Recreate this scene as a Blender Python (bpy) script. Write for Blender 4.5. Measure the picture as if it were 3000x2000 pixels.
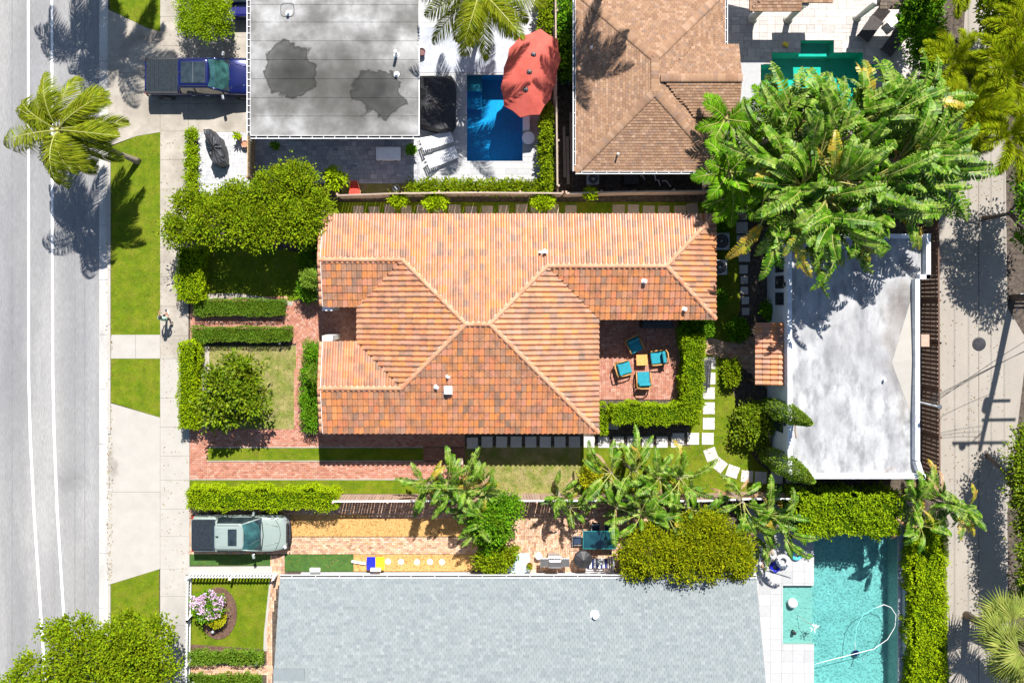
import bpy, bmesh, math, random
import numpy as np
from mathutils import Vector, Matrix

SC = bpy.context.scene
C = SC.collection
for _o in list(bpy.data.objects):
    bpy.data.objects.remove(_o)
R = random.Random(11)
rng = np.random.default_rng(11)
PI = math.pi

# ---- measured set-up: camera 50 m above the ground, 55 photo pixels to the metre on the ground
S, NX, NY, H = 55.0, 1400.0, 880.0, 50.0
def W(px, py, z=0.0):
    k = (1 - z / H) / S
    return Vector(((px - NX) * k, -(py - NY) * k, z))
def WX(px, z=0.0): return (px - NX) * (1 - z / H) / S
def WY(py, z=0.0): return -(py - NY) * (1 - z / H) / S

# ---- camera
cam = bpy.data.cameras.new('camera'); camo = bpy.data.objects.new('camera', cam); C.objects.link(camo)
camo.location = (0, 0, H); camo.rotation_euler = (0, 0, 0)
cam.sensor_width = 36.0; cam.lens = 36.0 * H / (3000 / S)
cam.shift_x = (1500 - NX) / 3000.0; cam.shift_y = -(1000 - NY) / 3000.0
cam.clip_start = 1.0; cam.clip_end = 600.0
SC.camera = camo

# ---- sky and sun
SUN = Vector((0.16, 0.72, 1.0))
world = bpy.data.worlds.new("World"); SC.world = world; world.use_nodes = True
_nt = world.node_tree
_bg = _nt.nodes['Background']
_sky = _nt.nodes.new('ShaderNodeTexSky'); _sky.sky_type = 'NISHITA'; _sky.sun_disc = False
_sky.sun_elevation = math.atan2(1.0, math.hypot(SUN.x, SUN.y)); _sky.sun_rotation = math.atan2(SUN.x, SUN.y)
_sky.air_density = 1.0; _sky.dust_density = 0.6; _sky.ozone_density = 1.5
_nt.links.new(_sky.outputs[0], _bg.inputs[0]); _bg.inputs[1].default_value = 0.07
sun = bpy.data.lights.new('sun', 'SUN'); suno = bpy.data.objects.new('sun', sun); C.objects.link(suno)
sun.energy = 5.0; sun.angle = math.radians(0.5); sun.color = (1.0, 0.955, 0.90)
suno.rotation_euler = SUN.to_track_quat('Z', 'Y').to_euler(); suno.location = (8, 40, 60)
SC.view_settings.view_transform = 'Standard'; SC.view_settings.look = 'None'
SC.view_settings.exposure = 0.9; SC.view_settings.gamma = 1.0
SC.view_settings.use_curve_mapping = False
SC.render.engine = 'CYCLES'
SC.cycles.max_bounces = 8; SC.cycles.transparent_max_bounces = 12

# ------------------------------------------------------------------ materials
def _n(nt, t, **kw):
    n = nt.nodes.new(t)
    for k, v in kw.items(): setattr(n, k, v)
    return n
_MATS = {}
def mat(name, cols, rough=0.8, nscale=3.0, namt=0.25, isl=False, grain=0.0, gscale=60.0, bump=0.0, bscale=40.0,
        metal=0.0, transl=0.0, spec=0.5, coat=0.0, stain=None, sscale=0.6, samt=0.0, stretch=None, emis=None):
    """procedural surface: colours (by piece or by slow noise), fine grain, wear stains, bump"""
    if name in _MATS: return _MATS[name]
    m = bpy.data.materials.new(name); m.use_nodes = True; _MATS[name] = m
    nt = m.node_tree; L = nt.links.new; b = nt.nodes['Principled BSDF']; out = nt.nodes['Material Output']
    if not isinstance(cols, list): cols = [cols]
    geo = _n(nt, 'ShaderNodeNewGeometry')
    pos = geo.outputs['Position']
    if stretch:
        mp = _n(nt, 'ShaderNodeMapping'); mp.inputs['Scale'].default_value = stretch; L(pos, mp.inputs['Vector']); pos = mp.outputs[0]
    def noise(sc, det=3, rgh=0.55):
        n = _n(nt, 'ShaderNodeTexNoise'); n.inputs['Scale'].default_value = sc; n.inputs['Detail'].default_value = det
        n.inputs['Roughness'].default_value = rgh; L(pos, n.inputs['Vector']); return n.outputs['Fac']
    ramp = _n(nt, 'ShaderNodeValToRGB'); cr = ramp.color_ramp
    k = len(cols)
    if isl:
        oi = _n(nt, 'ShaderNodeObjectInfo')
        ad = _n(nt, 'ShaderNodeMath', operation='ADD'); L(geo.outputs['Random Per Island'], ad.inputs[0]); L(oi.outputs['Random'], ad.inputs[1])
        fr = _n(nt, 'ShaderNodeMath', operation='FRACT'); L(ad.outputs[0], fr.inputs[0]); L(fr.outputs[0], ramp.inputs[0])
        lo, hi = 0.0, 1.0
    else:
        L(noise(nscale), ramp.inputs[0]); lo, hi = 0.36, 0.64
    while len(cr.elements) < k: cr.elements.new(0.5)
    for i, c in enumerate(cols):
        cr.elements[i].position = lo + (hi - lo) * (i / (k - 1) if k > 1 else 0.5)
    for i, c in enumerate(cols): cr.elements[i].color = (*c, 1)
    if k == 1: cr.elements[0].color = (*cols[0], 1); cr.elements[-1].color = (*cols[0], 1)
    col = ramp.outputs[0]
    def mul(col, fac, a):
        mr = _n(nt, 'ShaderNodeMapRange'); mr.inputs['From Min'].default_value = 0.3; mr.inputs['From Max'].default_value = 0.7
        mr.inputs['To Min'].default_value = 1 - a; mr.inputs['To Max'].default_value = 1 + a; L(fac, mr.inputs['Value'])
        mx = _n(nt, 'ShaderNodeVectorMath', operation='SCALE'); L(col, mx.inputs[0]); L(mr.outputs[0], mx.inputs['Scale']); return mx.outputs[0]
    if namt: col = mul(col, noise(nscale * 1.7 + 0.13, 5), namt)
    if grain: col = mul(col, noise(gscale, 2), grain)
    if stain:
        mr = _n(nt, 'ShaderNodeMapRange'); L(noise(sscale, 6, 0.65), mr.inputs['Value'])
        mr.inputs['From Min'].default_value = 0.47; mr.inputs['From Max'].default_value = 0.66
        mr.inputs['To Max'].default_value = samt
        mx = _n(nt, 'ShaderNodeMix', data_type='RGBA'); L(mr.outputs[0], mx.inputs[0]); L(col, mx.inputs[6])
        mx.inputs[7].default_value = (*stain, 1); col = mx.outputs[2]
    L(col, b.inputs['Base Color'])
    b.inputs['Roughness'].default_value = rough; b.inputs['Metallic'].default_value = metal
    b.inputs['Specular IOR Level'].default_value = spec; b.inputs['Coat Weight'].default_value = coat
    b.inputs['Coat Roughness'].default_value = 0.06
    if bump:
        bp = _n(nt, 'ShaderNodeBump'); bp.inputs['Strength'].default_value = bump; bp.inputs['Distance'].default_value = 0.02
        L(noise(bscale, 4), bp.inputs['Height']); L(bp.outputs[0], b.inputs['Normal'])
    if transl:
        tr = _n(nt, 'ShaderNodeBsdfTranslucent'); ms = _n(nt, 'ShaderNodeMixShader'); ms.inputs[0].default_value = transl
        br = _n(nt, 'ShaderNodeVectorMath', operation='MULTIPLY'); L(col, br.inputs[0]); br.inputs[1].default_value = (1.5, 1.5, 0.6)
        L(br.outputs[0], tr.inputs[0]); L(b.outputs[0], ms.inputs[1]); L(tr.outputs[0], ms.inputs[2]); L(ms.outputs[0], out.inputs[0])
    return m

def water_mat(name, tint, ripple=6.0, strength=0.25, gloss=0.5):
    m = bpy.data.materials.new(name); m.use_nodes = True; _MATS[name] = m
    nt = m.node_tree; L = nt.links.new; nt.nodes.remove(nt.nodes['Principled BSDF']); out = nt.nodes['Material Output']
    tr = _n(nt, 'ShaderNodeBsdfTransparent'); tr.inputs[0].default_value = (*tint, 1)
    gl = _n(nt, 'ShaderNodeBsdfGlossy'); gl.inputs['Roughness'].default_value = 0.07
    fr = _n(nt, 'ShaderNodeFresnel'); fr.inputs['IOR'].default_value = 1.33
    geo = _n(nt, 'ShaderNodeNewGeometry'); ns = _n(nt, 'ShaderNodeTexNoise'); ns.inputs['Scale'].default_value = ripple
    ns.inputs['Detail'].default_value = 4; L(geo.outputs['Position'], ns.inputs['Vector'])
    bp = _n(nt, 'ShaderNodeBump'); bp.inputs['Strength'].default_value = strength; bp.inputs['Distance'].default_value = 0.1; L(ns.outputs['Fac'], bp.inputs['Height'])
    L(bp.outputs[0], gl.inputs['Normal']); L(bp.outputs[0], fr.inputs['Normal'])
    ms = _n(nt, 'ShaderNodeMixShader'); L(fr.outputs[0], ms.inputs[0]); L(tr.outputs[0], ms.inputs[1]); L(gl.outputs[0], ms.inputs[2])
    L(ms.outputs[0], out.inputs[0]); return m

# ------------------------------------------------------------------ objects
def tag(o, label=None, cat=None, group=None, kind=None):
    if label: o['label'] = label
    if cat: o['category'] = cat
    if group: o['group'] = group
    if kind: o['kind'] = kind
    return o
def thing(name, label, cat, loc=(0, 0, 0), rot=0.0, group=None, kind=None):
    o = bpy.data.objects.new(name, None); C.objects.link(o); o.location = loc; o.rotation_euler = (0, 0, rot)
    o.empty_display_size = 0.3
    return tag(o, label, cat, group, kind)
def link(name, me, parent=None, mw=None):
    o = bpy.data.objects.new(name, me); C.objects.link(o)
    if parent is not None: o.parent = parent
    if mw is not None: o.matrix_basis = mw
    return o
def copy_tree(o, parent=None):
    c = o.copy(); C.objects.link(c); c.parent = parent
    for ch in o.children: copy_tree(ch, c)
    return c

class MB:
    def __init__(s): s.v = []; s.f = []; s.m = []
    def add(s, vs, fs, mi=0):
        n = len(s.v); s.v += [tuple(x) for x in vs]; s.f += [tuple(i + n for i in f) for f in fs]; s.m += [mi] * len(fs); return s
    def hexa(s, p, mi=0):
        return s.add(p, [(3, 2, 1, 0), (4, 5, 6, 7), (0, 1, 5, 4), (1, 2, 6, 5), (2, 3, 7, 6), (3, 0, 4, 7)], mi)
    def box(s, x0, x1, y0, y1, z0, z1, mi=0):
        if x0 > x1: x0, x1 = x1, x0
        if y0 > y1: y0, y1 = y1, y0
        return s.hexa([(x0, y0, z0), (x1, y0, z0), (x1, y1, z0), (x0, y1, z0), (x0, y0, z1), (x1, y0, z1), (x1, y1, z1), (x0, y1, z1)], mi)
    def rbox(s, c, size, rot=(0, 0, 0), mi=0):
        M = Matrix.Translation(c) @ Matrix.Rotation(rot[2], 4, 'Z') @ Matrix.Rotation(rot[1], 4, 'Y') @ Matrix.Rotation(rot[0], 4, 'X')
        a, b, d = size[0] / 2, size[1] / 2, size[2] / 2
        return s.hexa([M @ Vector(q) for q in [(-a, -b, -d), (a, -b, -d), (a, b, -d), (-a, b, -d), (-a, -b, d), (a, -b, d), (a, b, d), (-a, b, d)]], mi)
    def beam(s, p, q, w, h=None, mi=0, up=(0, 0, 1)):
        p, q = Vector(p), Vector(q); h = h or w; d = (q - p).normalized(); u = Vector(up)
        if abs(d.dot(u)) > 0.98: u = Vector((1, 0, 0))
        sd = d.cross(u).normalized() * (w / 2); uu = sd.cross(d).normalized() * (h / 2)
        return s.hexa([p - sd - uu, q - sd - uu, q + sd - uu, p + sd - uu, p - sd + uu, q - sd + uu, q + sd + uu, p + sd + uu], mi)
    def tube(s, pts, r, n=8, mi=0, cap=True):
        pts = [Vector(p) for p in pts]; rs = r if isinstance(r, (list, tuple)) else [r] * len(pts); vs = []; fs = []
        for i, p in enumerate(pts):
            d = (pts[min(i + 1, len(pts) - 1)] - pts[max(i - 1, 0)]).normalized()
            u = Vector((0, 0, 1)) if abs(d.z) < 0.95 else Vector((1, 0, 0))
            a = d.cross(u).normalized(); b = d.cross(a)
            for k in range(n):
                t = 2 * PI * k / n; vs.append(p + (a * math.cos(t) + b * math.sin(t)) * rs[i])
        for i in range(len(pts) - 1):
            for k in range(n):
                k2 = (k + 1) % n; fs.append((i * n + k, i * n + k2, (i + 1) * n + k2, (i + 1) * n + k))
        if cap: fs += [tuple(range(n - 1, -1, -1)), tuple((len(pts) - 1) * n + k for k in range(n))]
        return s.add(vs, fs, mi)
    def prism(s, poly, z0, z1, mi=0, mside=None):
        n = len(poly)
        a = sum(poly[i][0] * poly[(i + 1) % n][1] - poly[(i + 1) % n][0] * poly[i][1] for i in range(n))
        if a < 0: poly = poly[::-1]
        z0s = z0 if isinstance(z0, (list, tuple)) else [z0] * n; z1s = z1 if isinstance(z1, (list, tuple)) else [z1] * n
        vs = [(p[0], p[1], z0s[i]) for i, p in enumerate(poly)] + [(p[0], p[1], z1s[i]) for i, p in enumerate(poly)]
        s.add(vs, [tuple(range(n - 1, -1, -1)), tuple(range(n, 2 * n))] + [(i, (i + 1) % n, n + (i + 1) % n, n + i) for i in range(n)], mi)
        if mside is not None:
            for k in range(n): s.m[-1 - k] = mside
        return s
    def lathe(s, prof, c=(0, 0, 0), n=16, mi=0, sx=1, sy=1):
        vs = []; fs = []
        for r, z in prof:
            for k in range(n):
                t = 2 * PI * k / n; vs.append((c[0] + r * sx * math.cos(t), c[1] + r * sy * math.sin(t), c[2] + z))
        for i in range(len(prof) - 1):
            for k in range(n):
                k2 = (k + 1) % n; fs.append((i * n + k, i * n + k2, (i + 1) * n + k2, (i + 1) * n + k))
        fs += [tuple(range(n - 1, -1, -1)), tuple((len(prof) - 1) * n + k for k in range(n))]
        return s.add(vs, fs, mi)
    def loft(s, rings, mi=0, closed=False, cap=False):
        n = len(rings[0]); vs = [p for r in rings for p in r]; fs = []
        for i in range(len(rings) - 1):
            for k in range(n if closed else n - 1):
                k2 = (k + 1) % n; fs.append((i * n + k, i * n + k2, (i + 1) * n + k2, (i + 1) * n + k))
        if cap: fs += [tuple(range(n - 1, -1, -1)), tuple((len(rings) - 1) * n + k for k in range(n))]
        return s.add(vs, fs, mi)
    def mesh(s, name, mats, smooth=False):
        me = bpy.data.meshes.new(name); me.from_pydata(s.v, [], s.f); me.update()
        for m in (mats if isinstance(mats, (list, tuple)) else [mats]): me.materials.append(m)
        me.polygons.foreach_set('material_index', s.m)
        if smooth: me.polygons.foreach_set('use_smooth', [True] * len(me.polygons))
        return me
    def build(s, name, mats, parent=None, smooth=False, bevel=0.0, **kw):
        o = link(name, s.mesh(name, mats, smooth), parent)
        if bevel:
            b = o.modifiers.new('bevel', 'BEVEL'); b.width = bevel; b.segments = 2; b.limit_method = 'ANGLE'; b.angle_limit = 0.7
        return tag(o, **kw)

def arr_mesh(name, V, F, mats, mi=None, smooth=False):
    """V (n,3) float, F (m,k) int -> mesh, fast"""
    me = bpy.data.meshes.new(name); V = np.asarray(V, np.float32); F = np.asarray(F, np.int32); k = F.shape[1]
    me.vertices.add(len(V)); me.vertices.foreach_set('co', V.ravel())
    me.loops.add(F.size); me.loops.foreach_set('vertex_index', F.ravel())
    me.polygons.add(len(F)); me.polygons.foreach_set('loop_start', np.arange(0, F.size, k, dtype=np.int32))
    if mi is not None: me.polygons.foreach_set('material_index', np.asarray(mi, np.int32))
    me.polygons.foreach_set('use_smooth', np.full(len(F), bool(smooth)))
    for m in (mats if isinstance(mats, (list, tuple)) else [mats]): me.materials.append(m)
    me.update(calc_edges=True); return me
def nrm(a): return a / (np.linalg.norm(a, axis=-1, keepdims=True) + 1e-9)
def in_poly(x, y, poly):
    c = False; n = len(poly); j = n - 1
    for i in range(n):
        xi, yi, xj, yj = poly[i][0], poly[i][1], poly[j][0], poly[j][1]
        if (yi > y) != (yj > y) and x < (xj - xi) * (y - yi) / (yj - yi) + xi: c = not c
        j = i
    return c
def P2(pts, z=0.0): return [(WX(a, z), WY(b, z)) for a, b in pts]
def rectp(x0, y0, x1, y1): return [(x0, y0), (x1, y0), (x1, y1), (x0, y1)]
# ------------------------------------------------------------------ palette
m_asphalt = mat('asphalt', [(.215, .215, .22), (.275, .272, .265)], .92, .5, .10, grain=.16, gscale=28, bump=.3, bscale=60, stain=(.15, .15, .155), sscale=.7, samt=.35, stretch=(1, .12, 1))
m_alley = mat('alley_concrete', [(.27, .243, .207), (.325, .295, .252)], .9, .5, .08, grain=.09, gscale=30, bump=.2, stain=(.19, .17, .15), sscale=.5, samt=.35, stretch=(1, .4, 1))
m_conc = mat('concrete_slab', [(.30, .272, .228), (.37, .338, .288)], .88, .8, .06, grain=.06, gscale=40, bump=.15, stain=(.19, .165, .14), sscale=1.1, samt=.5)
m_concw = mat('pale_concrete_slab', [(.345, .327, .295), (.39, .371, .338)], .88, .8, .05, grain=.05, gscale=40, bump=.15, stain=(.28, .255, .22), sscale=.8, samt=.45)
m_gutter = mat('gutter_concrete', [(.36, .35, .33), (.5, .48, .45)], .9, 1.2, .1, grain=.1, gscale=30, stretch=(1, .2, 1))
m_joint = mat('joint_dirt', [(.07, .055, .045), (.11, .09, .07)], .95, 4)
m_paint = mat('road_paint', [(.74, .74, .73), (.82, .82, .81)], .7, 3, .06, grain=.08)
m_soil = mat('soil_mulch', [(.045, .034, .026), (.10, .078, .058)], .95, 5, .3, grain=.4, gscale=34, bump=.6, bscale=30)
m_mulch = mat('brown_mulch', [(.085, .045, .03), (.14, .08, .055)], .95, 8, .3, grain=.45, gscale=40, bump=.6)
m_grass = mat('lawn_grass', [(.085, .135, .004), (.135, .17, .006)], .9, 1.3, .18, grain=.33, gscale=24, bump=.8, bscale=22, stain=(.15, .15, .02), sscale=1.3, samt=.45, spec=.1)
m_dry = mat('dry_lawn', [(.115, .15, .012), (.24, .21, .07)], .9, 1.6, .2, grain=.35, gscale=24, bump=.8, bscale=22, stain=(.30, .22, .12), sscale=1.1, samt=.55)
m_turf = mat('deep_green_turf', [(.028, .085, .010), (.045, .11, .012)], .9, 3, .15, grain=.3, gscale=26, bump=.6)
m_blade = mat('grass_blade', [(.07, .13, .006), (.13, .19, .010), (.10, .14, .006), (.19, .20, .03)], .8, isl=True, namt=.15, transl=.25)
m_gravel = mat('yellow_gravel', [(.40, .215, .06), (.50, .30, .11), (.31, .15, .035)], .9, 9, .15, grain=.4, gscale=34, bump=.8, bscale=30)
m_brick = mat('paving_brick', [(.36, .14, .085), (.42, .20, .13), (.37, .15, .105), (.48, .27, .20), (.29, .105, .065), (.43, .22, .155)], .85, isl=True, namt=.12, nscale=2, grain=.1, bump=.15)
m_brick2 = mat('tan_paving_brick', [(.50, .28, .16), (.56, .36, .24), (.30, .17, .11), (.62, .42, .30), (.46, .23, .12)], .85, isl=True, namt=.12, nscale=2, grain=.1, bump=.15)
m_brickd = mat('dark_paving_brick', [(.26, .11, .075), (.32, .15, .10), (.20, .085, .06), (.38, .20, .14)], .85, isl=True, namt=.12, nscale=2, grain=.1)
m_stone = mat('shaded_stone_paver', [(.26, .27, .30), (.36, .37, .40), (.30, .31, .34), (.46, .46, .47), (.22, .23, .26)], .8, isl=True, namt=.1, grain=.1)  # light grey pavers with the flat roof's shade put into the colour
m_stonel = mat('light_stone_paver', [(.40, .41, .42), (.46, .46, .47), (.34, .35, .37), (.50, .50, .50)], .8, isl=True, namt=.1, grain=.08)
m_trav = mat('travertine_paver', [(.40, .36, .33), (.50, .46, .42), (.36, .33, .31), (.46, .41, .38)], .7, isl=True, namt=.12, grain=.1)
m_white_deck = mat('white_deck_paver', [(.37, .375, .38), (.41, .41, .41), (.34, .347, .352)], .75, isl=True, namt=.05, grain=.03)
m_step = mat('stepping_slab', [(.45, .43, .40), (.50, .48, .45), (.41, .39, .36)], .85, isl=True, namt=.08, nscale=4, grain=.06, bump=.1)
m_stepold = mat('weathered_slab', [(.30, .24, .17), (.38, .31, .23), (.25, .21, .17)], .9, isl=True, namt=.15, nscale=4, grain=.1, bump=.1)
m_tile = mat('clay_roof_tile', [(.50, .18, .05), (.33, .185, .12), (.52, .215, .08), (.28, .165, .11), (.50, .165, .065), (.42, .20, .13), (.50, .185, .05), (.23, .14, .095), (.53, .20, .06), (.33, .16, .10), (.50, .19, .07)],
             .40, isl=True, namt=.06, nscale=1.5, grain=.05, gscale=50, stain=(.13, .085, .06), sscale=2.2, samt=.6, stretch=(1, .7, 1))
m_cap = mat('ridge_clay', [(.46, .21, .11), (.50, .26, .15), (.44, .18, .09)], .7, isl=True, namt=.1, bump=.1)
m_mortar = mat('ridge_mortar', [(.62, .56, .50), (.72, .68, .63)], .9, 5, .1)
m_underlay = mat('roof_underlay', [(.14, .075, .05), (.18, .10, .07)], .9, 5)
m_shingle = mat('brown_shingle', [(.25, .145, .083), (.30, .18, .105), (.20, .112, .066), (.34, .215, .14), (.24, .13, .072), (.22, .142, .10)], .9, isl=True, namt=.1, grain=.14, gscale=50, bump=.2)
m_shg = mat('grey_shingle', [(.19, .218, .224), (.212, .24, .244), (.168, .197, .207), (.235, .26, .264)], .9, isl=True, namt=.06, grain=.1, gscale=50, bump=.2)
m_roofg = None
m_wall = mat('cream_stucco', [(.62, .58, .50), (.68, .64, .56)], .9, 1, .05, grain=.05, bump=.2)
m_wallg = mat('grey_stucco', [(.55, .56, .58), (.62, .63, .65)], .9, 1, .05, grain=.05, bump=.2)
m_white = mat('white_paint', [(.76, .76, .75), (.82, .82, .81)], .5, 2, .05)
m_whitep = mat('white_plastic', [(.74, .75, .76), (.80, .81, .82)], .4, 3, .04)
m_dark = mat('dark_metal', [(.025, .026, .03), (.05, .05, .055)], .45, 6, .2, metal=.3)
m_black = mat('black_plastic', [(.012, .012, .014), (.025, .025, .028)], .5, 6, .2)
m_metal = mat('brushed_steel', [(.45, .46, .47), (.56, .57, .58)], .3, 8, .08, metal=.9)
m_grey = mat('grey_metal', [(.32, .33, .35), (.42, .43, .45)], .45, 5, .1, metal=.4)
m_glass = mat('dark_window_glass', [(.012, .02, .025), (.03, .045, .05)], .06, 2, .2, spec=.9, coat=.6)
m_wood = mat('weathered_board', [(.30, .23, .18), (.40, .32, .25)], .85, isl=True, namt=.2, nscale=6, grain=.15, stretch=(.4, 3, 1))
m_woodb = mat('brown_fence_board', [(.085, .045, .03), (.14, .08, .05), (.11, .06, .04)], .8, isl=True, namt=.25, nscale=6, grain=.15)
m_woodt = mat('tan_fence_board', [(.34, .22, .17), (.42, .28, .21), (.38, .27, .22)], .85, isl=True, namt=.15, nscale=6, grain=.12)
m_woody = mat('yellowed_plank', [(.30, .20, .10), (.40, .28, .15)], .85, 6, .2)
m_bark = mat('bark', [(.11, .085, .065), (.20, .16, .125)], .95, 8, .25, bump=.6)
m_barkp = mat('palm_trunk_bark', [(.20, .16, .13), (.30, .25, .20)], .95, 8, .25, bump=.6)
def leafm(name, cols, tr=.26, rough=.75, namt=.30): return mat(name, cols, rough, isl=True, namt=namt, stain=tuple(c * .9 + d for c, d in zip(cols[0], (.06, .015, .0))), sscale=1.5, samt=.5, nscale=1.3, transl=tr * .5, spec=.08)
m_hedge = leafm('hedge_leaf', [(0.1800, 0.2970, 0.0036), (0.2520, 0.3780, 0.0045), (0.1170, 0.2070, 0.0036), (0.3060, 0.4140, 0.0090), (0.0720, 0.1350, 0.0027)])
m_hedge2 = leafm('clipped_border_leaf', [(.09, .18, .015), (.15, .26, .02), (.07, .14, .012), (.20, .31, .03)])
m_lime = leafm('lime_hedge_leaf', [(0.2322, 0.3612, 0.0026), (0.3096, 0.4300, 0.0034), (0.1548, 0.2580, 0.0026), (0.3612, 0.4472, 0.0069), (0.1118, 0.1892, 0.0026)])
m_tree = leafm('tree_leaf', [(0.0880, 0.1672, 0.0026), (0.1496, 0.2464, 0.0035), (0.2376, 0.3344, 0.0053), (0.0396, 0.0792, 0.0018), (0.2728, 0.3168, 0.0062), (0.0616, 0.1232, 0.0026)])
m_mag = leafm('glossy_dark_leaf', [(.05, .10, .004), (.10, .18, .006), (.20, .29, .010), (.025, .055, .003), (.28, .34, .02)], .2, .35)
m_yel = leafm('yellow_green_leaf', [(0.1425, 0.1875, 0.0015), (0.2400, 0.2850, 0.0023), (0.3300, 0.3225, 0.0037), (0.0600, 0.1050, 0.0023), (0.1875, 0.2250, 0.0030), (0.0375, 0.0675, 0.0015)])
m_gold = leafm('golden_leaf', [(.42, .42, .01), (.36, .40, .01), (.5, .42, .01), (.18, .26, .01)])
m_cyp = leafm('cypress_leaf', [(.14, .25, .02), (.22, .34, .035), (.09, .17, .014), (.28, .40, .05)])
m_shade = leafm('shrub_leaf', [(.035, .12, .004), (.06, .18, .005), (.12, .27, .008), (.17, .33, .008)])
m_palm = leafm('coconut_leaflet', [(0.1050, 0.1575, 0.0045), (0.1800, 0.2250, 0.0060), (0.2700, 0.3000, 0.0150), (0.0525, 0.0825, 0.0030), (0.1350, 0.1725, 0.0060)], .3)
m_foxt = leafm('foxtail_leaflet', [(0.1368, 0.2160, 0.0022), (0.2160, 0.3024, 0.0029), (0.3024, 0.3600, 0.0043), (0.0792, 0.1296, 0.0022), (0.3600, 0.3312, 0.0058)], .3)
m_areca = leafm('areca_leaflet', [(.06, .18, .005), (.10, .26, .007), (.17, .35, .009), (.035, .10, .004)], .3)
m_fan = leafm('fan_palm_segment', [(.18, .23, .04), (.25, .30, .06), (.13, .18, .03), (.34, .35, .09)], .25)
m_rach = mat('palm_midrib', [(.28, .30, .06), (.34, .33, .10)], .5, 5, .1)
m_bop = mat('bird_of_paradise_leaf', [(0.0352, 0.1056, 0.0018), (0.0572, 0.1496, 0.0026), (0.0968, 0.2112, 0.0053), (0.2112, 0.2992, 0.0440), (0.0194, 0.0616, 0.0018), (0.0704, 0.1672, 0.0026)], .5, isl=False, nscale=1.6, namt=.3, transl=.08, spec=.25)
m_bopy = mat('yellowing_leaf', [(.10, .19, .015), (.42, .34, .02), (.34, .22, .03)], .45, nscale=2.2, namt=.2, transl=.25)
m_bopb = mat('dry_brown_leaf', [(.30, .17, .07), (.46, .32, .20)], .7, nscale=3, namt=.3, transl=.2)
m_flow = leafm('pink_blossom', [(.62, .40, .62), (.70, .55, .68), (.55, .32, .55)], .2, .7)
m_redfl = leafm('red_blossom', [(.7, .03, .04), (.8, .08, .08)], .2, .7)
m_terra = mat('terracotta', [(.40, .17, .10), (.46, .22, .14)], .8, 6, .1)

# ------------------------------------------------------------------ flat ground sheets
def sheet(name, pts, m, z, kind='structure', label=None, parent=None, thick=0.0):
    """flat sheet from photo-pixel outline; thick > 0 gives real edges"""
    mb = MB(); poly = P2(pts)
    if thick: mb.prism(poly, z - thick, z, 0)
    else:
        n = len(poly); a = sum(poly[i][0] * poly[(i + 1) % n][1] - poly[(i + 1) % n][0] * poly[i][1] for i in range(n))
        if a < 0: poly = poly[::-1]
        mb.add([(x, y, z) for x, y in poly], [tuple(range(n))])
    o = mb.build(name, m, parent)
    if kind and parent is None: o['kind'] = kind
    if label: o['label'] = label
    return o

def lawn(pts, m=m_grass, label='mown green grass lawn', z=0.035, dens=170, name='lawn'):
    o = sheet(name, pts, m, z, thick=.035, label=label)
    LAWNS.append((P2(pts), dens)); return o
LAWNS = []

def clip_rect(x, y, w, h, box):
    x0, x1 = max(x - w / 2, box[0]), min(x + w / 2, box[2]); y0, y1 = max(y - h / 2, box[1]), min(y + h / 2, box[3])
    if x1 - x0 < .25 * w or y1 - y0 < .25 * h: return None
    return ((x0 + x1) / 2, (y0 + y1) / 2, x1 - x0, y1 - y0)

def pattern(kind, box, bw, bh, gap, rr):
    x0, y0, x1, y1 = box; out = []
    if kind == 'running':           # courses along x
        r = 0; y = y0 + bh / 2
        while y < y1:
            x = x0 + (bw / 2 if r % 2 else 0)
            while x < x1 + bw / 2: out.append((x, y, bw, bh)); x += bw
            y += bh; r += 1
    elif kind == 'stack':
        y = y0 + bh / 2
        while y < y1:
            x = x0 + bw / 2
            while x < x1: out.append((x, y, bw, bh)); x += bw
            y += bh
    elif kind == 'basket':          # pairs, alternately turned
        s = bw; j = 0; y = y0
        while y < y1:
            i = 0; x = x0
            while x < x1:
                if (i + j) % 2:
                    out += [(x + s / 2, y + s / 4, s, s / 2), (x + s / 2, y + 3 * s / 4, s, s / 2)]
                else:
                    out += [(x + s / 4, y + s / 2, s / 2, s), (x + 3 * s / 4, y + s / 2, s / 2, s)]
                x += s; i += 1
            y += s; j += 1
    elif kind == 'ashlar':          # mixed rectangles in rows, as in tumbled paving
        u = bh; y = y0
        while y < y1:
            x = x0
            while x < x1:
                t = rr.random()
                if t < .45: out.append((x + u / 2, y + u / 2, u, u)); x += u
                elif t < .75: out.append((x + .75 * u, y + u / 2, 1.5 * u, u)); x += 1.5 * u
                else: out += [(x + u / 2, y + u / 4, u, u / 2), (x + u / 2, y + .75 * u, u, u / 2)]; x += u
            y += u
    return out

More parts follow.
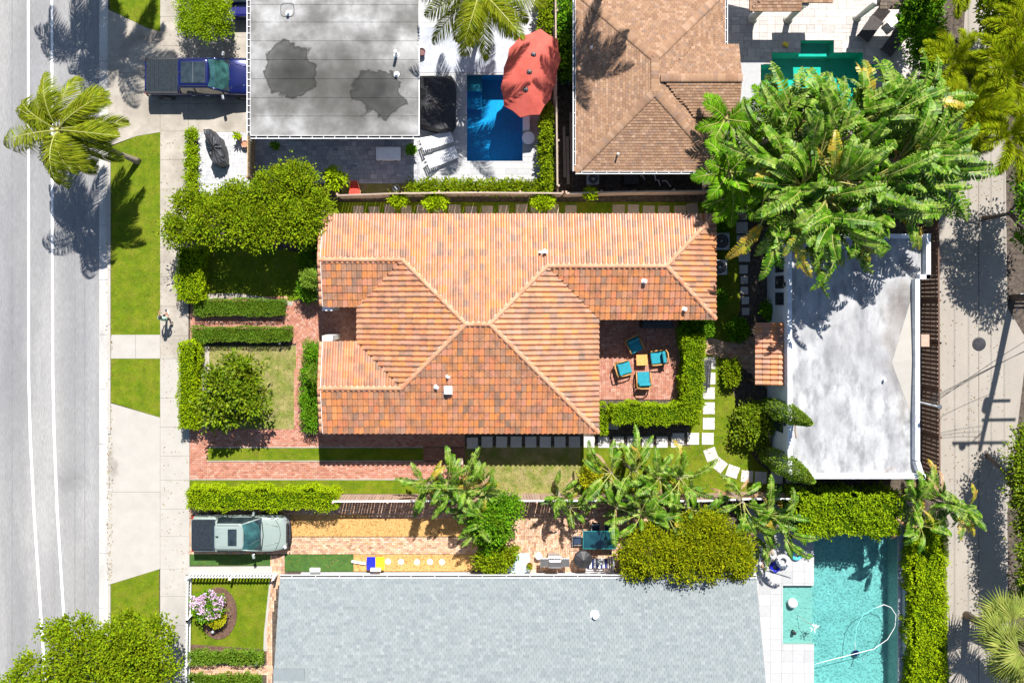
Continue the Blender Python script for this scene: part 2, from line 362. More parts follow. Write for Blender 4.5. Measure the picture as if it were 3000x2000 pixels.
def pave(name, label, pts, m, piece='brick', pat='running', bw=.2, bh=.1, gap=.010, z=.045, base=m_joint, rot=0.0, limit=300, order=None, holes=(), rect=False, basez=.02):
    """a paved surface: bedding sheet + one object for each of the 300 largest pieces, the rest joined"""
    poly = P2(pts); hw = [P2(h) for h in holes]
    if holes: root = holed(name, (min(p[0] for p in pts), min(p[1] for p in pts), max(p[0] for p in pts), max(p[1] for p in pts)), holes, base, basez, label)
    else: root = sheet(name, pts, base, basez, label=label)
    cx = sum(p[0] for p in poly) / len(poly); cy = sum(p[1] for p in poly) / len(poly); ca, sa = math.cos(rot), math.sin(rot)
    loc = [((x - cx) * ca + (y - cy) * sa, -(x - cx) * sa + (y - cy) * ca) for x, y in poly]
    box = (min(p[0] for p in loc), min(p[1] for p in loc), max(p[0] for p in loc), max(p[1] for p in loc))
    cells = []; rr = random.Random(hash(label) % 1000 if False else len(label))
    for c in pattern(pat, box, bw, bh, gap, rr):
        c = clip_rect(*c, box)
        if c is None: continue
        wx, wy = cx + c[0] * ca - c[1] * sa, cy + c[0] * sa + c[1] * ca
        if not rect and not in_poly(wx, wy, poly): continue
        parts = [(wx - c[2] / 2, wy - c[3] / 2, wx + c[2] / 2, wy + c[3] / 2)]
        for h in hw:
            hx0, hy0, hx1, hy1 = h[0][0], h[2][1], h[2][0], h[0][1]; nxt = []
            for (a0, b0, a1, b1) in parts:
                if a1 <= hx0 or a0 >= hx1 or b1 <= hy0 or b0 >= hy1: nxt.append((a0, b0, a1, b1)); continue
                if a0 < hx0: nxt.append((a0, b0, hx0, b1))
                if a1 > hx1: nxt.append((hx1, b0, a1, b1))
                if b0 < hy0: nxt.append((max(a0, hx0), b0, min(a1, hx1), hy0))
                if b1 > hy1: nxt.append((max(a0, hx0), hy1, min(a1, hx1), b1))
            parts = nxt
        for (a0, b0, a1, b1) in parts:
            if a1 - a0 > .04 and b1 - b0 > .04: cells.append(((a0 + a1) / 2, (b0 + b1) / 2, a1 - a0 - gap, b1 - b0 - gap))
    cells.sort(key=lambda c: (c[0] - order[0]) ** 2 + (c[1] - order[1]) ** 2 if order else c[0] ** 2 + c[1] ** 2)
    ub = MB().box(-.5, .5, -.5, .5, -.5, 0); ub.f = ub.f[1:]; ub.m = ub.m[1:]
    me = ub.mesh(piece, m)
    t = z - basez + .02
    for (x, y, w, h) in cells[:limit]:
        M = Matrix.Translation((x, y, z + rr.uniform(-.003, .003))) @ Matrix.Rotation(rot, 4, 'Z') @ Matrix.Diagonal((w, h, t * 2, 1))
        link(piece, me, root, M)
    rest = cells[limit:]
    if rest:
        base_v = np.array([(-.5, -.5, -1), (.5, -.5, -1), (.5, .5, -1), (-.5, .5, -1), (-.5, -.5, 0), (.5, -.5, 0), (.5, .5, 0), (-.5, .5, 0)], np.float32)
        fs = np.array([(4, 5, 6, 7), (0, 1, 5, 4), (1, 2, 6, 5), (2, 3, 7, 6), (3, 0, 4, 7)], np.int32)
        V = []; F = []
        for i, (x, y, w, h) in enumerate(rest):
            b = base_v.copy(); bx = b[:, 0] * w; by = b[:, 1] * h
            b[:, 0] = x + bx * ca - by * sa; b[:, 1] = y + bx * sa + by * ca; b[:, 2] = z + b[:, 2] * t + rr.uniform(-.003, .003)
            V.append(b); F.append(fs + 8 * i)
        o = link(piece + 's_laid_beyond', arr_mesh(piece, np.concatenate(V), np.concatenate(F), m), root); o['kind'] = 'stuff'
    return root

def slabs(name, label, items, m, th=.05, z=.05, piece='slab', kind='structure', jit=0):
    """items: list of photo-pixel polygons; each one a slab object"""
    root = thing(name, label, None, (0, 0, 0)); 
    if kind: root['kind'] = kind
    for k, it in enumerate(items):
        poly = P2(it); cx = sum(p[0] for p in poly) / len(poly); cy = sum(p[1] for p in poly) / len(poly)
        poly = [(x + (cx - x) / max(1e-3, math.hypot(cx - x, cy - y)) * .008, y + (cy - y) / max(1e-3, math.hypot(cx - x, cy - y)) * .008) for x, y in poly]
        MB().prism(poly, z - th, z + R.uniform(-jit, jit)).build(piece, m, root)
    return root

# ------------------------------------------------------------------ the setting
HOLES = [rectp(1368, 220, 1531, 472), rectp(2384, 1500, 2630, 2056), rectp(2293, 1714, 2384, 1886), rectp(2345, 119, 2442, 156), rectp(2261, 155, 2528, 190), rectp(2228, 189, 2566, 320)]
def holed(name, box, holes, m, z, label=None, kind='structure', parent=None):
    xs = sorted({box[0], box[2]} | {p[0] for h in holes for p in h if box[0] < p[0] < box[2]})
    ys = sorted({box[1], box[3]} | {p[1] for h in holes for p in h if box[1] < p[1] < box[3]})
    mb = MB()
    for a, b in zip(xs, xs[1:]):
        for c, d in zip(ys, ys[1:]):
            mx, my = (a + b) / 2, (c + d) / 2
            if any(h[0][0] < mx < h[2][0] and h[0][1] < my < h[2][1] for h in holes): continue
            mb.add([(WX(a), WY(d), z), (WX(b), WY(d), z), (WX(b), WY(c), z), (WX(a), WY(c), z)], [(0, 1, 2, 3)])
    return tag(mb.build(name, m, parent), label, kind=kind)
holed('ground', (-6000, -5000, 9000, 6500), HOLES, m_soil, 0.0)
road = sheet('road', rectp(-3000, -4000, 291, 6000), m_asphalt, .006)
def stripe(pts, w):
    mb = MB(); P = [W(*p) for p in pts]
    for a, b in zip(P, P[1:]):
        mb.hexa([(a.x - w / 2, a.y, .004), (b.x - w / 2, b.y, .004), (b.x + w / 2, b.y, .004), (a.x + w / 2, a.y, .004), (a.x - w / 2, a.y, .010), (b.x - w / 2, b.y, .010), (b.x + w / 2, b.y, .010), (a.x + w / 2, a.y, .010)])
    mb.build('lane_line', m_paint, road)
stripe([(83, -900), (83, 0), (84, 600), (84, 1100), (89, 1280), (100, 1500), (123, 1850), (140, 2100), (180, 2700)], .13)
stripe([(152, -900), (152, 0), (153, 600), (155, 1100), (159, 1280), (168, 1500), (190, 1850), (206, 2100), (245, 2700)], .125)
slabs('gutter', 'concrete gutter strip along the road edge', [rectp(291, y, 317, y + 160) for y in range(-460, 2600, 160)], m_gutter, .03, .022)
slabs('kerb', 'low concrete kerb between gutter and grass verge', [rectp(317, y, 326, y + 160) for y in list(range(470, 1180, 160)) + list(range(1712, 2600, 160)) + [-160]], m_concw, .12, .12)
lawn([(322, -200), (470, -200), (470, 94), (430, 82), (322, 28)], label='grass verge in the top corner beside the sidewalk')
lawn([(326, 430), (400, 400), (470, 388), (470, 980), (326, 980)], label='long grass verge between kerb and sidewalk')
lawn([(326, 1050), (470, 1050), (470, 1222), (326, 1178)], label='short grass verge below the crossing path')
lawn([(320, 1712), (467, 1665), (467, 2400), (320, 2400)], label='grass verge beside the bottom tree')
slabs('driveway', 'pale concrete driveway apron below the short verge',
      [[(317, 1178), (470, 1222), (470, 1440), (317, 1440)], [(317, 1440), (470, 1440), (470, 1665), (317, 1712)]], m_concw)
slabs('driveway', 'concrete driveway under the blue pickup',
      [[(317, 28), (430, 82), (470, 94), (470, 215), (317, 215)], [(317, 215), (470, 215), (470, 388), (400, 400), (317, 430)], rectp(553, 110, 640, 305), rectp(640, 110, 760, 305), rectp(553, 305, 760, 388), rectp(553, -60, 760, 110)], m_conc)
slabs('path', 'concrete path crossing the verge', [rectp(326, 980, 398, 1050), rectp(398, 980, 470, 1050)], m_concw)
slabs('sidewalk', 'concrete sidewalk in square slabs', [rectp(470, y, 553, y2) for y, y2 in zip([-200, -120, -35, 50, 135, 220, 305, 385, 469, 555, 640, 725, 811, 897, 983], [-120, -35, 50, 135, 220, 305, 385, 469, 555, 640, 725, 811, 897, 983, 1050])], m_conc)
slabs('sidewalk', 'paler lower stretch of concrete sidewalk', [rectp(470, y, 556, y2) for y, y2 in zip([1050, 1165, 1250, 1335, 1405, 1490, 1570, 1665, 1745, 1830, 1915, 2000, 2085, 2170], [1165, 1250, 1335, 1405, 1490, 1570, 1665, 1745, 1830, 1915, 2000, 2085, 2170, 2260])], m_concw)
for x_ in (219, 248, 35):
    MB().box(WX(x_), WX(x_ + 1.4), WY(2500), WY(-500), .006, .009).build('road_seam', mat('seam_tar', [(.13, .13, .135), (.19, .19, .19)], .9, 3), road)
# neighbour at the top left
pave('patio', 'light square paver patio beside the driveway', rectp(580, 388, 742, 575), m_stonel, 'paver', 'ashlar', .22, .22, .008, rect=True)
pave('patio', 'grey stone paver patio in the shade of the flat roof', rectp(742, 330, 1232, 538), m_stone, 'paver', 'ashlar', .25, .25, .01, rect=True)
pave('pool_deck', 'white paver pool deck around the blue pool', rectp(1225, -120, 1600, 545), m_white_deck, 'paver', 'running', .62, .31, .008, rect=True, base=m_grey, holes=HOLES[:1])
sheet('gravel_bed', rectp(1000, 536, 1590, 566), m_dry, .03, label='dry planted strip along the fence')
# front garden
lawn([(600, 700), (885, 740), (885, 872), (850, 884), (790, 882), (690, 862), (600, 858)], m_grass, 'shaded front lawn under the hedge trees')
pave('path', 'brick garden walk between the two low box hedges', [(558, 868), (842, 868), (842, 1000), (558, 1000)], m_brick, 'brick', 'running', .2, .1, rect=True)
pave('path', 'herringbone brick landing before the porch', [(842, 884), (1062, 884), (1062, 1003), (842, 1003)], m_brick, 'brick', 'basket', .2, .1, rot=PI / 4)
lawn([(612, 1012), (868, 1012), (870, 1100), (862, 1256), (600, 1256), (560, 1256), (560, 1010)], m_dry, 'sunny front lawn around the magnolia')
slabs('garden_kerb', 'short concrete kerb left of the sunny front lawn', [rectp(594, 1010, 614, 1100), rectp(590, 1100, 606, 1180), rectp(592, 1180, 612, 1256)], m_conc, .05, .055)
slabs('garden_kerb', 'wavy concrete edging above the box hedge', [[(600, 862), (690, 858), (790, 872), (860, 884), (858, 896), (780, 886), (690, 872), (600, 876)]], m_conc, .05, .06)
pave('path', 'brick side path beside the foundation shrubs', [(866, 1003), (905, 1003), (900, 1256), (862, 1256)], m_brick, 'brick', 'stack', .1, .2)
pave('driveway', 'brick wheel track near the house', [(556, 1256), (1240, 1256), (1362, 1256), (1362, 1310), (606, 1310), (606, 1402), (556, 1402)], m_brick, 'brick', 'running', .2, .1, order=(-12, -7))
pave('driveway', 'brick wheel track near the property line', [(606, 1350), (1362, 1350), (1362, 1402), (606, 1402)], m_brick, 'brick', 'running', .2, .1, order=(-12, -9))
pave('driveway', 'brick end of the wheel tracks by the gate', rectp(1240, 1311, 1362, 1349), m_brickd, 'brick', 'running', .2, .1)
lawn(rectp(606, 1312, 1240, 1348), m_grass, 'grass median between the brick wheel tracks')
lawn([(545, 1403), (1362, 1403), (1362, 1445), (545, 1445)], m_grass, 'narrow grass strip along the lower hedge')
slabs('garden_edging', 'thin concrete edging lines along the wheel tracks', [rectp(606, 1308, 1240, 1311), rectp(606, 1348, 1240, 1351), rectp(556, 1402, 1240, 1405)], m_conc, .05, .06)
# back garden
lawn([(1362, 1306), (1700, 1306), (1700, 1445), (1362, 1445)], m_dry, 'dry lawn south of the roofed house')
lawn([(1700, 1306), (2020, 1306), (2020, 1200), (2060, 1159), (2152, 1159), (2168, 1250), (2185, 1300), (2215, 1350), (2250, 1380), (2250, 1445), (1700, 1445)], m_grass, 'curved back lawn around the stepping stones')
lawn([(2095, 640), (2160, 640), (2168, 900), (2140, 1000), (2135, 1100), (2150, 1157), (2060, 1157), (2060, 940), (2095, 934)], m_grass, 'narrow lawn between house and garage')
lawn(rectp(960, 592, 2060, 640), m_grass, 'shaded grass strip behind the top fence', dens=90)
pave('patio', 'red brick patio with the teal chairs', rectp(1740, 925, 1998, 1170), m_brick, 'brick', 'basket', .2, .1, rect=True)
pave('path', 'curving brick path to the garage door', [(2060, 988), (2130, 1000), (2250, 975), (2250, 1140), (2150, 1055), (2062, 1034)], m_brick2, 'brick', 'running', .2, .1, rot=-.25)
def sq(cx, cy, s, a=0.0, sy=None):
    sy = sy or s; ca, sa = math.cos(math.radians(a)), math.sin(math.radians(a))
    return [(cx + u * ca - v * sa, cy + u * sa + v * ca) for u, v in ((-s / 2, -sy / 2), (s / 2, -sy / 2), (s / 2, sy / 2), (-s / 2, sy / 2))]
st = [sq(1384 + 42.7 * i, 1294 if i else 1297, 33, R.uniform(-2, 2)) for i in range(0, 15)]
slabs('stepping_stones', 'row of square stepping slabs along the lower side of the house', st, m_step, .05, .055, 'stone', jit=.006)
st = [sq(1987, 1285, 35), sq(2030, 1284, 35), sq(2073, 1284, 35, 1), sq(2076, 1240, 35), sq(2076, 1195, 35), sq(2076, 1151, 35), sq(2078, 1108, 35), sq(2078, 1063, 35), sq(2082, 1330, 36, -20), sq(2107, 1361, 36, 38), sq(2146, 1380, 35, 19),
      sq(2188, 1394, 35, 4), sq(2228, 1398, 35, 3), sq(2275, 1398, 35, 2), sq(2318, 1398, 33), sq(1795, 1240, 34, 2)]
slabs('stepping_stones', 'sunlit stepping slabs curving through the back lawn', st, m_step, .05, .055, 'stone', jit=.006)
st = [sq(2173, 667, 34), sq(2175, 707, 36), sq(2180, 750, 34, 1), sq(2178, 789, 25), sq(2180, 820, 22), sq(2180, 851, 22), sq(2183, 880, 22), sq(2184, 912, 22), sq(2170, 628, 34), sq(2216, 625, 34)]
slabs('stepping_stones', 'shaded stepping slabs between house and garage', st, m_step, .05, .055, 'stone', jit=.006)
st = [sq(x, 618 + R.uniform(-3, 3), R.uniform(30, 36)) for x in (1050, 1096, 1142, 1190, 1237, 1286, 1332, 1380, 1428, 1475, 1528, 1572, 1620, 1672, 1812, 1855, 1900, 1944, 1992)] + [sq(2028, 612, 33, -8)]
slabs('stepping_stones', 'weathered stepping slabs behind the top fence', st, m_stepold, .05, .055, 'stone', jit=.006)
# neighbour at the bottom left
pave('driveway', 'tan brick driveway under the pale pickup', [(556, 1466), (1405, 1466), (1405, 1520), (1080, 1520), (1080, 1505), (850, 1505), (850, 1622), (556, 1622)], m_brick2, 'brick', 'running', .2, .1, order=(-8, -13))
sheet('gravel_bed', rectp(851, 1506, 1404, 1570), m_gravel, .035, label='yellow gravel panel in the tan brick driveway')
pave('driveway', 'tan brick course below the yellow gravel', rectp(851, 1571, 1404, 1622), m_brick2, 'brick', 'running', .2, .1, rect=True)
sheet('gravel_bed', rectp(1036, 1623, 1404, 1672), m_gravel, .035, label='yellow gravel strip along the grey roof')
lawn(rectp(556, 1623, 793, 1655), m_turf, 'dark green turf strip under the pale pickup', dens=120)
lawn(rectp(835, 1623, 1035, 1672), m_turf, 'dark green turf strip beside the grey roof', dens=120)
pave('path', 'brick walk into the picket fenced garden', [(794, 1623), (834, 1623), (834, 1676), (812, 1720), (800, 1800), (800, 2010), (780, 2010), (782, 1900), (776, 1850), (790, 1740), (794, 1690)], m_brick2, 'brick', 'stack', .1, .2)
lawn([(556, 1680), (800, 1680), (790, 1740), (776, 1850), (782, 1905), (556, 1895)], m_grass, 'picket fenced front lawn')
slabs('garden_edging', 'white edging of the picket fenced lawn', [[(790, 1700), (796, 1700), (782, 1850), (784, 1905), (772, 1905), (774, 1850)]], m_concw, .05, .06)
slabs('ledge', 'white concrete ledge before the picket fence', [[(552, 1658), (800, 1656), (800, 1676), (545, 1680)]], m_concw, .12, .14)
sheet('mulch_bed', [(556, 1885), (785, 1900), (775, 1925), (556, 1910)], m_mulch, .04, label='brown mulch strip in the picket fenced garden')
pave('path', 'brick walk below the clipped front hedge', rectp(548, 1945, 800, 1975), m_brick2, 'brick', 'running', .2, .1, rect=True)
lawn(rectp(556, 1975, 770, 2200), m_turf, 'planted bed at the bottom edge', dens=60)
pave('patio', 'shaded brick patio with the glass dining table', rectp(1405, 1466, 1905, 1690), m_brick2, 'brick', 'basket', .2, .1, rect=True)
# bottom right pool terrace
pave('pool_deck', 'bright white tile deck around the turquoise pool', [(2190, 1475), (2690, 1475), (2690, 2300), (2190, 2300)], m_white_deck, 'paver', 'stack', .6, .6, .008, base=m_grey, holes=HOLES[1:3], order=(15, -15))
# top right pool terrace
pave('pool_deck', 'travertine pool terrace behind the brown roof', rectp(2120, -200, 2700, 420), m_trav, 'paver', 'ashlar', .42, .42, .01, holes=HOLES[3:], order=(17, 14))
sheet('pool_deck', [(2165, 178), (2236, 178), (2236, 190), (2226, 190), (2226, 330), (2165, 330)], m_white_deck, .05, label='sunlit pale landing left of the green pool', thick=.06)
# alley
sheet('alley', [(2745, 400), (2945, 400), (2950, 900), (3010, 1000), (2950, 1500), (2960, 2400), (2780, 2400), (2775, 1900), (2768, 1500), (2745, 1400)], m_alley, .03, label='pale concrete alley')
sheet('alley', [(2850, -300), (2935, -300), (2935, 399), (2800, 399)], m_alley, .03, label='upper end of the concrete alley under the palms')
MB().box(WX(2866), WX(2867.5), WY(2000), WY(500), .031, .035).build('alley_joint', m_joint, kind='structure')
# ------------------------------------------------------------------ roofs
def roof_plane(root, pname, o3, ux, uy, vx, vy, slope, lo, hi, mt, pu, pv, kind, jig=0.0, deck=True, limit=0, mesh=None, seed=1):
    """one roof plane. point(u, v) = o3 + u*U + v*V (horizontal metres), height +slope*v.
    lo / hi: polylines [(u, v)...] giving the lower and upper edge. returns cells for the pieces"""
    lu, lv = zip(*lo); hu, hv = zip(*hi); cs = math.sqrt(1 + slope * slope)
    def P(u, v, d=0.0):
        return Vector((o3[0] + u * ux + v * vx - d * slope / cs * vx, o3[1] + u * uy + v * vy - d * slope / cs * vy, o3[2] + slope * v + d / cs))
    if deck:
        us = sorted(set(lu) | set(hu)); mb = MB(); flip = (ux * vy - uy * vx) < 0
        for a, b in zip(us, us[1:]):
            q = [P(a, np.interp(a, lu, lv), -.02), P(b, np.interp(b, lu, lv), -.02), P(b, np.interp(b, hu, hv), -.02), P(a, np.interp(a, hu, hv), -.02)]
            if flip: q = q[::-1]
            mb.add(q + [p - Vector((0, 0, .12)) for p in q], [(0, 1, 2, 3), (7, 6, 5, 4), (0, 4, 5, 1), (1, 5, 6, 2), (2, 6, 7, 3), (3, 7, 4, 0)])
        mb.build('roof_deck', m_underlay, root)
    rr = random.Random(seed); cells = []
    u0, u1 = min(lu), max(lu); pvh = pv / cs; n = max(1, round((u1 - u0) / pu)); pu = (u1 - u0) / n
    vmax = max(hv)
    if kind == 'barrel':
        for i in range(n):
            uc = u0 + (i + .5) * pu; a = float(np.interp(uc, lu, lv)); b = float(np.interp(uc, hu, hv))
            if b - a < .05: continue
            k = int(a / pvh)
            while k * pvh < b:
                s, e = max(a, k * pvh), min(b, (k + 1) * pvh)
                if e - s > .03: cells.append((uc, s, e, pu, s == k * pvh and e < b))
                k += 1
    else:
        k = 0
        while k * pvh < vmax:
            off = (k % 2) * pu / 2 + rr.uniform(-.03, .03); i = -1
            while u0 + i * pu + off < u1:
                a0, a1 = max(u0, u0 + i * pu + off), min(u1, u0 + (i + 1) * pu + off); i += 1
                if a1 - a0 < .03: continue
                uc = (a0 + a1) / 2; a = float(np.interp(uc, lu, lv)); b = float(np.interp(uc, hu, hv))
                s, e = max(a, k * pvh), min(b, (k + 1) * pvh)
                if e - s > .02: cells.append((uc, s, e, a1 - a0, True))
            k += 1
    return P, cells, cs

def barrel_profile(w, n=7):
    """one S-tile across: a high round roll and a flat-bottomed pan"""
    r = []
    for i in range(n):
        t = i / (n - 1)
        if t < .64: a = t / .64; r.append((t - .5, .075 * math.sin(PI * a)))
        else: a = (t - .64) / .36; r.append((t - .5, -.012 * math.sin(PI * a)))
    return [(x * w, z) for x, z in r]
_SP = [(-.50, .0), (-.43, .036), (-.32, .060), (-.17, .070), (-.02, .060), (.09, .034), (.16, .002), (.33, -.008), (.50, 0.0)]
def roof_tiles(root, planes, mt, limit=300, pu=.262, pv=.375, kind='barrel', pname='roof_tile', seed=3):
    allc = []
    for pl in planes:
        P, cells, cs = roof_plane(root, pname, *pl, mt, pu, pv, kind, seed=seed)
        flip = (pl[1] * pl[4] - pl[2] * pl[3]) < 0
        for c in cells: allc.append((P, c, cs, flip))
    def key(t):
        p = t[0](t[1][0], t[1][1]); return p.x * p.x + p.y * p.y
    full = [t for t in allc if t[1][4] and t[1][2] - t[1][1] > .997 * pv / t[2] and t[1][3] > .99 * pu * .97]; full.sort(key=key)
    chosen = set(id(t) for t in full[:limit]); V = []; F = []; nv = 0
    rr = random.Random(seed)
    def shape(P, c, cs, flip):
        uc, s, e, w, _ = c; vs = []
        j = rr.uniform(-.006, .006)
        if kind == 'barrel':
            ov = min(.03, s)     # the lower end rides over the course below
            for (v, lift, sc) in ((s - .02, .034, 1.0), (e + .01, .0, .92)):
                for (x, z) in _SP: vs.append(P(uc + x * w * (sc if abs(x) < .45 else 1), v, z * sc + lift + .012 + j * .5))
            n = len(_SP); vs += vs[:n]
            for (x, z) in _SP: vs.append(P(uc + x * w, s - .02, z - .022))
            fs = [(k, k + 1, n + k + 1, n + k) for k in range(n - 1)] + [(3 * n + k, 3 * n + k + 1, 2 * n + k + 1, 2 * n + k) for k in range(n - 1)]
        else:
            g = .004; th = .024 + j
            vs = [P(uc - w / 2 + g, s, th), P(uc + w / 2 - g, s, th), P(uc + w / 2 - g, e, .002), P(uc - w / 2 + g, e, .002), P(uc - w / 2 + g, s, -.02), P(uc + w / 2 - g, s, -.02), P(uc + w / 2 - g, e, -.02), P(uc - w / 2 + g, e, -.02)]
            fs = [(0, 1, 2, 3), (4, 5, 1, 0), (5, 6, 2, 1), (7, 4, 0, 3)]
        if flip: fs = [f[::-1] for f in fs]
        return vs, fs
    for t in allc:
        if id(t) in chosen: continue
        vs, fs = shape(*t); V += [tuple(v) for v in vs]; F += [tuple(i + nv for i in f) for f in fs]; nv += len(vs)
    if F:
        o = link(pname + 's_laid_beyond', arr_mesh(pname, V, F, mt, smooth=(kind == 'barrel')), root); o['kind'] = 'stuff'
    cache = {}
    for t in full[:limit]:
        P, c, cs, flip = t; org = P(c[0], c[1], 0)
        k = (id(P), round(c[3], 4))
        if k not in cache:
            vs, fs = shape(*t); me = bpy.data.meshes.new(pname); me.from_pydata([tuple(v - org) for v in vs], [], fs); me.materials.append(mt)
            if kind == 'barrel': me.polygons.foreach_set('use_smooth', [True] * len(fs))
            cache[k] = me
        link(pname, cache[k], root, Matrix.Translation(org))

def ridge_caps(root, lines, m, r=.12, step=.42, name='ridge_tile', mortar=None, flat=False):
    cache = {}
    for a, b in lines:
        a, b = Vector(a), Vector(b); L = (b - a).length; n = max(1, round(L / step)); d = (b - a) / n; dn = d.normalized()
        sd = dn.cross(Vector((0, 0, 1))).normalized(); up = sd.cross(dn)
        for i in range(n):
            p = a + d * i; mb = MB(); ring = []
            for (t, rad) in ((-.02, r * 1.02), (d.length + .015, r * .95)):
                ring.append([dn * t + sd * (math.cos(PI * k / 6) * rad * (1.35 if flat else 1)) + up * (math.sin(PI * k / 6) * rad * (.30 if flat else 1) - .02) for k in range(7)])
            mb.loft(ring); mb.loft([[q for q in ring[0]], [q - Vector((0, 0, .03)) for q in ring[0]]])
            mb.f = [f[::-1] for f in mb.f]
            key = (round(d.x, 3), round(d.y, 3), round(d.z, 3))
            if key not in cache: cache[key] = mb.mesh(name, m, True)
            link(name, cache[key], root, Matrix.Translation(p))
        if mortar:
            mb = MB(); mb.beam(a + sd * 0 - up * .03, b - up * .03, r * 2.15, .05); mb.build('mortar_bed', mortar, root)

def gutter_run(root, a, b, off, n, name='gutter'):
    """white eaves gutter with straps from a to b, off = outward vector"""
    a, b, off = Vector(a), Vector(b), Vector(off); mb = MB(); w = off.length; dn = off.normalized()
    mb.beam(a + off, b + off, .03, .11); mb.beam(a + dn * .01, b + dn * .01, .015, .11); mb.build(name, m_white, root)
    g = MB(); g.beam(a + off * .5 - Vector((0, 0, .05)), b + off * .5 - Vector((0, 0, .05)), w, .01); g.build('gutter_trough', m_dark, root)
    for i in range(n):
        p = a + (b - a) * ((i + .5) / n); MB().beam(p, p + off, .025, .03, up=(0, 0, 1)).build('strap', m_white, root)

def vent(root, p, r=.06, h=.35, m=None, cap=True, name='vent_pipe'):
    mb = MB(); mb.lathe([(r * 1.9, -.12), (r * 1.9, .03), (r, .05), (r, h), (r * .7, h)], p, 12); mb.build(name, m or m_white, root)

# ---- 1 the tiled house in the middle
ZE, SL = 2.9, 0.28
N_, S_, XW, XE, XG, XR = WY(628, ZE), WY(1267, ZE), WX(1047, ZE), WX(1753, ZE), WX(944, ZE), WX(2096, ZE)
YNW, YSW, YNE = WY(897, ZE), WY(1001, ZE), WY(934, ZE)
ym = (N_ + S_) / 2; hm = (N_ - S_) / 2; h1 = (N_ - YNW) / 2; h2 = (YSW - S_) / 2; h3 = (N_ - YNE) / 2
house = thing('tiled_house', 'house with an orange clay barrel tile roof, hipped centre and wings', 'house', (0, 0, 0))
planes = [
 ((0, N_, ZE), 1, 0, 0, -1, SL, [(XG, 0), (XR, 0)], [(XG, h1), (XW + h1, h1), (XW + hm, hm), (XE - hm, hm), (XE - h3, h3), (XR - h3, h3), (XR, 0)]),
 ((0, S_, ZE), 1, 0, 0, 1, SL, [(XG, 0), (XE, 0)], [(XG, h2), (XW + h2, h2), (XW + hm, hm), (XE - hm, hm), (XE, 0)]),
 ((0, YNW, ZE), 1, 0, 0, 1, SL, [(XG, 0), (XW, 0), (XW + h1, h1)], [(XG, h1), (XW + h1, h1)]),
 ((0, YSW, ZE), 1, 0, 0, -1, SL, [(XG, 0), (XW, 0), (XW + h2, h2)], [(XG, h2), (XW + h2, h2)]),
 ((0, YNE, ZE), 1, 0, 0, 1, SL, [(XE - h3, h3), (XE, 0), (XR, 0)], [(XE - h3, h3), (XR - h3, h3), (XR, 0)]),
 ((XW, 0, ZE), 0, 1, 1, 0, SL, [(S_ + h2, h2), (YSW, 0), (YNW, 0), (N_ - h1, h1)], [(S_ + h2, h2), (ym, hm), (N_ - h1, h1)]),
 ((XE, 0, ZE), 0, 1, -1, 0, SL, [(S_, 0), (YNE, 0), (N_ - h3, h3)], [(S_, 0), (ym, hm), (N_ - h3, h3)]),
 ((XR, 0, ZE), 0, 1, -1, 0, SL, [(YNE, 0), (N_, 0)], [(YNE, 0), (YNE + h3, h3), (N_, 0)]),
]
roof_tiles(house, planes, m_tile)
zr = lambda h: ZE + SL * h + .03
A, B = (XW + hm, ym, zr(hm)), (XE - hm, ym, zr(hm)); C1 = (XW + h1, N_ - h1, zr(h1)); C2 = (XW + h2, S_ + h2, zr(h2)); C3 = (XE - h3, N_ - h3, zr(h3)); C4 = (XR - h3, N_ - h3, zr(h3))
ridge_caps(house, [(A, B), ((XG - .08, C1[1], C1[2]), C1), ((XG - .08, C2[1], C2[2]), C2), (C3, C4), (C1, A), (C2, A), (C3, B), ((XE, S_, zr(0)), B), ((XR, N_, zr(0)), C4), ((XR, YNE, zr(0)), C4)], m_cap, mortar=m_mortar)
mb = MB(); g = .34
mb.prism([(XG + g, N_ - g), (XR - g, N_ - g), (XR - g, YNE + g), (XE - g, YNE + g), (XE - g, S_ + g), (XG + g, S_ + g), (XG + g, YSW - g), (XW + g, YSW - g), (XW + g, YNW + g), (XG + g, YNW + g)][::-1], 0, ZE - .12)
mb.build('wall', m_wall, house)
fa = MB()
for a, b in (((XG, YNW), (XW, YNW)), ((XW, YNW), (XW, YSW)), ((XG, YSW), (XW, YSW)), ((XE, YNE), (XR, YNE)), ((XE, YNE), (XE, S_)), ((XG, S_), (XE, S_)), ((XG, N_), (XR, N_)), ((XR, N_), (XR, YNE))):
    fa.beam((a[0], a[1], ZE - .13), (b[0], b[1], ZE - .13), .03, .16)
fa.build('fascia', m_white, house)
for py in (902, 990):
    MB().box(WX(944, 2.7), WX(974, 2.7), WY(py - 7, 2.7), WY(py + 8, 2.7), 0, 2.72).build('porch_column', m_white, house)
for i in range(12):   # front rake strips of half tiles along the two gable ends
    pass
for yc, h in ((N_ - h1, h1), (S_ + h2, h2)):
    for sgn in (1, -1):
        n = 6
        for k in range(n):
            a = Vector((XG - .07, yc + sgn * h * (1 - k / n), ZE + SL * h * k / n + .02)); b = Vector((XG - .07, yc + sgn * h * (1 - (k + 1) / n), ZE + SL * h * (k + 1) / n + .02))
            MB().tube([a, b + (b - a) * .04], [.095, .085], 8).build('rake_tile', m_cap, house, smooth=True)
        MB().beam((XG + .03, yc + sgn * h, ZE + .09), (XG + .03, yc, ZE + SL * h + .09), .03, .03).build('mortar_bed', m_mortar, house)
MB().box(XW + g - .02, XW + g, WY(985, 2), WY(905, 2), 0, 2.15).build('front_door', m_woodb, house)
def rz(x, y):  # height of the tiled roof
    return ZE + SL * max(0, min(N_ - y, y - S_, x - XW, XE - x)) if XW < x < XE else ZE + SL * max(0, min(N_ - y, y - YNE))
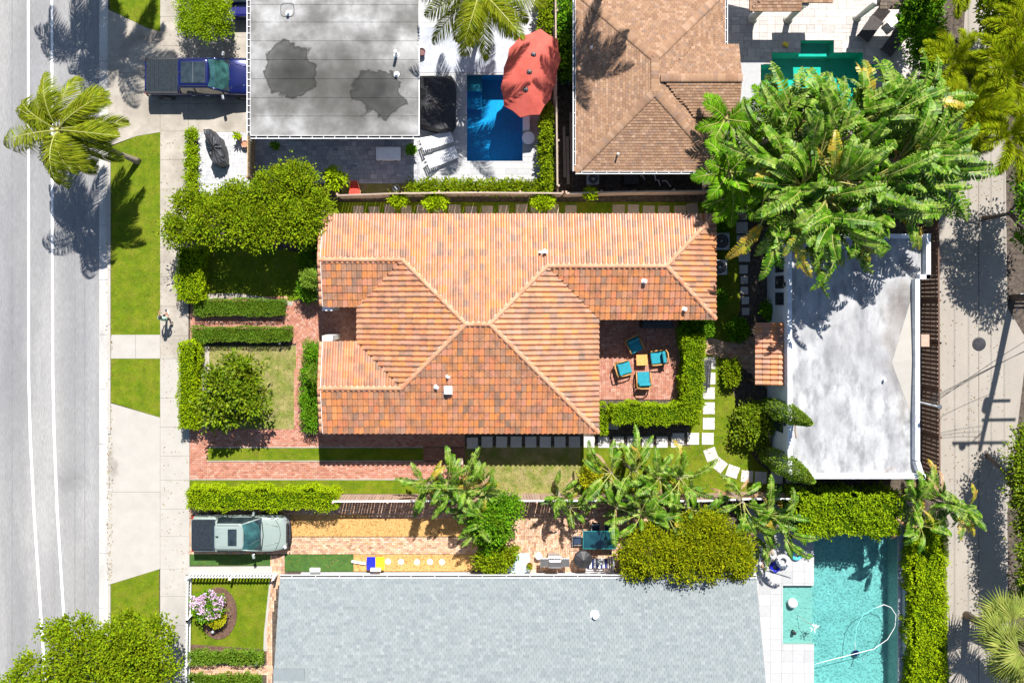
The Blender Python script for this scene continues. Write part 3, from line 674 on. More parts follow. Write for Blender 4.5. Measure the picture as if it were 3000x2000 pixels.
for (px, py, r, h, box) in ((1583, 739, .045, .25, 0), (1597, 737, .07, .3, 1), (1889, 823, .075, .28, 1), (2006, 905, .06, .28, 1), (1278, 1134, .07, .2, 0), (1312, 1103, .06, .22, 0)):
    z = 3.9; x, y = WX(px, z), WY(py, z); z = rz(x, y); x, y = WX(px, z + .2), WY(py, z + .2); vent(house, (x, y, z + .05), r, h)
    if box: MB().rbox((x, y, z + h + .06), (.17, .16, .06)).build('vent_cap', m_whitep, house, bevel=.01)
x, y = WX(1311, 4.5), WY(1148, 4.5); z = rz(x, y); MB().rbox((x, y, z + .24), (.36, .36, .22), (.1, 0, 0)).build('roof_vent_hood', m_white, house, bevel=.04)
MB().rbox((x, y, z + .05), (.42, .42, .22)).build('vent_base', m_mortar, house)

# ---- 2 flat roofed house, top left
Z2 = 3.3
flat = thing('flat_roofed_house', 'house with a flat grey rolled roof stained by two dark puddle marks', 'house')
X0, X1, Y0, Y1 = WX(734, Z2), WX(1227, Z2), WY(397, Z2), WY(-260, Z2)
m_roll = mat('rolled_roofing', [(.165, .163, .157), (.26, .258, .252), (.37, .37, .368)], .92, .6, .2, grain=.14, gscale=30, bump=.1, spec=.15, stain=(.10, .097, .088), sscale=.55, samt=.7)
# the two dark ponding marks are stains with a shape of their own
def add_marks(m, marks):
    nt = m.node_tree; L = nt.links.new; b = nt.nodes['Principled BSDF']; src = b.inputs['Base Color'].links[0].from_socket
    geo = _n(nt, 'ShaderNodeNewGeometry'); nz = _n(nt, 'ShaderNodeTexNoise'); nz.inputs['Scale'].default_value = 1.3; nz.inputs['Detail'].default_value = 4; L(geo.outputs['Position'], nz.inputs['Vector'])
    sb = _n(nt, 'ShaderNodeVectorMath', operation='SUBTRACT'); L(nz.outputs['Color'], sb.inputs[0]); sb.inputs[1].default_value = (.5, .5, .5)
    scn = _n(nt, 'ShaderNodeVectorMath', operation='SCALE'); L(sb.outputs[0], scn.inputs[0]); scn.inputs['Scale'].default_value = 1.7
    ad = _n(nt, 'ShaderNodeVectorMath', operation='ADD'); L(geo.outputs['Position'], ad.inputs[0]); L(scn.outputs[0], ad.inputs[1])
    for (cx, cy, z, rx, ry, c, amt, edge) in marks:
        s1 = _n(nt, 'ShaderNodeVectorMath', operation='SUBTRACT'); L(ad.outputs[0], s1.inputs[0]); s1.inputs[1].default_value = (cx, cy, z)
        s2 = _n(nt, 'ShaderNodeVectorMath', operation='MULTIPLY'); L(s1.outputs[0], s2.inputs[0]); s2.inputs[1].default_value = (1 / rx, 1 / ry, 0)
        ln = _n(nt, 'ShaderNodeVectorMath', operation='LENGTH'); L(s2.outputs[0], ln.inputs[0])
        rp = _n(nt, 'ShaderNodeValToRGB'); L(ln.outputs['Value'], rp.inputs[0]); e = rp.color_ramp.elements
        e[0].position = 0; e[0].color = (amt * .9,) * 3 + (1,); e[1].position = 1; e[1].color = (0, 0, 0, 1)
        if edge:
            q = e.new(.5); q.color = (amt * .72,) * 3 + (1,); q = e.new(.80); q.color = (amt * .62,) * 3 + (1,); q = e.new(.90); q.color = (amt * .85,) * 3 + (1,); q = e.new(.985); q.color = (0.0,) * 3 + (1,)
        mx = _n(nt, 'ShaderNodeMix', data_type='RGBA'); L(rp.outputs[0], mx.inputs[0]); L(src, mx.inputs[6]); mx.inputs[7].default_value = (*c, 1); src = mx.outputs[2]
    L(src, b.inputs['Base Color'])
add_marks(m_roll, [(WX(940, Z2), WY(235, Z2), 0, 5.2, 3.5, (.055, .053, .046), 1.0, 0), (WX(1060, Z2), WY(300, Z2), 0, 3.4, 3.2, (.055, .053, .047), .9, 0),
                   (WX(845, Z2), WY(207, Z2), 0, 1.35, 1.45, (.022, .023, .021), .98, 1), (WX(1112, Z2), WY(276, Z2), 0, 1.35, 1.25, (.022, .024, .023), .98, 1)])
add_marks(m_asphalt, [(WX(60), -2, 0, .8, 70, (.15, .15, .152), .45, 0), (WX(215), -2, 0, .9, 70, (.16, .16, .162), .4, 0), (WX(205), WY(1400), 0, 1.2, .9, (.12, .12, .12), .5, 0), (WX(100), WY(950), 0, .5, 1.6, (.13, .13, .13), .35, 0)])
add_marks(m_concw, [(WX(330), WY(1370), 0, .35, 1.3, (.14, .12, .10), .7, 0), (WX(525), WY(1850), 0, 1.1, 2.6, (.17, .165, .16), .6, 0)])
add_marks(m_conc, [(WX(440), WY(330), 0, 2.2, .9, (.16, .13, .10), .5, 0), (WX(420), WY(110), 0, 1.8, .6, (.19, .15, .11), .5, 0), (WX(630), WY(300), 0, 1.6, .7, (.14, .115, .09), .45, 0)])
ys = [-260, -190, -118, -50, 14, 65, 120, 175, 231, 286, 340, 397]
for a, b in zip(ys, ys[1:]):   # overlapping sheets, each a strip of its own
    ya, yb = WY(a, Z2), WY(b, Z2)
    MB().hexa([(X0, yb, Z2 - .05), (X1, yb, Z2 - .05), (X1, ya + .05, Z2 - .05), (X0, ya + .05, Z2 - .05), (X0, yb, Z2 + .012), (X1, yb, Z2 + .012), (X1, ya + .05, Z2 - .004), (X0, ya + .05, Z2 - .004)]).build('roof_sheet', m_roll, flat)
MB().box(X0 + .02, X1 - .02, Y0 + .02, Y1, Z2 - .3, Z2 - .052).build('fascia', m_wallg, flat)
MB().box(X0 + 1.5, X1 - .45, Y0 + .45, Y1 - .3, 0, Z2 - .302).build('wall', m_wallg, flat)
gutter_run(flat, (X0, Y0, Z2 - .02), (X0, Y1, Z2 - .02), (-.17, 0, 0), 34)
gutter_run(flat, (X0, Y0, Z2 - .02), (X1, Y0, Z2 - .02), (0, -.15, 0), 15)
MB().beam((X1 + .02, Y0, Z2 - .04), (X1 + .02, Y1, Z2 - .04), .04, .1).build('roof_edging', m_white, flat)
for (px, py, h) in ((1158, 150, .75), (1161, 215, .25), (842, 35, .3)):
    vent(flat, (WX(px, Z2 + h), WY(py, Z2 + h), Z2), .075, h)
mb = MB()
for k in range(20):
    t0, t1 = 2 * PI * k / 20, 2 * PI * (k + 1) / 20; f = lambda t: (WX(842, Z2) + .33 * math.copysign(abs(math.cos(t)) ** .5, math.cos(t)), WY(30, Z2) + .33 * math.copysign(abs(math.sin(t)) ** .5, math.sin(t)), Z2 + .01)
    mb.beam(f(t0), f(t1), .03, .02)
mb.build('sealed_patch', m_dark, flat)

# ---- 3 brown shingle house, top
Z3, SL3 = 2.9, .33
brown = thing('shingled_house', 'house with a hipped brown shingle roof and white gutters', 'house')
BX0, BX1, BY0, BY1 = WX(1686, Z3), WX(2124, Z3), WY(502, Z3), WY(-30, Z3); hb = (BX1 - BX0) / 2; xm = (BX0 + BX1) / 2
pl = [((BX0, 0, Z3), 0, 1, 1, 0, SL3, [(BY0, 0), (BY1, 0)], [(BY0, 0), (BY0 + hb, hb), (BY1 - hb, hb), (BY1, 0)]),
      ((BX1, 0, Z3), 0, 1, -1, 0, SL3, [(BY0, 0), (BY1, 0)], [(BY0, 0), (BY0 + hb, hb), (BY1 - hb, hb), (BY1, 0)]),
      ((0, BY0, Z3), 1, 0, 0, 1, SL3, [(BX0, 0), (BX1, 0)], [(BX0, 0), (xm, hb), (BX1, 0)]),
      ((0, BY1, Z3), 1, 0, 0, -1, SL3, [(BX0, 0), (BX1, 0)], [(BX0, 0), (xm, hb), (BX1, 0)])]
zt = Z3 + SL3 * hb; yg = WY(228, zt); hg = 1.80; ze2 = zt - SL3 * hg; gx1 = WX(2165, ze2); gx0 = xm + .3
pl += [((0, yg + hg, ze2), 1, 0, 0, -1, SL3, [(gx0, hg), (gx0 + hg * 1.0, 0), (gx1, 0)], [(gx0, hg), (gx1, hg)]),
       ((0, yg - hg, ze2), 1, 0, 0, 1, SL3, [(gx0, hg), (gx0 + hg * 1.0, 0), (gx1, 0)], [(gx0, hg), (gx1, hg)])]
roof_tiles(brown, pl, m_shingle, 300, .21, .14, 'shingle', 'shingle', 5)
AT, BT = (xm, BY0 + hb, zt + .02), (xm, BY1 - hb, zt + .02)
ridge_caps(brown, [(AT, BT), ((BX0, BY0, Z3 + .02), AT), ((BX1, BY0, Z3 + .02), AT), ((BX0, BY1, Z3 + .02), BT), ((BX1, BY1, Z3 + .02), BT), ((gx0, yg, zt + .02), (gx1, yg, zt + .02))], m_shingle, .15, .2, 'ridge_shingle', flat=True)
MB().prism([(BX0 + .4, BY0 + .4), (BX1 - .4, BY0 + .4), (BX1 - .4, BY1 - .4), (BX0 + .4, BY1 - .4)], 0, Z3 - .13).build('wall', m_wall, brown)
MB().box(BX1 - .39, gx1 - .4, yg - hg + .3, yg + hg - .3, 0, ze2 - .15).build('bay_wall', m_wall, brown)
gutter_run(brown, (BX0, BY0, Z3 - .02), (BX0, BY1, Z3 - .02), (-.12, 0, 0), 14); gutter_run(brown, (BX0, BY0, Z3 - .02), (BX1, BY0, Z3 - .02), (0, -.12, 0), 12)
gutter_run(brown, (BX1, yg + hg, Z3 - .02), (BX1, BY1, Z3 - .02), (.12, 0, 0), 5)
for px, py in ((1734, 138), (1811, 450)): vent(brown, (WX(px, 3.5), WY(py, 3.5), 3.1), .05, .45)

# ---- 4 grey shingle house, bottom
Z4, SL4 = 2.9, .34
grey = thing('grey_shingled_house', 'long house with a pale grey shingle roof along the bottom of the picture', 'house')
GX0, GX1, GY = WX(820, Z4), WX(2216, Z4), WY(1692, Z4); hh = 6.2
roof_tiles(grey, [((0, GY, Z4), 1, 0, 0, -1, SL4, [(GX0, 0), (GX1, 0)], [(GX0, hh), (GX1, hh)]),
                  ((0, GY - 2 * hh, Z4), 1, 0, 0, 1, SL4, [(GX0, 0), (GX1, 0)], [(GX0, hh), (GX1, hh)])], m_shg, 300, .24, .15, 'shingle', 'shingle', 6)
ridge_caps(grey, [((GX0, GY - hh, Z4 + SL4 * hh + .02), (GX1, GY - hh, Z4 + SL4 * hh + .02))], m_shg, .15, .25, 'ridge_shingle', flat=True)
mb = MB(); e = .55
mb.prism([(GX0 + e, GY - e), (GX1 - e, GY - e), (GX1 - e, GY - 2 * hh + e), (GX0 + e, GY - 2 * hh + e)], 0, Z4 - .14); mb.build('wall', m_wallg, grey)
gutter_run(grey, (GX0, GY, Z4 - .02), (GX1, GY, Z4 - .02), (0, .14, 0), 20)
vent(grey, (WX(1748, 4.3), WY(1817, 4.3), Z4 + SL4 * (GY - WY(1817, 4.2))), .12, .28, m_whitep, name='roof_vent')
zz = Z4 + SL4 * (GY - WY(1980, 4.5)); MB().prism([(WX(802, zz), WY(1956, zz)), (WX(893, zz), WY(1956, zz)), (WX(893, zz), WY(2100, zz)), (WX(802, zz), WY(2100, zz))], zz + .02, zz + .10).build('porch_roof', m_shg, grey)
for px in (922, 1100): MB().box(WX(px - 15, 1.0), WX(px + 15, 1.0), WY(1665, 1), WY(1674, 1), .8, .95).build('window_ledge', m_white, grey)

# ---- 5 white garage
Z5, ZP = 3.05, 3.5
gar = thing('garage', 'white flat roofed garage with low parapet and tiled door canopy', 'garage')
gx0, gx1, gy0, gy1 = WX(2312, ZP), WX(2712, ZP), WY(1402, ZP), WY(684, ZP)
sx0, sy0, sx1 = WX(2695, ZP), WY(817, ZP), WX(2727, ZP)
m_groof = mat('white_roof_coating', [(.27, .275, .285), (.34, .345, .352), (.40, .405, .41)], .75, 1.1, .16, grain=.06, gscale=22, bump=.1, stain=(.13, .135, .145), sscale=1.9, samt=.7, stretch=(1, .45, 1))
add_marks(m_groof, [(WX(2645, Z5), WY(880, Z5), 0, .85, 1.9, (.10, .078, .06), .9, 0), (WX(2612, Z5), WY(1000, Z5), 0, .75, 3.2, (.20, .17, .145), .8, 0), (WX(2645, Z5), WY(1190, Z5), 0, .42, 2.1, (.17, .15, .13), .75, 0), (WX(2500, Z5), WY(1000, Z5), 0, 2.4, 2.6, (.22, .22, .225), .5, 0), (WX(2570, Z5), WY(1392, Z5), 0, 1.2, .12, (.20, .12, .07), .8, 0)])
out = [(gx0, gy0), (gx1, gy0), (gx1 - .28, gy0 + .9), (sx0, sy0), (sx1, sy0), (sx1, gy1), (gx0 - .02, gy1)]
MB().prism(out[::-1], 0, Z5 - .004).build('wall', m_wallg, gar)
q = .1
MB().prism([(gx0 + q, gy0 + q), (gx1 - q, gy0 + q), (gx1 - q - .28, gy0 + .9), (sx0 - q, sy0 + q), (sx1 - q, sy0 + q), (sx1 - q, gy1 - q), (gx0 + q, gy1 - q)][::-1], Z5, Z5 + .02).build('roof', m_groof, gar)
mb = MB()
m_par = mat('parapet_coating', [(.62, .64, .67), (.72, .73, .75)], .8, 3, .12, grain=.1, stain=(.34, .37, .42), sscale=2, samt=.5)
for i in range(len(out)):
    a, b = out[i], out[(i + 1) % len(out)]; w = .22
    d = Vector((b[0] - a[0], b[1] - a[1], 0)).normalized(); nn = Vector((-d.y, d.x, 0)) * (w / 2)
    hgt = ZP - Z5 if i not in (5, 6) else .2
    if i == 6: hgt = .25
    MB().beam(Vector((a[0], a[1], Z5 + hgt / 2)) + nn + d * .002, Vector((b[0], b[1], Z5 + hgt / 2)) + nn - d * .002, w, hgt).build('parapet', m_par, gar)
T = [(WX(2682, Z5), WY(830, Z5)), (WX(2612, Z5), WY(1062, Z5)), (WX(2684, Z5), WY(1258, Z5))]
MB().add([(*T[0], Z5 + .03), (*T[1], Z5 + .03), (*T[2], Z5 + .03), (T[0][0], WY(1050, Z5), Z5 + .20)], [(0, 1, 3), (1, 2, 3), (2, 0, 3)]).build('roof_cricket', m_concw, gar)
wx = gx0 - .01
for py0, py1, zt_, zb in ((760, 798, 2.75, 1.55), (808, 845, 2.75, 1.55), (857, 893, 2.75, 1.55), (1210, 1263, 2.6, 1.3)):
    w = MB().box(wx - .035, wx + .02, WY(py1, 2), WY(py0, 2), zb, zt_).build('window', m_glass, gar)
    f = MB()
    for (ya, yb, za, zb2) in ((py0, py0 + 2.5, zb, zt_), (py1 - 2.5, py1, zb, zt_)): f.box(wx - .05, wx, WY(yb, 2), WY(ya, 2), za, zb2)
    f.box(wx - .05, wx, WY(py1, 2), WY(py0, 2), zb - .06, zb); f.build('window_frame', m_dark, w)
for py in (833, 1240): MB().rbox((wx - .08, WY(py, 2.9), 2.9), (.12, .22, .3)).build('wall_lantern', m_black, gar, bevel=.02)
vent(gar, (WX(2592, Z5 + .2), WY(1112, Z5 + .2), Z5), .06, .28)
MB().box(WX(2215, 2.3), wx, WY(1120, 2.3), WY(950, 2.3), 2.24, 2.28).build('canopy_board', m_woodb, gar)
cx0, cx1, cy0, cy1 = WX(2215, 2.4), wx, WY(1128, 2.4), WY(945, 2.4)
can = thing('door_canopy', 'small clay tiled canopy over the garage door', 'canopy')
roof_tiles(can, [((cx0, 0, 2.33), 0, 1, 1, 0, .32, [(cy0, 0), (cy1, 0)], [(cy0, cx1 - cx0), (cy1, cx1 - cx0)])], m_tile, 300, .262, .375)
MB().box(cx0 + .1, cx0 + .2, cy0 + .1, cy0 + .2, 0, 2.2).build('post', m_woodb, can); MB().box(cx0 + .1, cx0 + .2, cy1 - .2, cy1 - .1, 0, 2.2).build('post', m_woodb, can)
MB().box(wx - .04, wx, WY(1080, 1.5), WY(1000, 1.5), 0, 2.1).build('garage_door_leaf', m_woodb, gar)
mb = MB(); mb.tube([W(2330, 1238, Z5 + .05), W(2330, 1262, Z5 + .05), W(2333, 1282, Z5 + .05)], .025, 6); mb.build('roof_cable', m_bopb, gar)

# ---- 6 pool pavilion, top right
pav = thing('pool_pavilion', 'pale shingled pavilion roof on round white columns at the top edge', 'pavilion')
Z6 = 2.7; a, b, c = WX(2196, Z6), WX(2348, Z6), WY(33, Z6)
roof_tiles(pav, [((0, c, Z6), 1, 0, 0, 1, .3, [(a, 0), (b, 0)], [(a, 0), (a + 1.4, 1.4), (b, 1.4)]), ((0, WY(9, Z6), Z6 + .05), 1, 0, 0, 1, .3, [(WX(2338, Z6), 0), (WX(2440, Z6), 0)], [(WX(2338, Z6), 1.4), (WX(2440, Z6), 1.4)]),
                 ((a, 0, Z6), 0, 1, 1, 0, .3, [(c, 0), (c + 3, 0)], [(c, 0), (c + 1.4, 1.4), (c + 3, 1.4)])], m_shingle, 120, .24, .16, 'shingle', 'shingle', 8)
for px, py in ((2204, 46), (2308, 47)): MB().lathe([(.26, 0), (.26, .15), (.17, .2), (.15, 2.45), (.22, 2.55), (.22, 2.6)], W(px, py + 9, 0), 14).build('column', m_wall, pav, smooth=True)
pav2 = thing('patio_roof', 'dark shingled patio roof on white columns beside the loungers', 'pavilion')
a, b, c = WX(2577, Z6), WX(2734, Z6), WY(26, Z6)
roof_tiles(pav2, [((0, c, Z6), 1, 0, 0, 1, .3, [(a, 0), (b, 0)], [(a, 1.5), (b, 1.5)])], mat('dark_shingle', [(.12, .09, .07), (.17, .13, .10), (.09, .07, .06)], .9, isl=True), 100, .24, .16, 'shingle', 'shingle', 9)
for px, py in ((2510, 52), (2640, 50)): MB().lathe([(.24, 0), (.24, .12), (.15, .18), (.14, 2.4), (.2, 2.5)], W(px, py, 0), 14).build('column', m_wall, pav2, smooth=True)
# ------------------------------------------------------------------ foliage
def leaf_mesh(name, P, D, N, Ln, Wd, m, fold=.18):
    """folded diamond leaves: 4 vertices, 2 triangles each"""
    P = np.asarray(P); D = nrm(D); Sd = nrm(np.cross(D, N)); U = np.cross(Sd, D)
    Ln = np.broadcast_to(np.asarray(Ln, float).reshape(-1, 1), (len(P), 1)); Wd = np.broadcast_to(np.asarray(Wd, float).reshape(-1, 1), (len(P), 1))
    mid = P + D * Ln * .5 + U * Wd * fold
    V = np.stack([P, mid + Sd * Wd * .5, P + D * Ln, mid - Sd * Wd * .5], 1).reshape(-1, 3)
    b = np.arange(len(P), dtype=np.int32)[:, None] * 4
    F = np.concatenate([b + [0, 1, 2], b + [0, 2, 3]], 1).reshape(-1, 3)
    return arr_mesh(name, V, F, m)
def rdir(n, zmin=-1.0):
    z = rng.uniform(zmin, 1, n); t = rng.uniform(0, 2 * PI, n); r = np.sqrt(1 - z * z)
    return np.stack([r * np.cos(t), r * np.sin(t), z], 1)

def crown_arrays(blobs, clumps, leaves, rc=.28, zmin=-.25, inner=.25):
    rc = rc * .78; leaves = int(leaves * 1.15); inner = inner + .12; clumps = int(clumps * 1.12)
    """leaf positions gathered in tufts spread through and over rounded masses"""
    P = []; D = []; N = []
    area = np.array([b[3] * b[4] + b[4] * b[5] + b[3] * b[5] for b in blobs]); cnt = np.maximum(3, (clumps * area / area.sum()).astype(int))
    for b, c in zip(blobs, cnt):
        d = rdir(c, zmin); f0 = rng.uniform(0, 6, 3); lob = 1 + .13 * (np.sin(d[:, 0] * 5.3 + f0[0]) * np.sin(d[:, 1] * 5.1 + f0[1]) + np.sin(d[:, 0] * 9 + d[:, 1] * 7 + f0[2]) * .6); rad = lob * np.where(rng.random(c) < inner, rng.uniform(.35, .8, c), rng.uniform(.82, 1.06, c))
        ctr = np.array(b[:3]) + d * rad[:, None] * np.array(b[3:6])
        idx = np.repeat(np.arange(c), leaves); ctr = ctr[idx]; dd = d[idx]
        off = rng.normal(0, 1, (len(idx), 3)) * rc * rng.uniform(.6, 1.3, (c, 1))[idx] * [1, 1, .7]
        P.append(ctr + off); D.append(nrm(nrm(off) + dd * .5 + [0, 0, .1] + rng.normal(0, .35, (len(idx), 3)))); N.append(nrm(dd * .4 + nrm(off) * .5 + [0, 0, .8] + rng.normal(0, .35, (len(idx), 3))))
    return np.concatenate(P), np.concatenate(D), np.concatenate(N)

def limbs(root, base, blobs, r, m=None, n=None, seed=1):
    rr = random.Random(seed); base = Vector(base); top = Vector((0, 0, 0))
    for b in blobs: top += Vector(b[:3])
    top /= len(blobs); fork = base.lerp(Vector((top.x, top.y, base.z + (top.z - base.z) * .55)), .55 if False else 1.0)
    fork = Vector((base.x * .6 + top.x * .4, base.y * .6 + top.y * .4, base.z + (top.z - base.z) * .5))
    tr = MB(); tr.tube([base, base.lerp(fork, .5) + Vector((rr.uniform(-.06, .06), rr.uniform(-.06, .06), 0)), fork], [r, r * .8, r * .62], 10)
    tr.build('trunk', m or m_bark, root, smooth=True)
    for b in blobs:
        c = Vector(b[:3]); mid = fork.lerp(c, .5) + Vector((rr.uniform(-.15, .15), rr.uniform(-.15, .15), .1)); mb = MB()
        mb.tube([fork, mid, c + Vector((0, 0, b[5] * .3))], [r * .5, r * .32, r * .12], 7)
        for k in range(3):
            e = c + Vector((rr.uniform(-.8, .8) * b[3], rr.uniform(-.8, .8) * b[4], rr.uniform(.1, .7) * b[5])); mb.tube([mid, mid.lerp(e, .6) + Vector((0, 0, .1)), e], [r * .22, r * .13, r * .05], 5)
        mb.build('limb', m or m_bark, root, smooth=True)

def tree(name, label, cat, base, blobs, m, clumps, leaves, ll=.16, lw=.085, rc=.26, r=.12, group=None, inner=.25, zmin=-.25):
    """base (px, py); blobs (px, py, z, rx, ry, rz) with px measured at height z"""
    B = [(*W(b[0], b[1], b[2]), b[3], b[4], b[5]) for b in blobs]
    root = thing(name, label, cat, W(*base), group=group); o = Vector(root.location)
    Bl = [(b[0] - o.x, b[1] - o.y, b[2], b[3], b[4], b[5]) for b in B]
    P, D, N = crown_arrays(Bl, clumps, leaves, rc, zmin, inner)
    k = P[:, 2] > .03; P, D, N = P[k], D[k], N[k]; n = len(P)
    o2 = link('foliage', leaf_mesh('foliage', P, D, N, ll * rng.uniform(.6, 1.25, n), lw * rng.uniform(.7, 1.2, n), m), root); o2['kind'] = 'stuff'
    limbs(root, (0, 0, 0), Bl, r, seed=n)
    return root

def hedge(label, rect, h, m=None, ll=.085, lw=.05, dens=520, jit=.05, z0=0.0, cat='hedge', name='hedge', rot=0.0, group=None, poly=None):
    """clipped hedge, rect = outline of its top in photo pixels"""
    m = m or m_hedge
    x0, x1, y0, y1 = WX(rect[0], h), WX(rect[2], h), WY(rect[3], h), WY(rect[1], h); cx, cy = (x0 + x1) / 2, (y0 + y1) / 2; a, b = (x1 - x0) / 2, (y1 - y0) / 2
    root = thing(name, label, cat, (cx, cy, z0), math.radians(rot), group)
    nt = int(dens * 4 * a * b); ns = int(dens * .75 * 2 * (a + b) * 2 * (h - z0))
    P = np.stack([rng.uniform(-a, a, nt), rng.uniform(-b, b, nt), np.full(nt, h - z0)], 1); N = np.tile([0, 0, 1.0], (nt, 1))
    t = rng.uniform(0, 2 * (a + b) * 2, ns); per = [2 * a, 2 * b, 2 * a, 2 * b]; Q = np.zeros((ns, 3)); M = np.zeros((ns, 3)); acc = 0
    for i, p in enumerate(per):
        k = (t >= acc) & (t < acc + p); u = t[k] - acc; acc += p
        if i == 0: Q[k, 0] = u - a; Q[k, 1] = -b; M[k, 1] = -1
        if i == 1: Q[k, 0] = a; Q[k, 1] = u - b; M[k, 0] = 1
        if i == 2: Q[k, 0] = u - a; Q[k, 1] = b; M[k, 1] = 1
        if i == 3: Q[k, 0] = -a; Q[k, 1] = u - b; M[k, 0] = -1
    Q[:, 2] = rng.uniform(.02, h - z0, ns)
    P = np.concatenate([P, Q]); N = np.concatenate([N, M])
    lump = .06 * np.sin(P[:, 0:1] * 2.3 + P[:, 1:2] * 1.9 + cx) + .05 * np.sin(P[:, 0:1] * 5.1 + 1.3 * np.sin(P[:, 1:2] * 3.3)) + .03 * np.sin(P[:, 1:2] * 7.7 + P[:, 2:3] * 6) + .03 * np.sin(P[:, 0:1] * 13 + P[:, 1:2] * 11)
    P = P + N * (lump * (jit / .05) + rng.normal(0, jit * .6, (len(P), 1))) - N * .03
    D = nrm(N * .9 + rng.normal(0, .7, P.shape)); NN = nrm(N * .7 + [0, 0, .5] + rng.normal(0, .5, P.shape)); n = len(P)
    P[:, 2] = np.maximum(P[:, 2], .02)
    o = link('foliage', leaf_mesh('foliage', P, D, NN, ll * rng.uniform(.6, 1.4, n), lw * rng.uniform(.7, 1.3, n), m), root); o['kind'] = 'stuff'
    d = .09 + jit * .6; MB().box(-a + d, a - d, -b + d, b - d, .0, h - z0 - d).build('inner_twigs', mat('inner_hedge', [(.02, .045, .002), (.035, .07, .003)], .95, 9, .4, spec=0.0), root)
    return root

def frond_mesh(name, L=3.2, n=56, ll=.75, lw=.045, elev=.7, droop=1.5, seed=1, plum=0.0, wind=(0, 0, 0), hang=.5, mats=None, fwd=.55, twist=0.0, skip=.0):
    """one feather palm frond along +X: midrib tube plus separate leaflets"""
    g = np.random.default_rng(seed); m = 14; pts = [np.zeros(3)]; ang = elev; w = np.array(wind, float)
    for i in range(m):
        t = (i + 1) / m; a = elev - droop * t ** 1.3; d = np.array([math.cos(a), 0, math.sin(a)]) + w * .35 * t; d /= np.linalg.norm(d); pts.append(pts[-1] + d * L / m)
    pts = np.array(pts)
    def at(t):
        f = np.clip(t * m, 0, m - 1e-6); i = f.astype(int); u = (f - i)[:, None]; return pts[i] * (1 - u) + pts[i + 1] * u, nrm(pts[i + 1] - pts[i])
    nn = n * 2 if not plum else n * 4
    t = np.tile(np.linspace(.12, .995, nn // (2 if not plum else 4)), 2 if not plum else 4); t = np.clip(t + g.normal(0, .006, nn), .1, 1)
    P0, T = at(t); side = np.where(np.arange(nn) < nn // 2, 1.0, -1.0)[:, None]
    up = nrm(np.cross(T, np.cross([0, 0, 1.0], T))); Y = nrm(np.cross(up, T))
    if plum:
        phi = g.uniform(-1.9, 1.9, nn)[:, None]; base = Y * np.sin(phi) * 1.0 + up * np.cos(phi) * .9; D = nrm(base * 1.0 + T * fwd + g.normal(0, .12, (nn, 3)))
    else:
        ft = fwd + .9 * np.clip(t - .6, 0, 1)[:, None] * 2; D = nrm(Y * side + T * ft + up * (.12 + g.normal(0, .10, (nn, 1))) + g.normal(0, .05, (nn, 3)))
    prof = np.sin(PI * np.clip(t * .86 + .13, 0, 1)) ** .7 * ll; prof = (prof * g.uniform(.85, 1.1, nn))[:, None]
    hg = hang * (1 if not plum else .35); w3 = w * .75
    P1 = P0 + nrm(D + w3 * .5 + np.array([0, 0, -hg * .25])) * prof * .45
    P2_ = P1 + nrm(D + w3 * 1.1 + np.array([0, 0, -hg * 1.1])) * prof * .55
    wv = nrm(np.cross(D, up + g.normal(0, .35, (nn, 3)))) * lw * .5
    V = np.stack([P0 - wv * .6, P0 + wv * .6, P1 + wv, P1 - wv, P2_ + wv * .12, P2_ - wv * .12], 1)
    if skip: k = g.random(nn) > skip; V = V[k]
    nk = len(V); V = V.reshape(-1, 3); b = np.arange(nk, dtype=np.int32)[:, None] * 6
    F = np.concatenate([b + [0, 1, 2, 3], b + [3, 2, 4, 5]], 1).reshape(-1, 4)
    mb = MB(); mb.tube([tuple(p) for p in pts[::2]], [.035 * (1 - .85 * i / 7) + .004 for i in range(8)], 5, cap=False)
    off = len(V); V = np.concatenate([V, np.array(mb.v)]); F = np.concatenate([F, np.array(mb.f) + off])
    return arr_mesh(name, V, F, mats or [m_palm, m_rach], [0] * (nk * 2) + [1] * len(mb.f))

def palm(label, base, top, z, fronds, r=.13, cat='palm tree', name='palm_tree', group=None, nuts=0, bulge=1.3):
    """fronds: list of (mesh, azimuth, roll, scale)"""
    b = W(*base); t = W(top[0], top[1], z); root = thing(name, label, cat, b, group=group); t = t - b
    mb = MB(); K = 12; pts = [Vector((t.x * (k / K) ** 1.15, t.y * (k / K) ** 1.15, t.z * k / K)) for k in range(K + 1)]
    rs = [r * (bulge if k == 0 else 1.08 if k == 1 else 1.0 - .25 * k / K) for k in range(K + 1)]; mb.tube(pts, rs, 10); mb.build('trunk', m_barkp, root, smooth=True)
    mb = MB(); mb.lathe([(.04, -.25), (.13, -.1), (.12, .12), (.05, .3)], t, 9); mb.build('crown_shaft', m_rach, root, smooth=True)
    for me, az, roll, sc in fronds:
        M = Matrix.Translation(t + Vector((0, 0, .05))) @ Matrix.Rotation(az, 4, 'Z') @ Matrix.Rotation(roll, 4, 'X') @ Matrix.Scale(sc, 4)
        link('frond', me, root, M)
    for k in range(nuts):
        a = k * 2.4; MB().lathe([(.02, -.1), (.09, -.05), (.1, .03), (.03, .11)], t + Vector((math.cos(a) * .2, math.sin(a) * .2, -.15 - .05 * (k % 3))), 8).build('coconut', m_bopb, root, smooth=True)
    return root

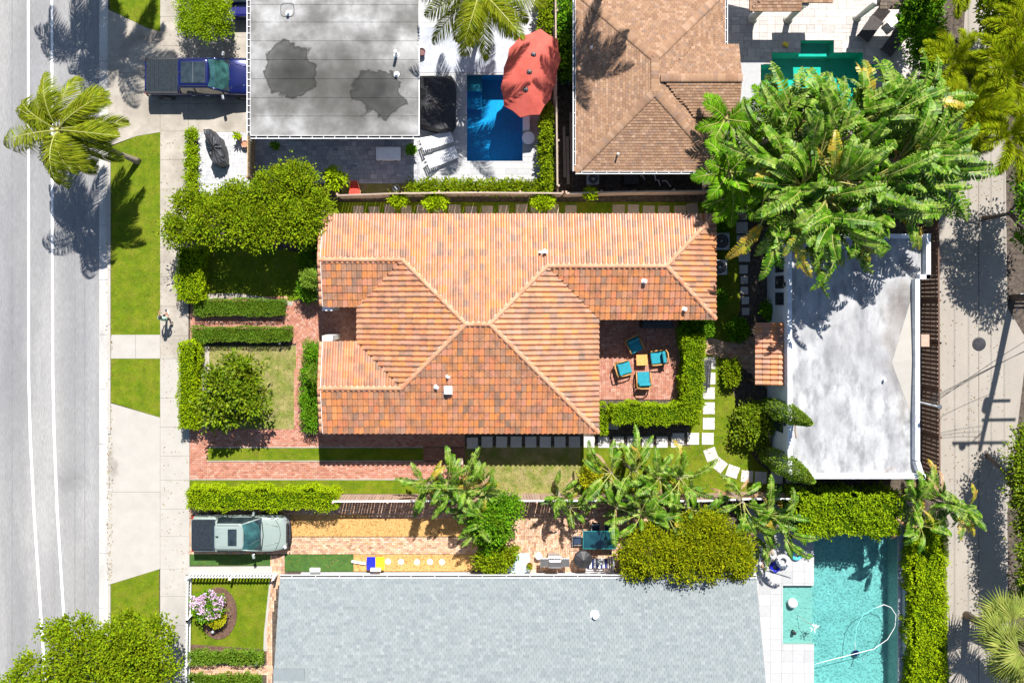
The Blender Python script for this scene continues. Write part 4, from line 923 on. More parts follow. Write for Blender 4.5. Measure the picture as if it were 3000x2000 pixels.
def paddle_mesh(name, L=1.5, Wd=.55, pet=.9, elev=1.1, droop=1.3, tears=.35, seed=1, mats=None, fold=.35):
    """bird-of-paradise leaf along +X: stalk and a blade split into drooping strips"""
    g = random.Random(seed); m = 16; tot = L + pet; pts = [Vector((0, 0, 0))]
    for i in range(m):
        t = (i + 1) / m; a = elev - droop * t ** 1.6; pts.append(pts[-1] + Vector((math.cos(a), 0, math.sin(a))) * tot / m)
    def at(s):
        f = min(max(s / tot * m, 0), m - 1e-6); i = int(f); return pts[i].lerp(pts[i + 1], f - i), (pts[i + 1] - pts[i]).normalized()
    mb = MB(); mb.tube([at(tot * k / 8)[0] for k in range(9)], [.032, .03, .027, .023, .02, .017, .013, .01, .004], 5, 1, cap=False)
    n = 15
    for sd in (1, -1):
        drop = g.uniform(.0, .25)
        for i in range(n):
            a, b = i / n, (i + 1) / n
            if g.random() < tears: drop = g.uniform(-.15, .8); ga, gb = .006, .010
            else: ga = gb = 0
            w = lambda t: Wd / 2 * (max(0.0, math.sin(PI * min(1, (t * .93 + .07)) ** .85)) ** .55)
            pa, ta = at(pet + L * a + ga * L); pb, tb = at(pet + L * b - gb * L)
            Y = Vector((0, 1, 0)) * sd; ua = Y.cross(ta).normalized() * (-sd); ua = Vector((-ta.z, 0, ta.x)); ub = Vector((-tb.z, 0, tb.x))
            wa, wb = w(a), w(b); fw = .16
            if tears and g.random() < .3: wa *= .93; wb *= .93
            p1a = pa + Y * wa * .55 + ua * wa * fold * .5 + ta * wa * fw; p1b = pb + Y * wb * .55 + ub * wb * fold * .5 + tb * wb * fw
            p2a = pa + Y * wa * (1 - drop * .25) + ua * (wa * fold * .35 - drop * wa) + ta * wa * fw * 2; p2b = pb + Y * wb * (1 - drop * .25) + ub * (wb * fold * .35 - drop * wb) + tb * wb * fw * 2
            if ga: p2a += ta * .02; p2b -= tb * .02
            q = [(pa, pb, p1b, p1a), (p1a, p1b, p2b, p2a)]
            for f in q: mb.add(list(f), [(0, 1, 2, 3) if sd < 0 else (3, 2, 1, 0)], 0)
    return mb.mesh(name, mats or [m_bop, m_rach])

PAD = [paddle_mesh('leaf', g_[0], g_[1] * 1.08, g_[2], g_[3], g_[4], g_[5], i) for i, g_ in enumerate([(1.5, .50, .8, 1.25, 1.3, .5), (1.7, .50, .9, .95, 1.5, .65), (1.35, .46, .7, .6, 1.3, .7), (1.6, .46, .9, 1.1, 2.0, .6), (1.25, .5, .7, .85, 1.7, .4), (1.8, .50, .9, .75, 1.2, .75), (1.1, .4, .6, 1.3, .8, .2)])]
PADY = [paddle_mesh('leaf', 1.5, .48, .8, .8, 1.6, .6, 21, [m_bopy, m_rach]), paddle_mesh('leaf', 1.3, .42, .8, .5, 1.7, .7, 22, [m_bopy, m_rach])]
PADB = [paddle_mesh('leaf', 1.2, .30, .8, .3, 1.9, .8, 23, [m_bopb, m_bopb], .1), paddle_mesh('leaf', 1.0, .26, .7, .1, 1.6, .8, 24, [m_bopb, m_bopb], .1)]
def paddle_clump(label, stems, group, seed, nl=12, sc=1.0, yel=.08, dry=.12, azb=None, spread=PI, under=7, cat='bird of paradise plant', name='bird_of_paradise_plant'):
    """stems: (px, py at ground, top height, lean_x, lean_y)"""
    rr = random.Random(seed); b0 = W(stems[0][0], stems[0][1]); root = thing(name, label, cat, b0, group=group)
    for (px, py, z, lx, ly) in stems:
        b = W(px, py) - b0; t = b + Vector((lx, ly, z)); mb = MB(); mb.tube([b, b.lerp(t, .5) + Vector((0, 0, .05)), t], [.11, .09, .07], 8); mb.build('stem', m_barkp, root, smooth=True)
        pl = rr.uniform(0, PI)
        for k in range(nl + under):
            az = (azb if azb is not None else 0) + (rr.uniform(-spread, spread) if azb is not None and k < nl else pl + (k % 2) * PI + rr.gauss(0, .75))
            u = rr.random(); me = rr.choice(PADY) if u < yel else rr.choice(PADB) if u < yel + dry else rr.choice(PAD)
            s = sc * rr.uniform(.8, 1.15)
            M = Matrix.Translation(t - Vector((0, 0, rr.uniform(0, .35) if k < nl else rr.uniform(.8, 1.8)))) @ Matrix.Rotation(az, 4, 'Z') @ Matrix.Rotation(rr.uniform(-.5, .25), 4, 'Y') @ Matrix.Rotation(rr.gauss(0, .5), 4, 'X') @ Matrix.Scale(s, 4)
            link('leaf', me, root, M)
    return root

# ---- street palm, blown towards the right
WIND = Vector((.75, .35, 0))
def wind_fronds(seed, n, L, ll, k=1.0, wind=WIND, lw=.036, rings=((.95, 1.5), (.45, 1.5), (.05, 1.2)), az0=0.0):
    fr = []; g = random.Random(seed)
    for i in range(n):
        az = az0 + i * 2.39996 + g.uniform(-.35, .35); ring = rings[i * len(rings) // n]
        wl = Matrix.Rotation(-az, 3, 'Z') @ wind * k
        me = frond_mesh('frond', L * g.uniform(.8, 1.08), 84, ll, lw, ring[0] + g.uniform(-.12, .12), ring[1] + g.uniform(-.4, .6), seed * 100 + i, wind=tuple(wl), hang=g.uniform(.6, 1.1), fwd=g.uniform(.6, 1.0))
        fr.append((me, az, g.uniform(-.2, .2), 1.0))
    return fr
palm('tall coconut palm leaning over the street, wind blown, on the long grass verge', (405, 473), (172, 382), 5.6, wind_fronds(3, 32, 3.35, 1.0, 1.35), r=.15, nuts=3)
palm('coconut palm at the top edge over the street, left of the driveway', (345, -150), (150, -215), 5.7, wind_fronds(5, 20, 3.3, .95), r=.15)
palm('coconut palm just above the top edge, shading the driveway', (300, -330), (240, -400), 8.6, wind_fronds(6, 18, 3.2, .9), r=.15)
palm('coconut palm hanging over the blue pool at the top edge', (1430, -30), (1405, -25), 6.4, wind_fronds(8, 26, 3.5, .95, .5, Vector((.3, -.4, 0))), r=.14, nuts=3)
palm('coconut palm above the brown shingled roof at the top edge', (1830, -160), (1830, -330), 10.5, wind_fronds(9, 16, 2.9, .7, .4), r=.13)

# ---- bushy foxtail palms, top right
FX = [frond_mesh('frond', 2.3, 105, .50, .026, e, d, 40 + i, plum=1.0, mats=[m_foxt, m_rach], fwd=.85) for i, (e, d) in enumerate([(1.15, 1.5), (.8, 1.5), (.45, 1.4), (.95, 1.9)])]
def foxtail(label, base, top, z, n, seed, sc=1.0, group='bushy foxtail palms by the alley'):
    g = random.Random(seed)
    palm(label, base, top, z, [(FX[i % 4], i * 2.39996 + g.uniform(-.2, .2), g.uniform(-.3, .3), sc * g.uniform(.85, 1.1)) for i in range(n)], .14, group=group)
for i, (lab, b, t, z, n, sc) in enumerate([
 ('foxtail palm with yellowed fronds nearest the travertine terrace', (2690, 230), (2790, 190), 5.5, 13, .95), ('foxtail palm right of the banana cluster, over the alley mouth', (2690, 380), (2830, 330), 6.0, 14, 1.0),
 ('foxtail palm at the right edge beside the top hedge tree', (2790, 270), (2950, 215), 6.2, 14, 1.05), ('foxtail palm at the right edge shading the alley', (2800, 440), (2945, 400), 6.0, 13, 1.0), ('foxtail palm at the very top of the alley', (2650, 0), (2790, -70), 6.5, 12, .9),
 ('second foxtail palm at the very top of the alley, right hand one', (2750, -60), (2905, -95), 6.5, 12, .8), ('low foxtail palm between the other two, under their crowns', (2740, 330), (2880, 270), 4.8, 14, .95),
 ('foxtail palm at the upper right edge with the yellowest fronds', (2820, 180), (2990, 110), 6.0, 13, 1.0), ('foxtail palm nearest the fence corner of the lot', (2680, 480), (2790, 440), 4.6, 12, .8)]):
    foxtail(lab, b, t, z, n, 60 + i, sc)
# ---- areca like palms between the brown roof and the big leaves
AR = [frond_mesh('frond', 1.75, 40, .50, .050, e, d, 80 + i, mats=[m_areca, m_rach], hang=.25, fwd=.8) for i, (e, d) in enumerate([(1.1, 1.3), (.7, 1.3), (.35, 1.1)])]
def areca(label, base, top, z, n, seed, sc=1.0, group='feather palms beside the brown roof'):
    g = random.Random(seed)
    palm(label, base, top, z, [(AR[i % 3], i * 2.39996 + g.uniform(-.2, .2), g.uniform(-.3, .3), sc * g.uniform(.85, 1.15)) for i in range(n)], .07, group=group)
areca('bright feather palm overlapping the right slope of the brown roof', (2080, 380), (2125, 350), 4.3, 11, 1, 1.0); areca('feather palm below it, touching the top fence', (2090, 530), (2135, 505), 4.6, 12, 2, 1.1)
areca('dark feather palm between the fence and the stepping slabs', (2110, 590), (2150, 575), 3.6, 10, 3, 1.0); areca('feather palm at the left end of the green pool', (2190, 340), (2260, 320), 4.3, 11, 4, .95)
areca('small feather palm beside the yellowed leaf', (2180, 455), (2235, 440), 3.5, 9, 5, .9)

# ---- big banana-like cluster, top right
G1 = 'tall bird of paradise plants of the big cluster'
labs = ['lower left plant of the big paddle leaf cluster, by the yellow hanging leaf', 'plant of the big cluster in front of the green pool', 'central plant of the big paddle leaf cluster', 'upper right plant of the big cluster near the foxtail palms',
        'right plant of the big cluster reaching over the alley', 'plant of the big cluster overhanging the garage roof', 'lower right plant of the big cluster beside the garage corner', 'left plant of the big cluster below the feather palms', 'upper middle plant of the big cluster at the pool edge']
def up(ix, iy, z): return (1400 + (ix - 1400) * (1 - z / H), 880 + (iy - 880) * (1 - z / H), z, 0, 0)
sts = [[up(2255, 610, 5.6), up(2300, 560, 6.2)], [up(2270, 400, 5.8), up(2340, 380, 6.2)], [up(2400, 470, 7.2), up(2470, 430, 7.2), up(2450, 530, 7.4)], [up(2560, 370, 7.0), up(2640, 350, 6.8)],
       [up(2640, 460, 6.8), up(2720, 440, 6.4), up(2690, 520, 6.2)], [up(2370, 640, 7.0), up(2460, 640, 7.2), up(2420, 580, 7.2)], [up(2540, 620, 6.8), up(2600, 590, 6.4), up(2550, 530, 7.2)], [up(2290, 480, 6.0), up(2350, 540, 6.6)], [up(2430, 370, 6.8), up(2500, 360, 7.0)]]
for i, (l, s) in enumerate(zip(labs, sts)): paddle_clump(l, s, G1, 100 + i, 13, 1.34, .09, .06, azb=[-1.3, .9, .8, .75, .1, -1.25, -.9, 2.4, 1.0][i], spread=1.5, under=2)
tree('shrub', 'dark undergrowth beneath the big paddle leaves', 'shrub', (2400, 500), [(x, y, 1.4, 1.3, 1.3, .9) for x in (2270, 2380, 2490, 2600) for y in (380, 480, 570)], m_shade, 420, 30, .22, .12, .26, .1)
# ---- rows along the lower fence
G2 = 'bird of paradise plants along the lower fence'
paddle_clump('bird of paradise clump left of centre on the lower fence, over the brick wheel track', [(1270, 1405, 2.3, -.3, .1), (1315, 1400, 2.7, 0, .2), (1360, 1410, 2.9, .1, .2), (1410, 1405, 2.7, .2, 0)], G2, 201, 10, .78, .07, .12)
paddle_clump('bird of paradise clump hanging down over the planted divider', [(1370, 1455, 2.4, .1, -.3), (1425, 1465, 2.3, .1, -.4), (1405, 1500, 1.9, 0, -.2)], G2, 202, 9, .75, .07, .15)
paddle_clump('small bird of paradise clump by the golden shrub', [(1630, 1430, 2.1, 0, 0), (1660, 1455, 1.9, 0, -.2)], G2, 203, 8, .65, .05, .12)
paddle_clump('large bird of paradise clump beside the sunlit stepping slabs', [(1770, 1370, 2.7, 0, .2), (1830, 1360, 3.0, .1, .2), (1890, 1375, 3.0, .2, .1), (1950, 1380, 2.8, .2, .1)], G2, 204, 11, .82, .06, .08)
paddle_clump('large bird of paradise clump above the yellow green tree', [(1790, 1450, 2.7, -.1, -.1), (1850, 1455, 2.9, 0, -.3), (1920, 1460, 3.0, .1, -.3), (1980, 1450, 2.8, .2, -.2)], G2, 205, 11, .82, .06, .10)
paddle_clump('bird of paradise clump at the left corner of the turquoise pool', [(2130, 1440, 2.8, .1, 0), (2190, 1460, 3.0, .1, -.2), (2240, 1500, 2.7, .1, -.3), (2170, 1520, 2.2, 0, -.2)], G2, 206, 11, .82, .08, .12)
paddle_clump('bird of paradise clump at the right corner of the turquoise pool, over the alley', [(2590, 1440, 2.9, .2, -.1), (2650, 1430, 3.1, .4, .1), (2700, 1450, 3.0, .5, -.1), (2620, 1490, 2.6, .1, -.3)], G2, 207, 11, .82, .07, .12)

# ---- fan palm, bottom right
def fan_mesh(seed, Rr=.85, n=34, sweep=2.6, pet=1.0, elev=.9):
    g = random.Random(seed); mb = MB(); tip = Vector((math.cos(elev), 0, math.sin(elev))) * pet; mb.tube([(0, 0, 0), tip * .6 + Vector((0, 0, .03)), tip], [.025, .02, .012], 5, 1)
    for i in range(n):
        a = -sweep / 2 + sweep * i / (n - 1); a += g.uniform(-.03, .03); L = Rr * (.75 + .25 * math.cos(a * .8)) * g.uniform(.92, 1.05)
        def q(r, da, dz=0): 
            x, y = math.cos(a + da) * r, math.sin(a + da) * r; z = -.25 * r * r / Rr - .15 * abs(math.sin(a)) * r + dz
            return tip + Vector((x * math.cos(elev * .35) + z * .2, y, z + x * math.sin(elev * .35)))
        h = sweep / n / 2; mb.add([q(.03, 0), q(L * .5, -h), q(L * .5, 0, .03), q(L * .5, h), q(L, 0, -.06)], [(0, 1, 2), (0, 2, 3), (1, 4, 2), (2, 4, 3)], 0)
    return mb.mesh('leaf', [m_fan, m_rach])
FN = [fan_mesh(i, .95, 22, 3.3, 1.1, e) for i, e in enumerate((1.25, .9, .5, .15))]
fb = W(2830, 1800); fr = thing('fan_palm', 'big fan palm with stiff pleated leaves in the bottom right corner', 'palm tree', fb); ft = W(2965, 1875, 3.6) - fb
MB().tube([(0, 0, 0), ft * .5, ft], [.22, .18, .16], 10).build('trunk', m_barkp, fr, smooth=True)
for i in range(38):
    e = i % 4; az = i * 2.39996; link('leaf', FN[e], fr, Matrix.Translation(ft) @ Matrix.Rotation(az, 4, 'Z') @ Matrix.Rotation(R.uniform(-.15, .15), 4, 'X') @ Matrix.Scale(R.uniform(1.15, 1.5), 4))

# ---- leafy trees and shrubs
tree('tree', 'broad leafy street tree filling the bottom left corner', 'tree', (300, 2010), [(130, 1990, 3.6, 1.7, 1.3, 1.1), (250, 1940, 4.0, 1.7, 1.5, 1.2), (370, 1900, 4.0, 1.6, 1.4, 1.2), (440, 1960, 3.6, 1.3, 1.3, 1.1), (210, 1870, 3.7, 1.1, .9, .8), (380, 1820, 3.5, .55, .55, .5), (480, 1830, 3.4, .6, .6, .5), (330, 2030, 4.2, 1.9, 1.4, 1.2), (60, 2060, 3.2, 1.3, 1.0, .9), (160, 1850, 3.3, .6, .5, .4)], m_tree, 560, 42, .15, .10, .24, .17)
tree('tree', 'spreading clipped tree row between the two front gardens', 'tree', (700, 640), [(535, 670, 2.9, .85, .75, .7), (565, 600, 2.7, .8, .7, .7), (640, 640, 3.2, 1.2, 1.1, .8), (750, 655, 3.3, 1.3, 1.1, .85), (860, 630, 3.3, 1.2, 1.15, .85), (800, 560, 3.2, 1.1, .9, .8), (870, 525, 3.3, .8, .7, .75), (690, 580, 3.0, 1.0, .7, .8), (930, 610, 2.9, .6, .8, .7), (900, 680, 3.0, .6, .6, .6)], m_tree, 780, 44, .13, .085, .22, .16)
tree('magnolia_tree', 'round glossy leaved magnolia on the sunny front lawn', 'tree', (700, 1130), [(680, 1150, 2.3, 1.15, 1.1, .9), (640, 1210, 2.1, .8, .8, .7), (720, 1100, 2.3, .8, .8, .7), (740, 1180, 2.2, .75, .8, .7), (640, 1110, 2.2, .6, .6, .6), (690, 1060, 2.0, .4, .3, .3)], m_mag, 190, 30, .22, .11, .2, .09)
tree('tree', 'yellow green flowering tree leaning on the grey roof', 'tree', (2010, 1600), [(1900, 1610, 3.3, 1.4, 1.1, .9), (2010, 1630, 3.5, 1.5, 1.1, .9), (2110, 1610, 3.4, 1.4, 1.1, .9), (2060, 1550, 3.3, 1.2, .9, .8), (2160, 1640, 3.0, .8, .8, .7), (1860, 1650, 3.0, .6, .6, .6)], m_yel, 620, 42, .12, .075, .2, .13)
tree('shrub', 'golden yellow shrub between the bird of paradise clumps', 'shrub', (1735, 1390), [(1735, 1385, 1.3, .55, .45, .5), (1730, 1420, 1.1, .5, .3, .4)], m_gold, 60, 34, .09, .06, .12, .04)
tree('tree', 'glossy round tree at the planted divider below the fence', 'tree', (1450, 1530), [(1440, 1530, 2.3, .95, .9, .8), (1480, 1490, 2.2, .7, .7, .7), (1430, 1590, 1.8, .5, .4, .4)], m_shade, 170, 34, .15, .085, .18, .08)
tree('shrub', 'leafy shrub against the grey roof gutter', 'shrub', (1455, 1630), [(1450, 1630, 1.6, .9, .7, .6), (1430, 1650, 1.5, .5, .4, .4), (1490, 1620, 1.3, .4, .4, .4)], m_tree, 110, 36, .13, .08, .16, .05)
tree('shrub', 'dense clipped shrub above the driveway, beside the vehicle with the open door', 'shrub', (600, 40), [(555, 10, 1.9, .75, .8, .55), (555, 65, 1.8, .6, .6, .5), (610, 75, 1.9, .75, .6, .5), (610, 10, 2.1, .9, .9, .5), (650, 40, 2.0, .5, .7, .5), (590, -60, 2.0, 1.3, 1.0, .5), (655, 90, 1.7, .35, .35, .4)], m_hedge, 520, 34, .085, .055, .15, .06)
tree('shrub', 'narrow shrub strip in front of the covered motorcycle', 'shrub', (563, 450), [(563, 400, .5, .28, .35, .4), (563, 440, .5, .28, .4, .4), (563, 480, .55, .28, .4, .4), (560, 520, .6, .3, .4, .45)], m_hedge, 110, 26, .10, .07, .1, .03)
tree('shrub', 'lime leaved shrub by the red chair', 'shrub', (985, 520), [(985, 520, 1.0, .45, .45, .4)], m_lime, 20, 26, .26, .09, .12, .03)
for i, (lab, x, y, r, z) in enumerate([('foundation shrub above the round topiary', 905, 760, .45, 1.0), ('foundation shrub right under the upper topiary', 905, 850, .42, .9), ('dark foundation shrub at the roof edge below the tree', 930, 720, .4, 1.1)]):
    tree('shrub', lab, 'shrub', (x, y), [(x, y, z, r, r * 1.3, .6)], m_shade, 50, 34, .09, .06, .12, .03, group='foundation shrubs at the upper front wing')
for i, (lab, x, y) in enumerate([('foundation hedge section nearest the porch', 915, 1035), ('foundation hedge section beside the conical topiary', 915, 1100), ('foundation hedge section mid wall', 912, 1160), ('foundation hedge section at the lower roof corner', 915, 1225)]):
    tree('shrub', lab, 'shrub', (x, y), [(x - 3, y, .75, .48, .62, .6)], m_shade, 60, 34, .08, .055, .12, .03, group='foundation shrubs at the lower front wing')
tree('topiary', 'pale round topiary ball at the upper foundation bed', 'topiary', (915, 825), [(907, 815, 2.1, .46, .42, .42)], m_cyp, 70, 40, .07, .045, .09, .04, zmin=-.9)
# cone shaped plants
def cone(label, base, h, r, m=m_cyp, lean=(0, 0), name='topiary', cat='topiary', power=.8, n=2600, group=None, ll=.10):
    root = thing(name, label, cat, W(*base), group=group); t = rng.random(n) ** .8; a = rng.uniform(0, 2 * PI, n)
    prof = r * np.sin(PI * np.clip(t * .82 + .18, 0, 1)) ** power * (1 + .10 * np.sin(a * 5 + t * 17)) * rng.uniform(.8, 1.04, n)
    P = np.stack([np.cos(a) * prof + lean[0] * t, np.sin(a) * prof + lean[1] * t, .15 + t * (h - .15)], 1); N = nrm(np.stack([np.cos(a), np.sin(a), .5 + 0 * a], 1) + rng.normal(0, .35, (n, 3)))
    D = nrm(np.stack([np.cos(a), np.sin(a), 1.0 + 0 * a], 1) + rng.normal(0, .45, (n, 3)))
    o = link('foliage', leaf_mesh('foliage', P, D, N, ll * rng.uniform(.6, 1.3, n), ll * .5, m), root); o['kind'] = 'stuff'
    MB().tube([(0, 0, 0), (lean[0] * .8, lean[1] * .8, h * .8)], [.06, .02], 7).build('trunk', m_bark, root); return root
cone('cone shaped topiary leaning over the brick side path', (945, 1075), 2.9, .48, n=2600, ll=.07, lean=(-.1, -.3))
cone('upper slim cypress leaning over the garage parapet', (2238, 1182), 6.1, .45, lean=(.35, -.25), name='cypress_tree', cat='cypress', n=6500, power=.8, group='slim cypresses before the garage', ll=.12)
cone('lower slim cypress leaning over the garage corner', (2234, 1324), 6.3, .52, lean=(.45, -.35), name='cypress_tree', cat='cypress', n=7500, power=.8, group='slim cypresses before the garage', ll=.12)
tree('shrub', 'bushy dark shrub bed between the two cypresses', 'shrub', (2215, 1260), [(2205, 1250, .9, .45, .6, .5), (2240, 1245, .9, .5, .5, .5), (2185, 1215, .8, .4, .35, .4), (2225, 1290, .7, .4, .35, .4), (2172, 1265, .7, .3, .5, .4), (2210, 1200, .7, .3, .3, .35)], m_mag, 120, 24, .16, .09, .2, .05)
for i, (lab, x, y, r) in enumerate([('small round plant where the brick path meets the back lawn', 2142, 1075, .30), ('small plant just below it on the bed edge', 2142, 1108, .28), ('dark round shrub beside the narrow lawn', 2157, 965, .5), ('shrub under the garage windows', 2262, 910, .45), ('dark shrub at the upper right house corner', 2110, 640, .55), ('bright shrub behind the right eave', 2105, 870, .3)]):
    tree('shrub', lab, 'shrub', (x, y), [(x, y, .45, r, r, .45)], m_tree if i < 2 else m_shade, int(40 + 90 * r), 26, .12, .07, .12, .03, group='small shrubs of the garage garden')
for i, (lab, x, y, r) in enumerate([('leafy plant over the top fence left of its middle', 1165, 588, .3), ('pair of bright leafy plants at the middle of the top fence', 1275, 590, .45), ('leafy plant over the top fence below the hedge corner', 1590, 592, .45), ('tiny bright plant on the fence below the brown roof', 1728, 568, .15)]):
    tree('shrub', lab, 'shrub', (x, y), [(x, y, 1.2, r, r * .6, .5)], m_lime, int(30 + 90 * r), 26, .13, .08, .12, .03, group='bright plants growing over the top fence')
tree('shrub', 'leafy border along the lower edge of the white pool deck', 'shrub', (1400, 548), [(x, 547 + R.uniform(-3, 3), .5, .38, .3, .4) for x in range(1215, 1610, 34)], m_tree, 260, 26, .12, .075, .12, .03)
tree('shrub', 'creeping leafy border on the pool side of the upright fence', 'shrub', (1600, 400), [(1600, y, .9, .26, .4, .7) for y in range(330, 560, 36)], m_tree, 200, 26, .13, .085, .12, .03)
tree('shrub', 'leafy border beside the upright fence above the red parasol', 'shrub', (1600, 50), [(1597, y, 1.1, .3, .5, .8) for y in range(-20, 80, 32)], m_tree, 90, 26, .13, .085, .12, .03)
tree('shrub', 'dark bush in the shade left of the brown roof', 'shrub', (1662, 120), [(1660, y, 1.0, .4, .7, .7) for y in (70, 130, 190, 20)], m_shade, 130, 26, .16, .09, .15, .04)
tree('tree', 'leafy tree at the top right corner beyond the alley', 'tree', (2900, 90), [(2960, 40, 4.5, 1.4, 1.6, 1.2), (3010, 110, 4.3, 1.2, 1.3, 1.1), (2950, 130, 3.6, .7, .8, .8), (2990, -60, 4.5, 1.6, 1.5, 1.2)], m_tree, 330, 36, .19, .11, .24, .14)
tree('tree', 'dark leafy tree behind the terrace loungers', 'tree', (2640, 120), [(2700, 90, 3.0, .9, 1.0, .9), (2720, 160, 2.8, .8, .8, .8), (2670, 60, 2.6, .6, .7, .6), (2700, 10, 3.0, .8, .8, .8)], m_shade, 230, 34, .18, .1, .22, .1)
tree('tree', 'tree casting its shade on the alley, right edge above the wires', 'tree', (2880, 640), [(3080, 560, 5.2, 1.5, 1.7, 1.2), (3060, 470, 5.0, 1.3, 1.2, 1.1), (3050, 640, 4.8, .9, .9, .9), (3080, 710, 4.2, .8, .8, .8), (3010, 700, 2.0, .5, .8, .7), (3000, 560, 2.2, .5, .9, .8)], m_shade, 250, 32, .18, .1, .24, .14)
tree('tree', 'dense dark hedge tree at the right edge above the fan palm', 'tree', (2890, 1330), [(3010, 1350, 3.2, .9, 1.0, 1.0), (3015, 1430, 3.3, .9, 1.0, 1.0), (3025, 1290, 2.8, .8, .7, .9), (3020, 1510, 3.0, .7, 1.0, .9), (3025, 1590, 3.0, .7, 1.0, .9), (3030, 1660, 2.9, .7, .9, .9)], m_mag, 420, 34, .16, .09, .22, .12)
rf = thing('flowering_shrub', 'dark shrub with red blossoms at the right edge', 'shrub', W(2950, 1680)); P, D, N = crown_arrays([(0, 0, 1.6, .5, .8, .6)], 40, 24, .14); link('foliage', leaf_mesh('foliage', P, D, N, .12, .08, m_shade), rf)['kind'] = 'stuff'
P, D, N = crown_arrays([(.02, 0, 2.1, .4, .5, .2)], 6, 12, .05); link('blossom', leaf_mesh('blossom', P, D, N, .09, .08, m_redfl), rf); MB().tube([(0, 0, 0), (0, 0, 1.5)], [.04, .02], 6).build('trunk', m_bark, rf)

# ---- hedges
hedge('tall clipped hedge by the sidewalk above the brick walk', (517, 724, 590, 878), 1.35, m_lime, jit=.06)
hedge('tall clipped hedge by the sidewalk before the sunny lawn', (520, 1006, 572, 1256), 1.35, m_lime)
hedge('low box hedge above the brick walk', (566, 876, 832, 924), .75, m_hedge2, .06, .035, 900, .03)
hedge('low box hedge below the brick walk', (560, 958, 850, 1000), .75, m_hedge2, .06, .035, 900, .03)
hedge('long lime hedge behind the pale pickup', (543, 1438, 985, 1492), 1.7, m_lime, jit=.07)
hedge('upright arm of the patio hedge beside the stepping slabs', (2006, 984, 2062, 1190), 1.7, m_hedge, jit=.06)
hedge('level arm of the patio hedge below the teal chairs', (1797, 1188, 2050, 1243), 1.7, m_hedge, jit=.06)
hedge('short hedge stub at the lower right house corner', (1757, 1192, 1780, 1275), 1.1, m_hedge, jit=.06)
hedge('dark hedge corner under the right eave of the tiled house', (2003, 938, 2090, 984), 1.4, m_shade, jit=.07)
hedge('tall vivid hedge between turquoise pool and alley', (2680, 1540, 2776, 2120), 1.35, m_lime, .12, .06, 420, .07)
hedge('broad glossy hedge at the head of the turquoise pool', (2340, 1452, 2640, 1566), 2.4, m_hedge, .11, .08, 420, .09)
hedge('clipped front hedge inside the picket fenced garden', (551, 1912, 768, 1944), .6, m_hedge2, .08, .05, 700, .06)
hedge('planted bed hedge at the bottom edge with orange flowers', (551, 1978, 760, 2030), .45, m_hedge2, .08, .05, 600, .07)

# ---- bed in the picket fenced garden
mulch = MB(); mulch.lathe([(1.0, 0), (.97, .07), (.5, .1)], W(640, 1795), 28, sx=1.02, sy=1.42); mulch.build('mulch_bed', m_mulch, kind='structure')
cm = thing('flowering_shrub', 'pink flowering shrub in the oval mulch bed', 'shrub', W(625, 1765)); P, D, N = crown_arrays([(0, .15, 1.0, .75, .7, .5)], 60, 26, .13); link('foliage', leaf_mesh('foliage', P, D, N, .12, .08, m_shade), cm)['kind'] = 'stuff'
P, D, N = crown_arrays([(0, .3, 1.25, .78, .7, .35)], 44, 22, .07); link('blossom', leaf_mesh('blossom', P, D, N, .08, .08, m_flow), cm)['kind'] = 'stuff'; MB().tube([(0, 0, 0), (0, .1, .9)], [.04, .02], 6).build('trunk', m_bark, cm)
tree('shrub', 'round lime green shrub in the oval mulch bed', 'shrub', (640, 1800), [(632, 1808, .6, .46, .46, .45)], m_gold, 120, 26, .06, .04, .06, .03)

# ---- tufts over the lawns
V = []
for poly, dens in LAWNS:
    xs = [p[0] for p in poly]; ys = [p[1] for p in poly]; n = int((max(xs) - min(xs)) * (max(ys) - min(ys)) * dens)
    q = np.stack([rng.uniform(min(xs), max(xs), n), rng.uniform(min(ys), max(ys), n)], 1)
    V.append(np.array([p for p in q if in_poly(p[0], p[1], poly)]).reshape(-1, 2))
q = np.concatenate(V); n = len(q); P = np.concatenate([q, np.full((n, 1), .03)], 1)
link('grass', leaf_mesh('grass', P, rng.normal(0, 1, (n, 3)) * [1, 1, 0] + [0, 0, .25], np.tile([0, 0, 1.0], (n, 1)) + rng.normal(0, .3, (n, 3)), rng.uniform(.04, .09, n), .03, m_blade))['kind'] = 'stuff'
bpy.data.objects['grass']['label'] = 'loose blades standing up from the lawns'

# ---- fallen leaves along kerbs, paths and lawns
q = []
for (x0, y0, x1, y1, n) in ((315, 700, 330, 1700, 420), (470, 380, 560, 1740, 260), (600, 1256, 1350, 1400, 300), (850, 1470, 1400, 1660, 420), (1410, 1470, 1860, 1680, 420), (2060, 640, 2250, 1440, 420), (1360, 1310, 2250, 1440, 500), (2750, 500, 2940, 1990, 420), (1630, 300, 1680, 560, 160), (560, 700, 890, 1250, 300), (1755, 940, 1990, 1160, 60)):
    q.append(np.stack([rng.uniform(WX(x0), WX(x1), n), rng.uniform(WY(y1), WY(y0), n), np.full(n, .06)], 1))
P = np.concatenate(q); n = len(P)
o = link('fallen_leaves', leaf_mesh('fallen_leaves', P, rng.normal(0, 1, (n, 3)) * [1, 1, .1], np.tile([0, 0, 1.0], (n, 1)) + rng.normal(0, .15, (n, 3)), rng.uniform(.05, .12, n), .04, leafm('fallen_leaf', [(.22, .13, .05), (.32, .22, .08), (.12, .07, .03), (.30, .28, .05)], .1, .8)))
o['kind'] = 'stuff'; o['label'] = 'dry fallen leaves scattered on paths and lawns'
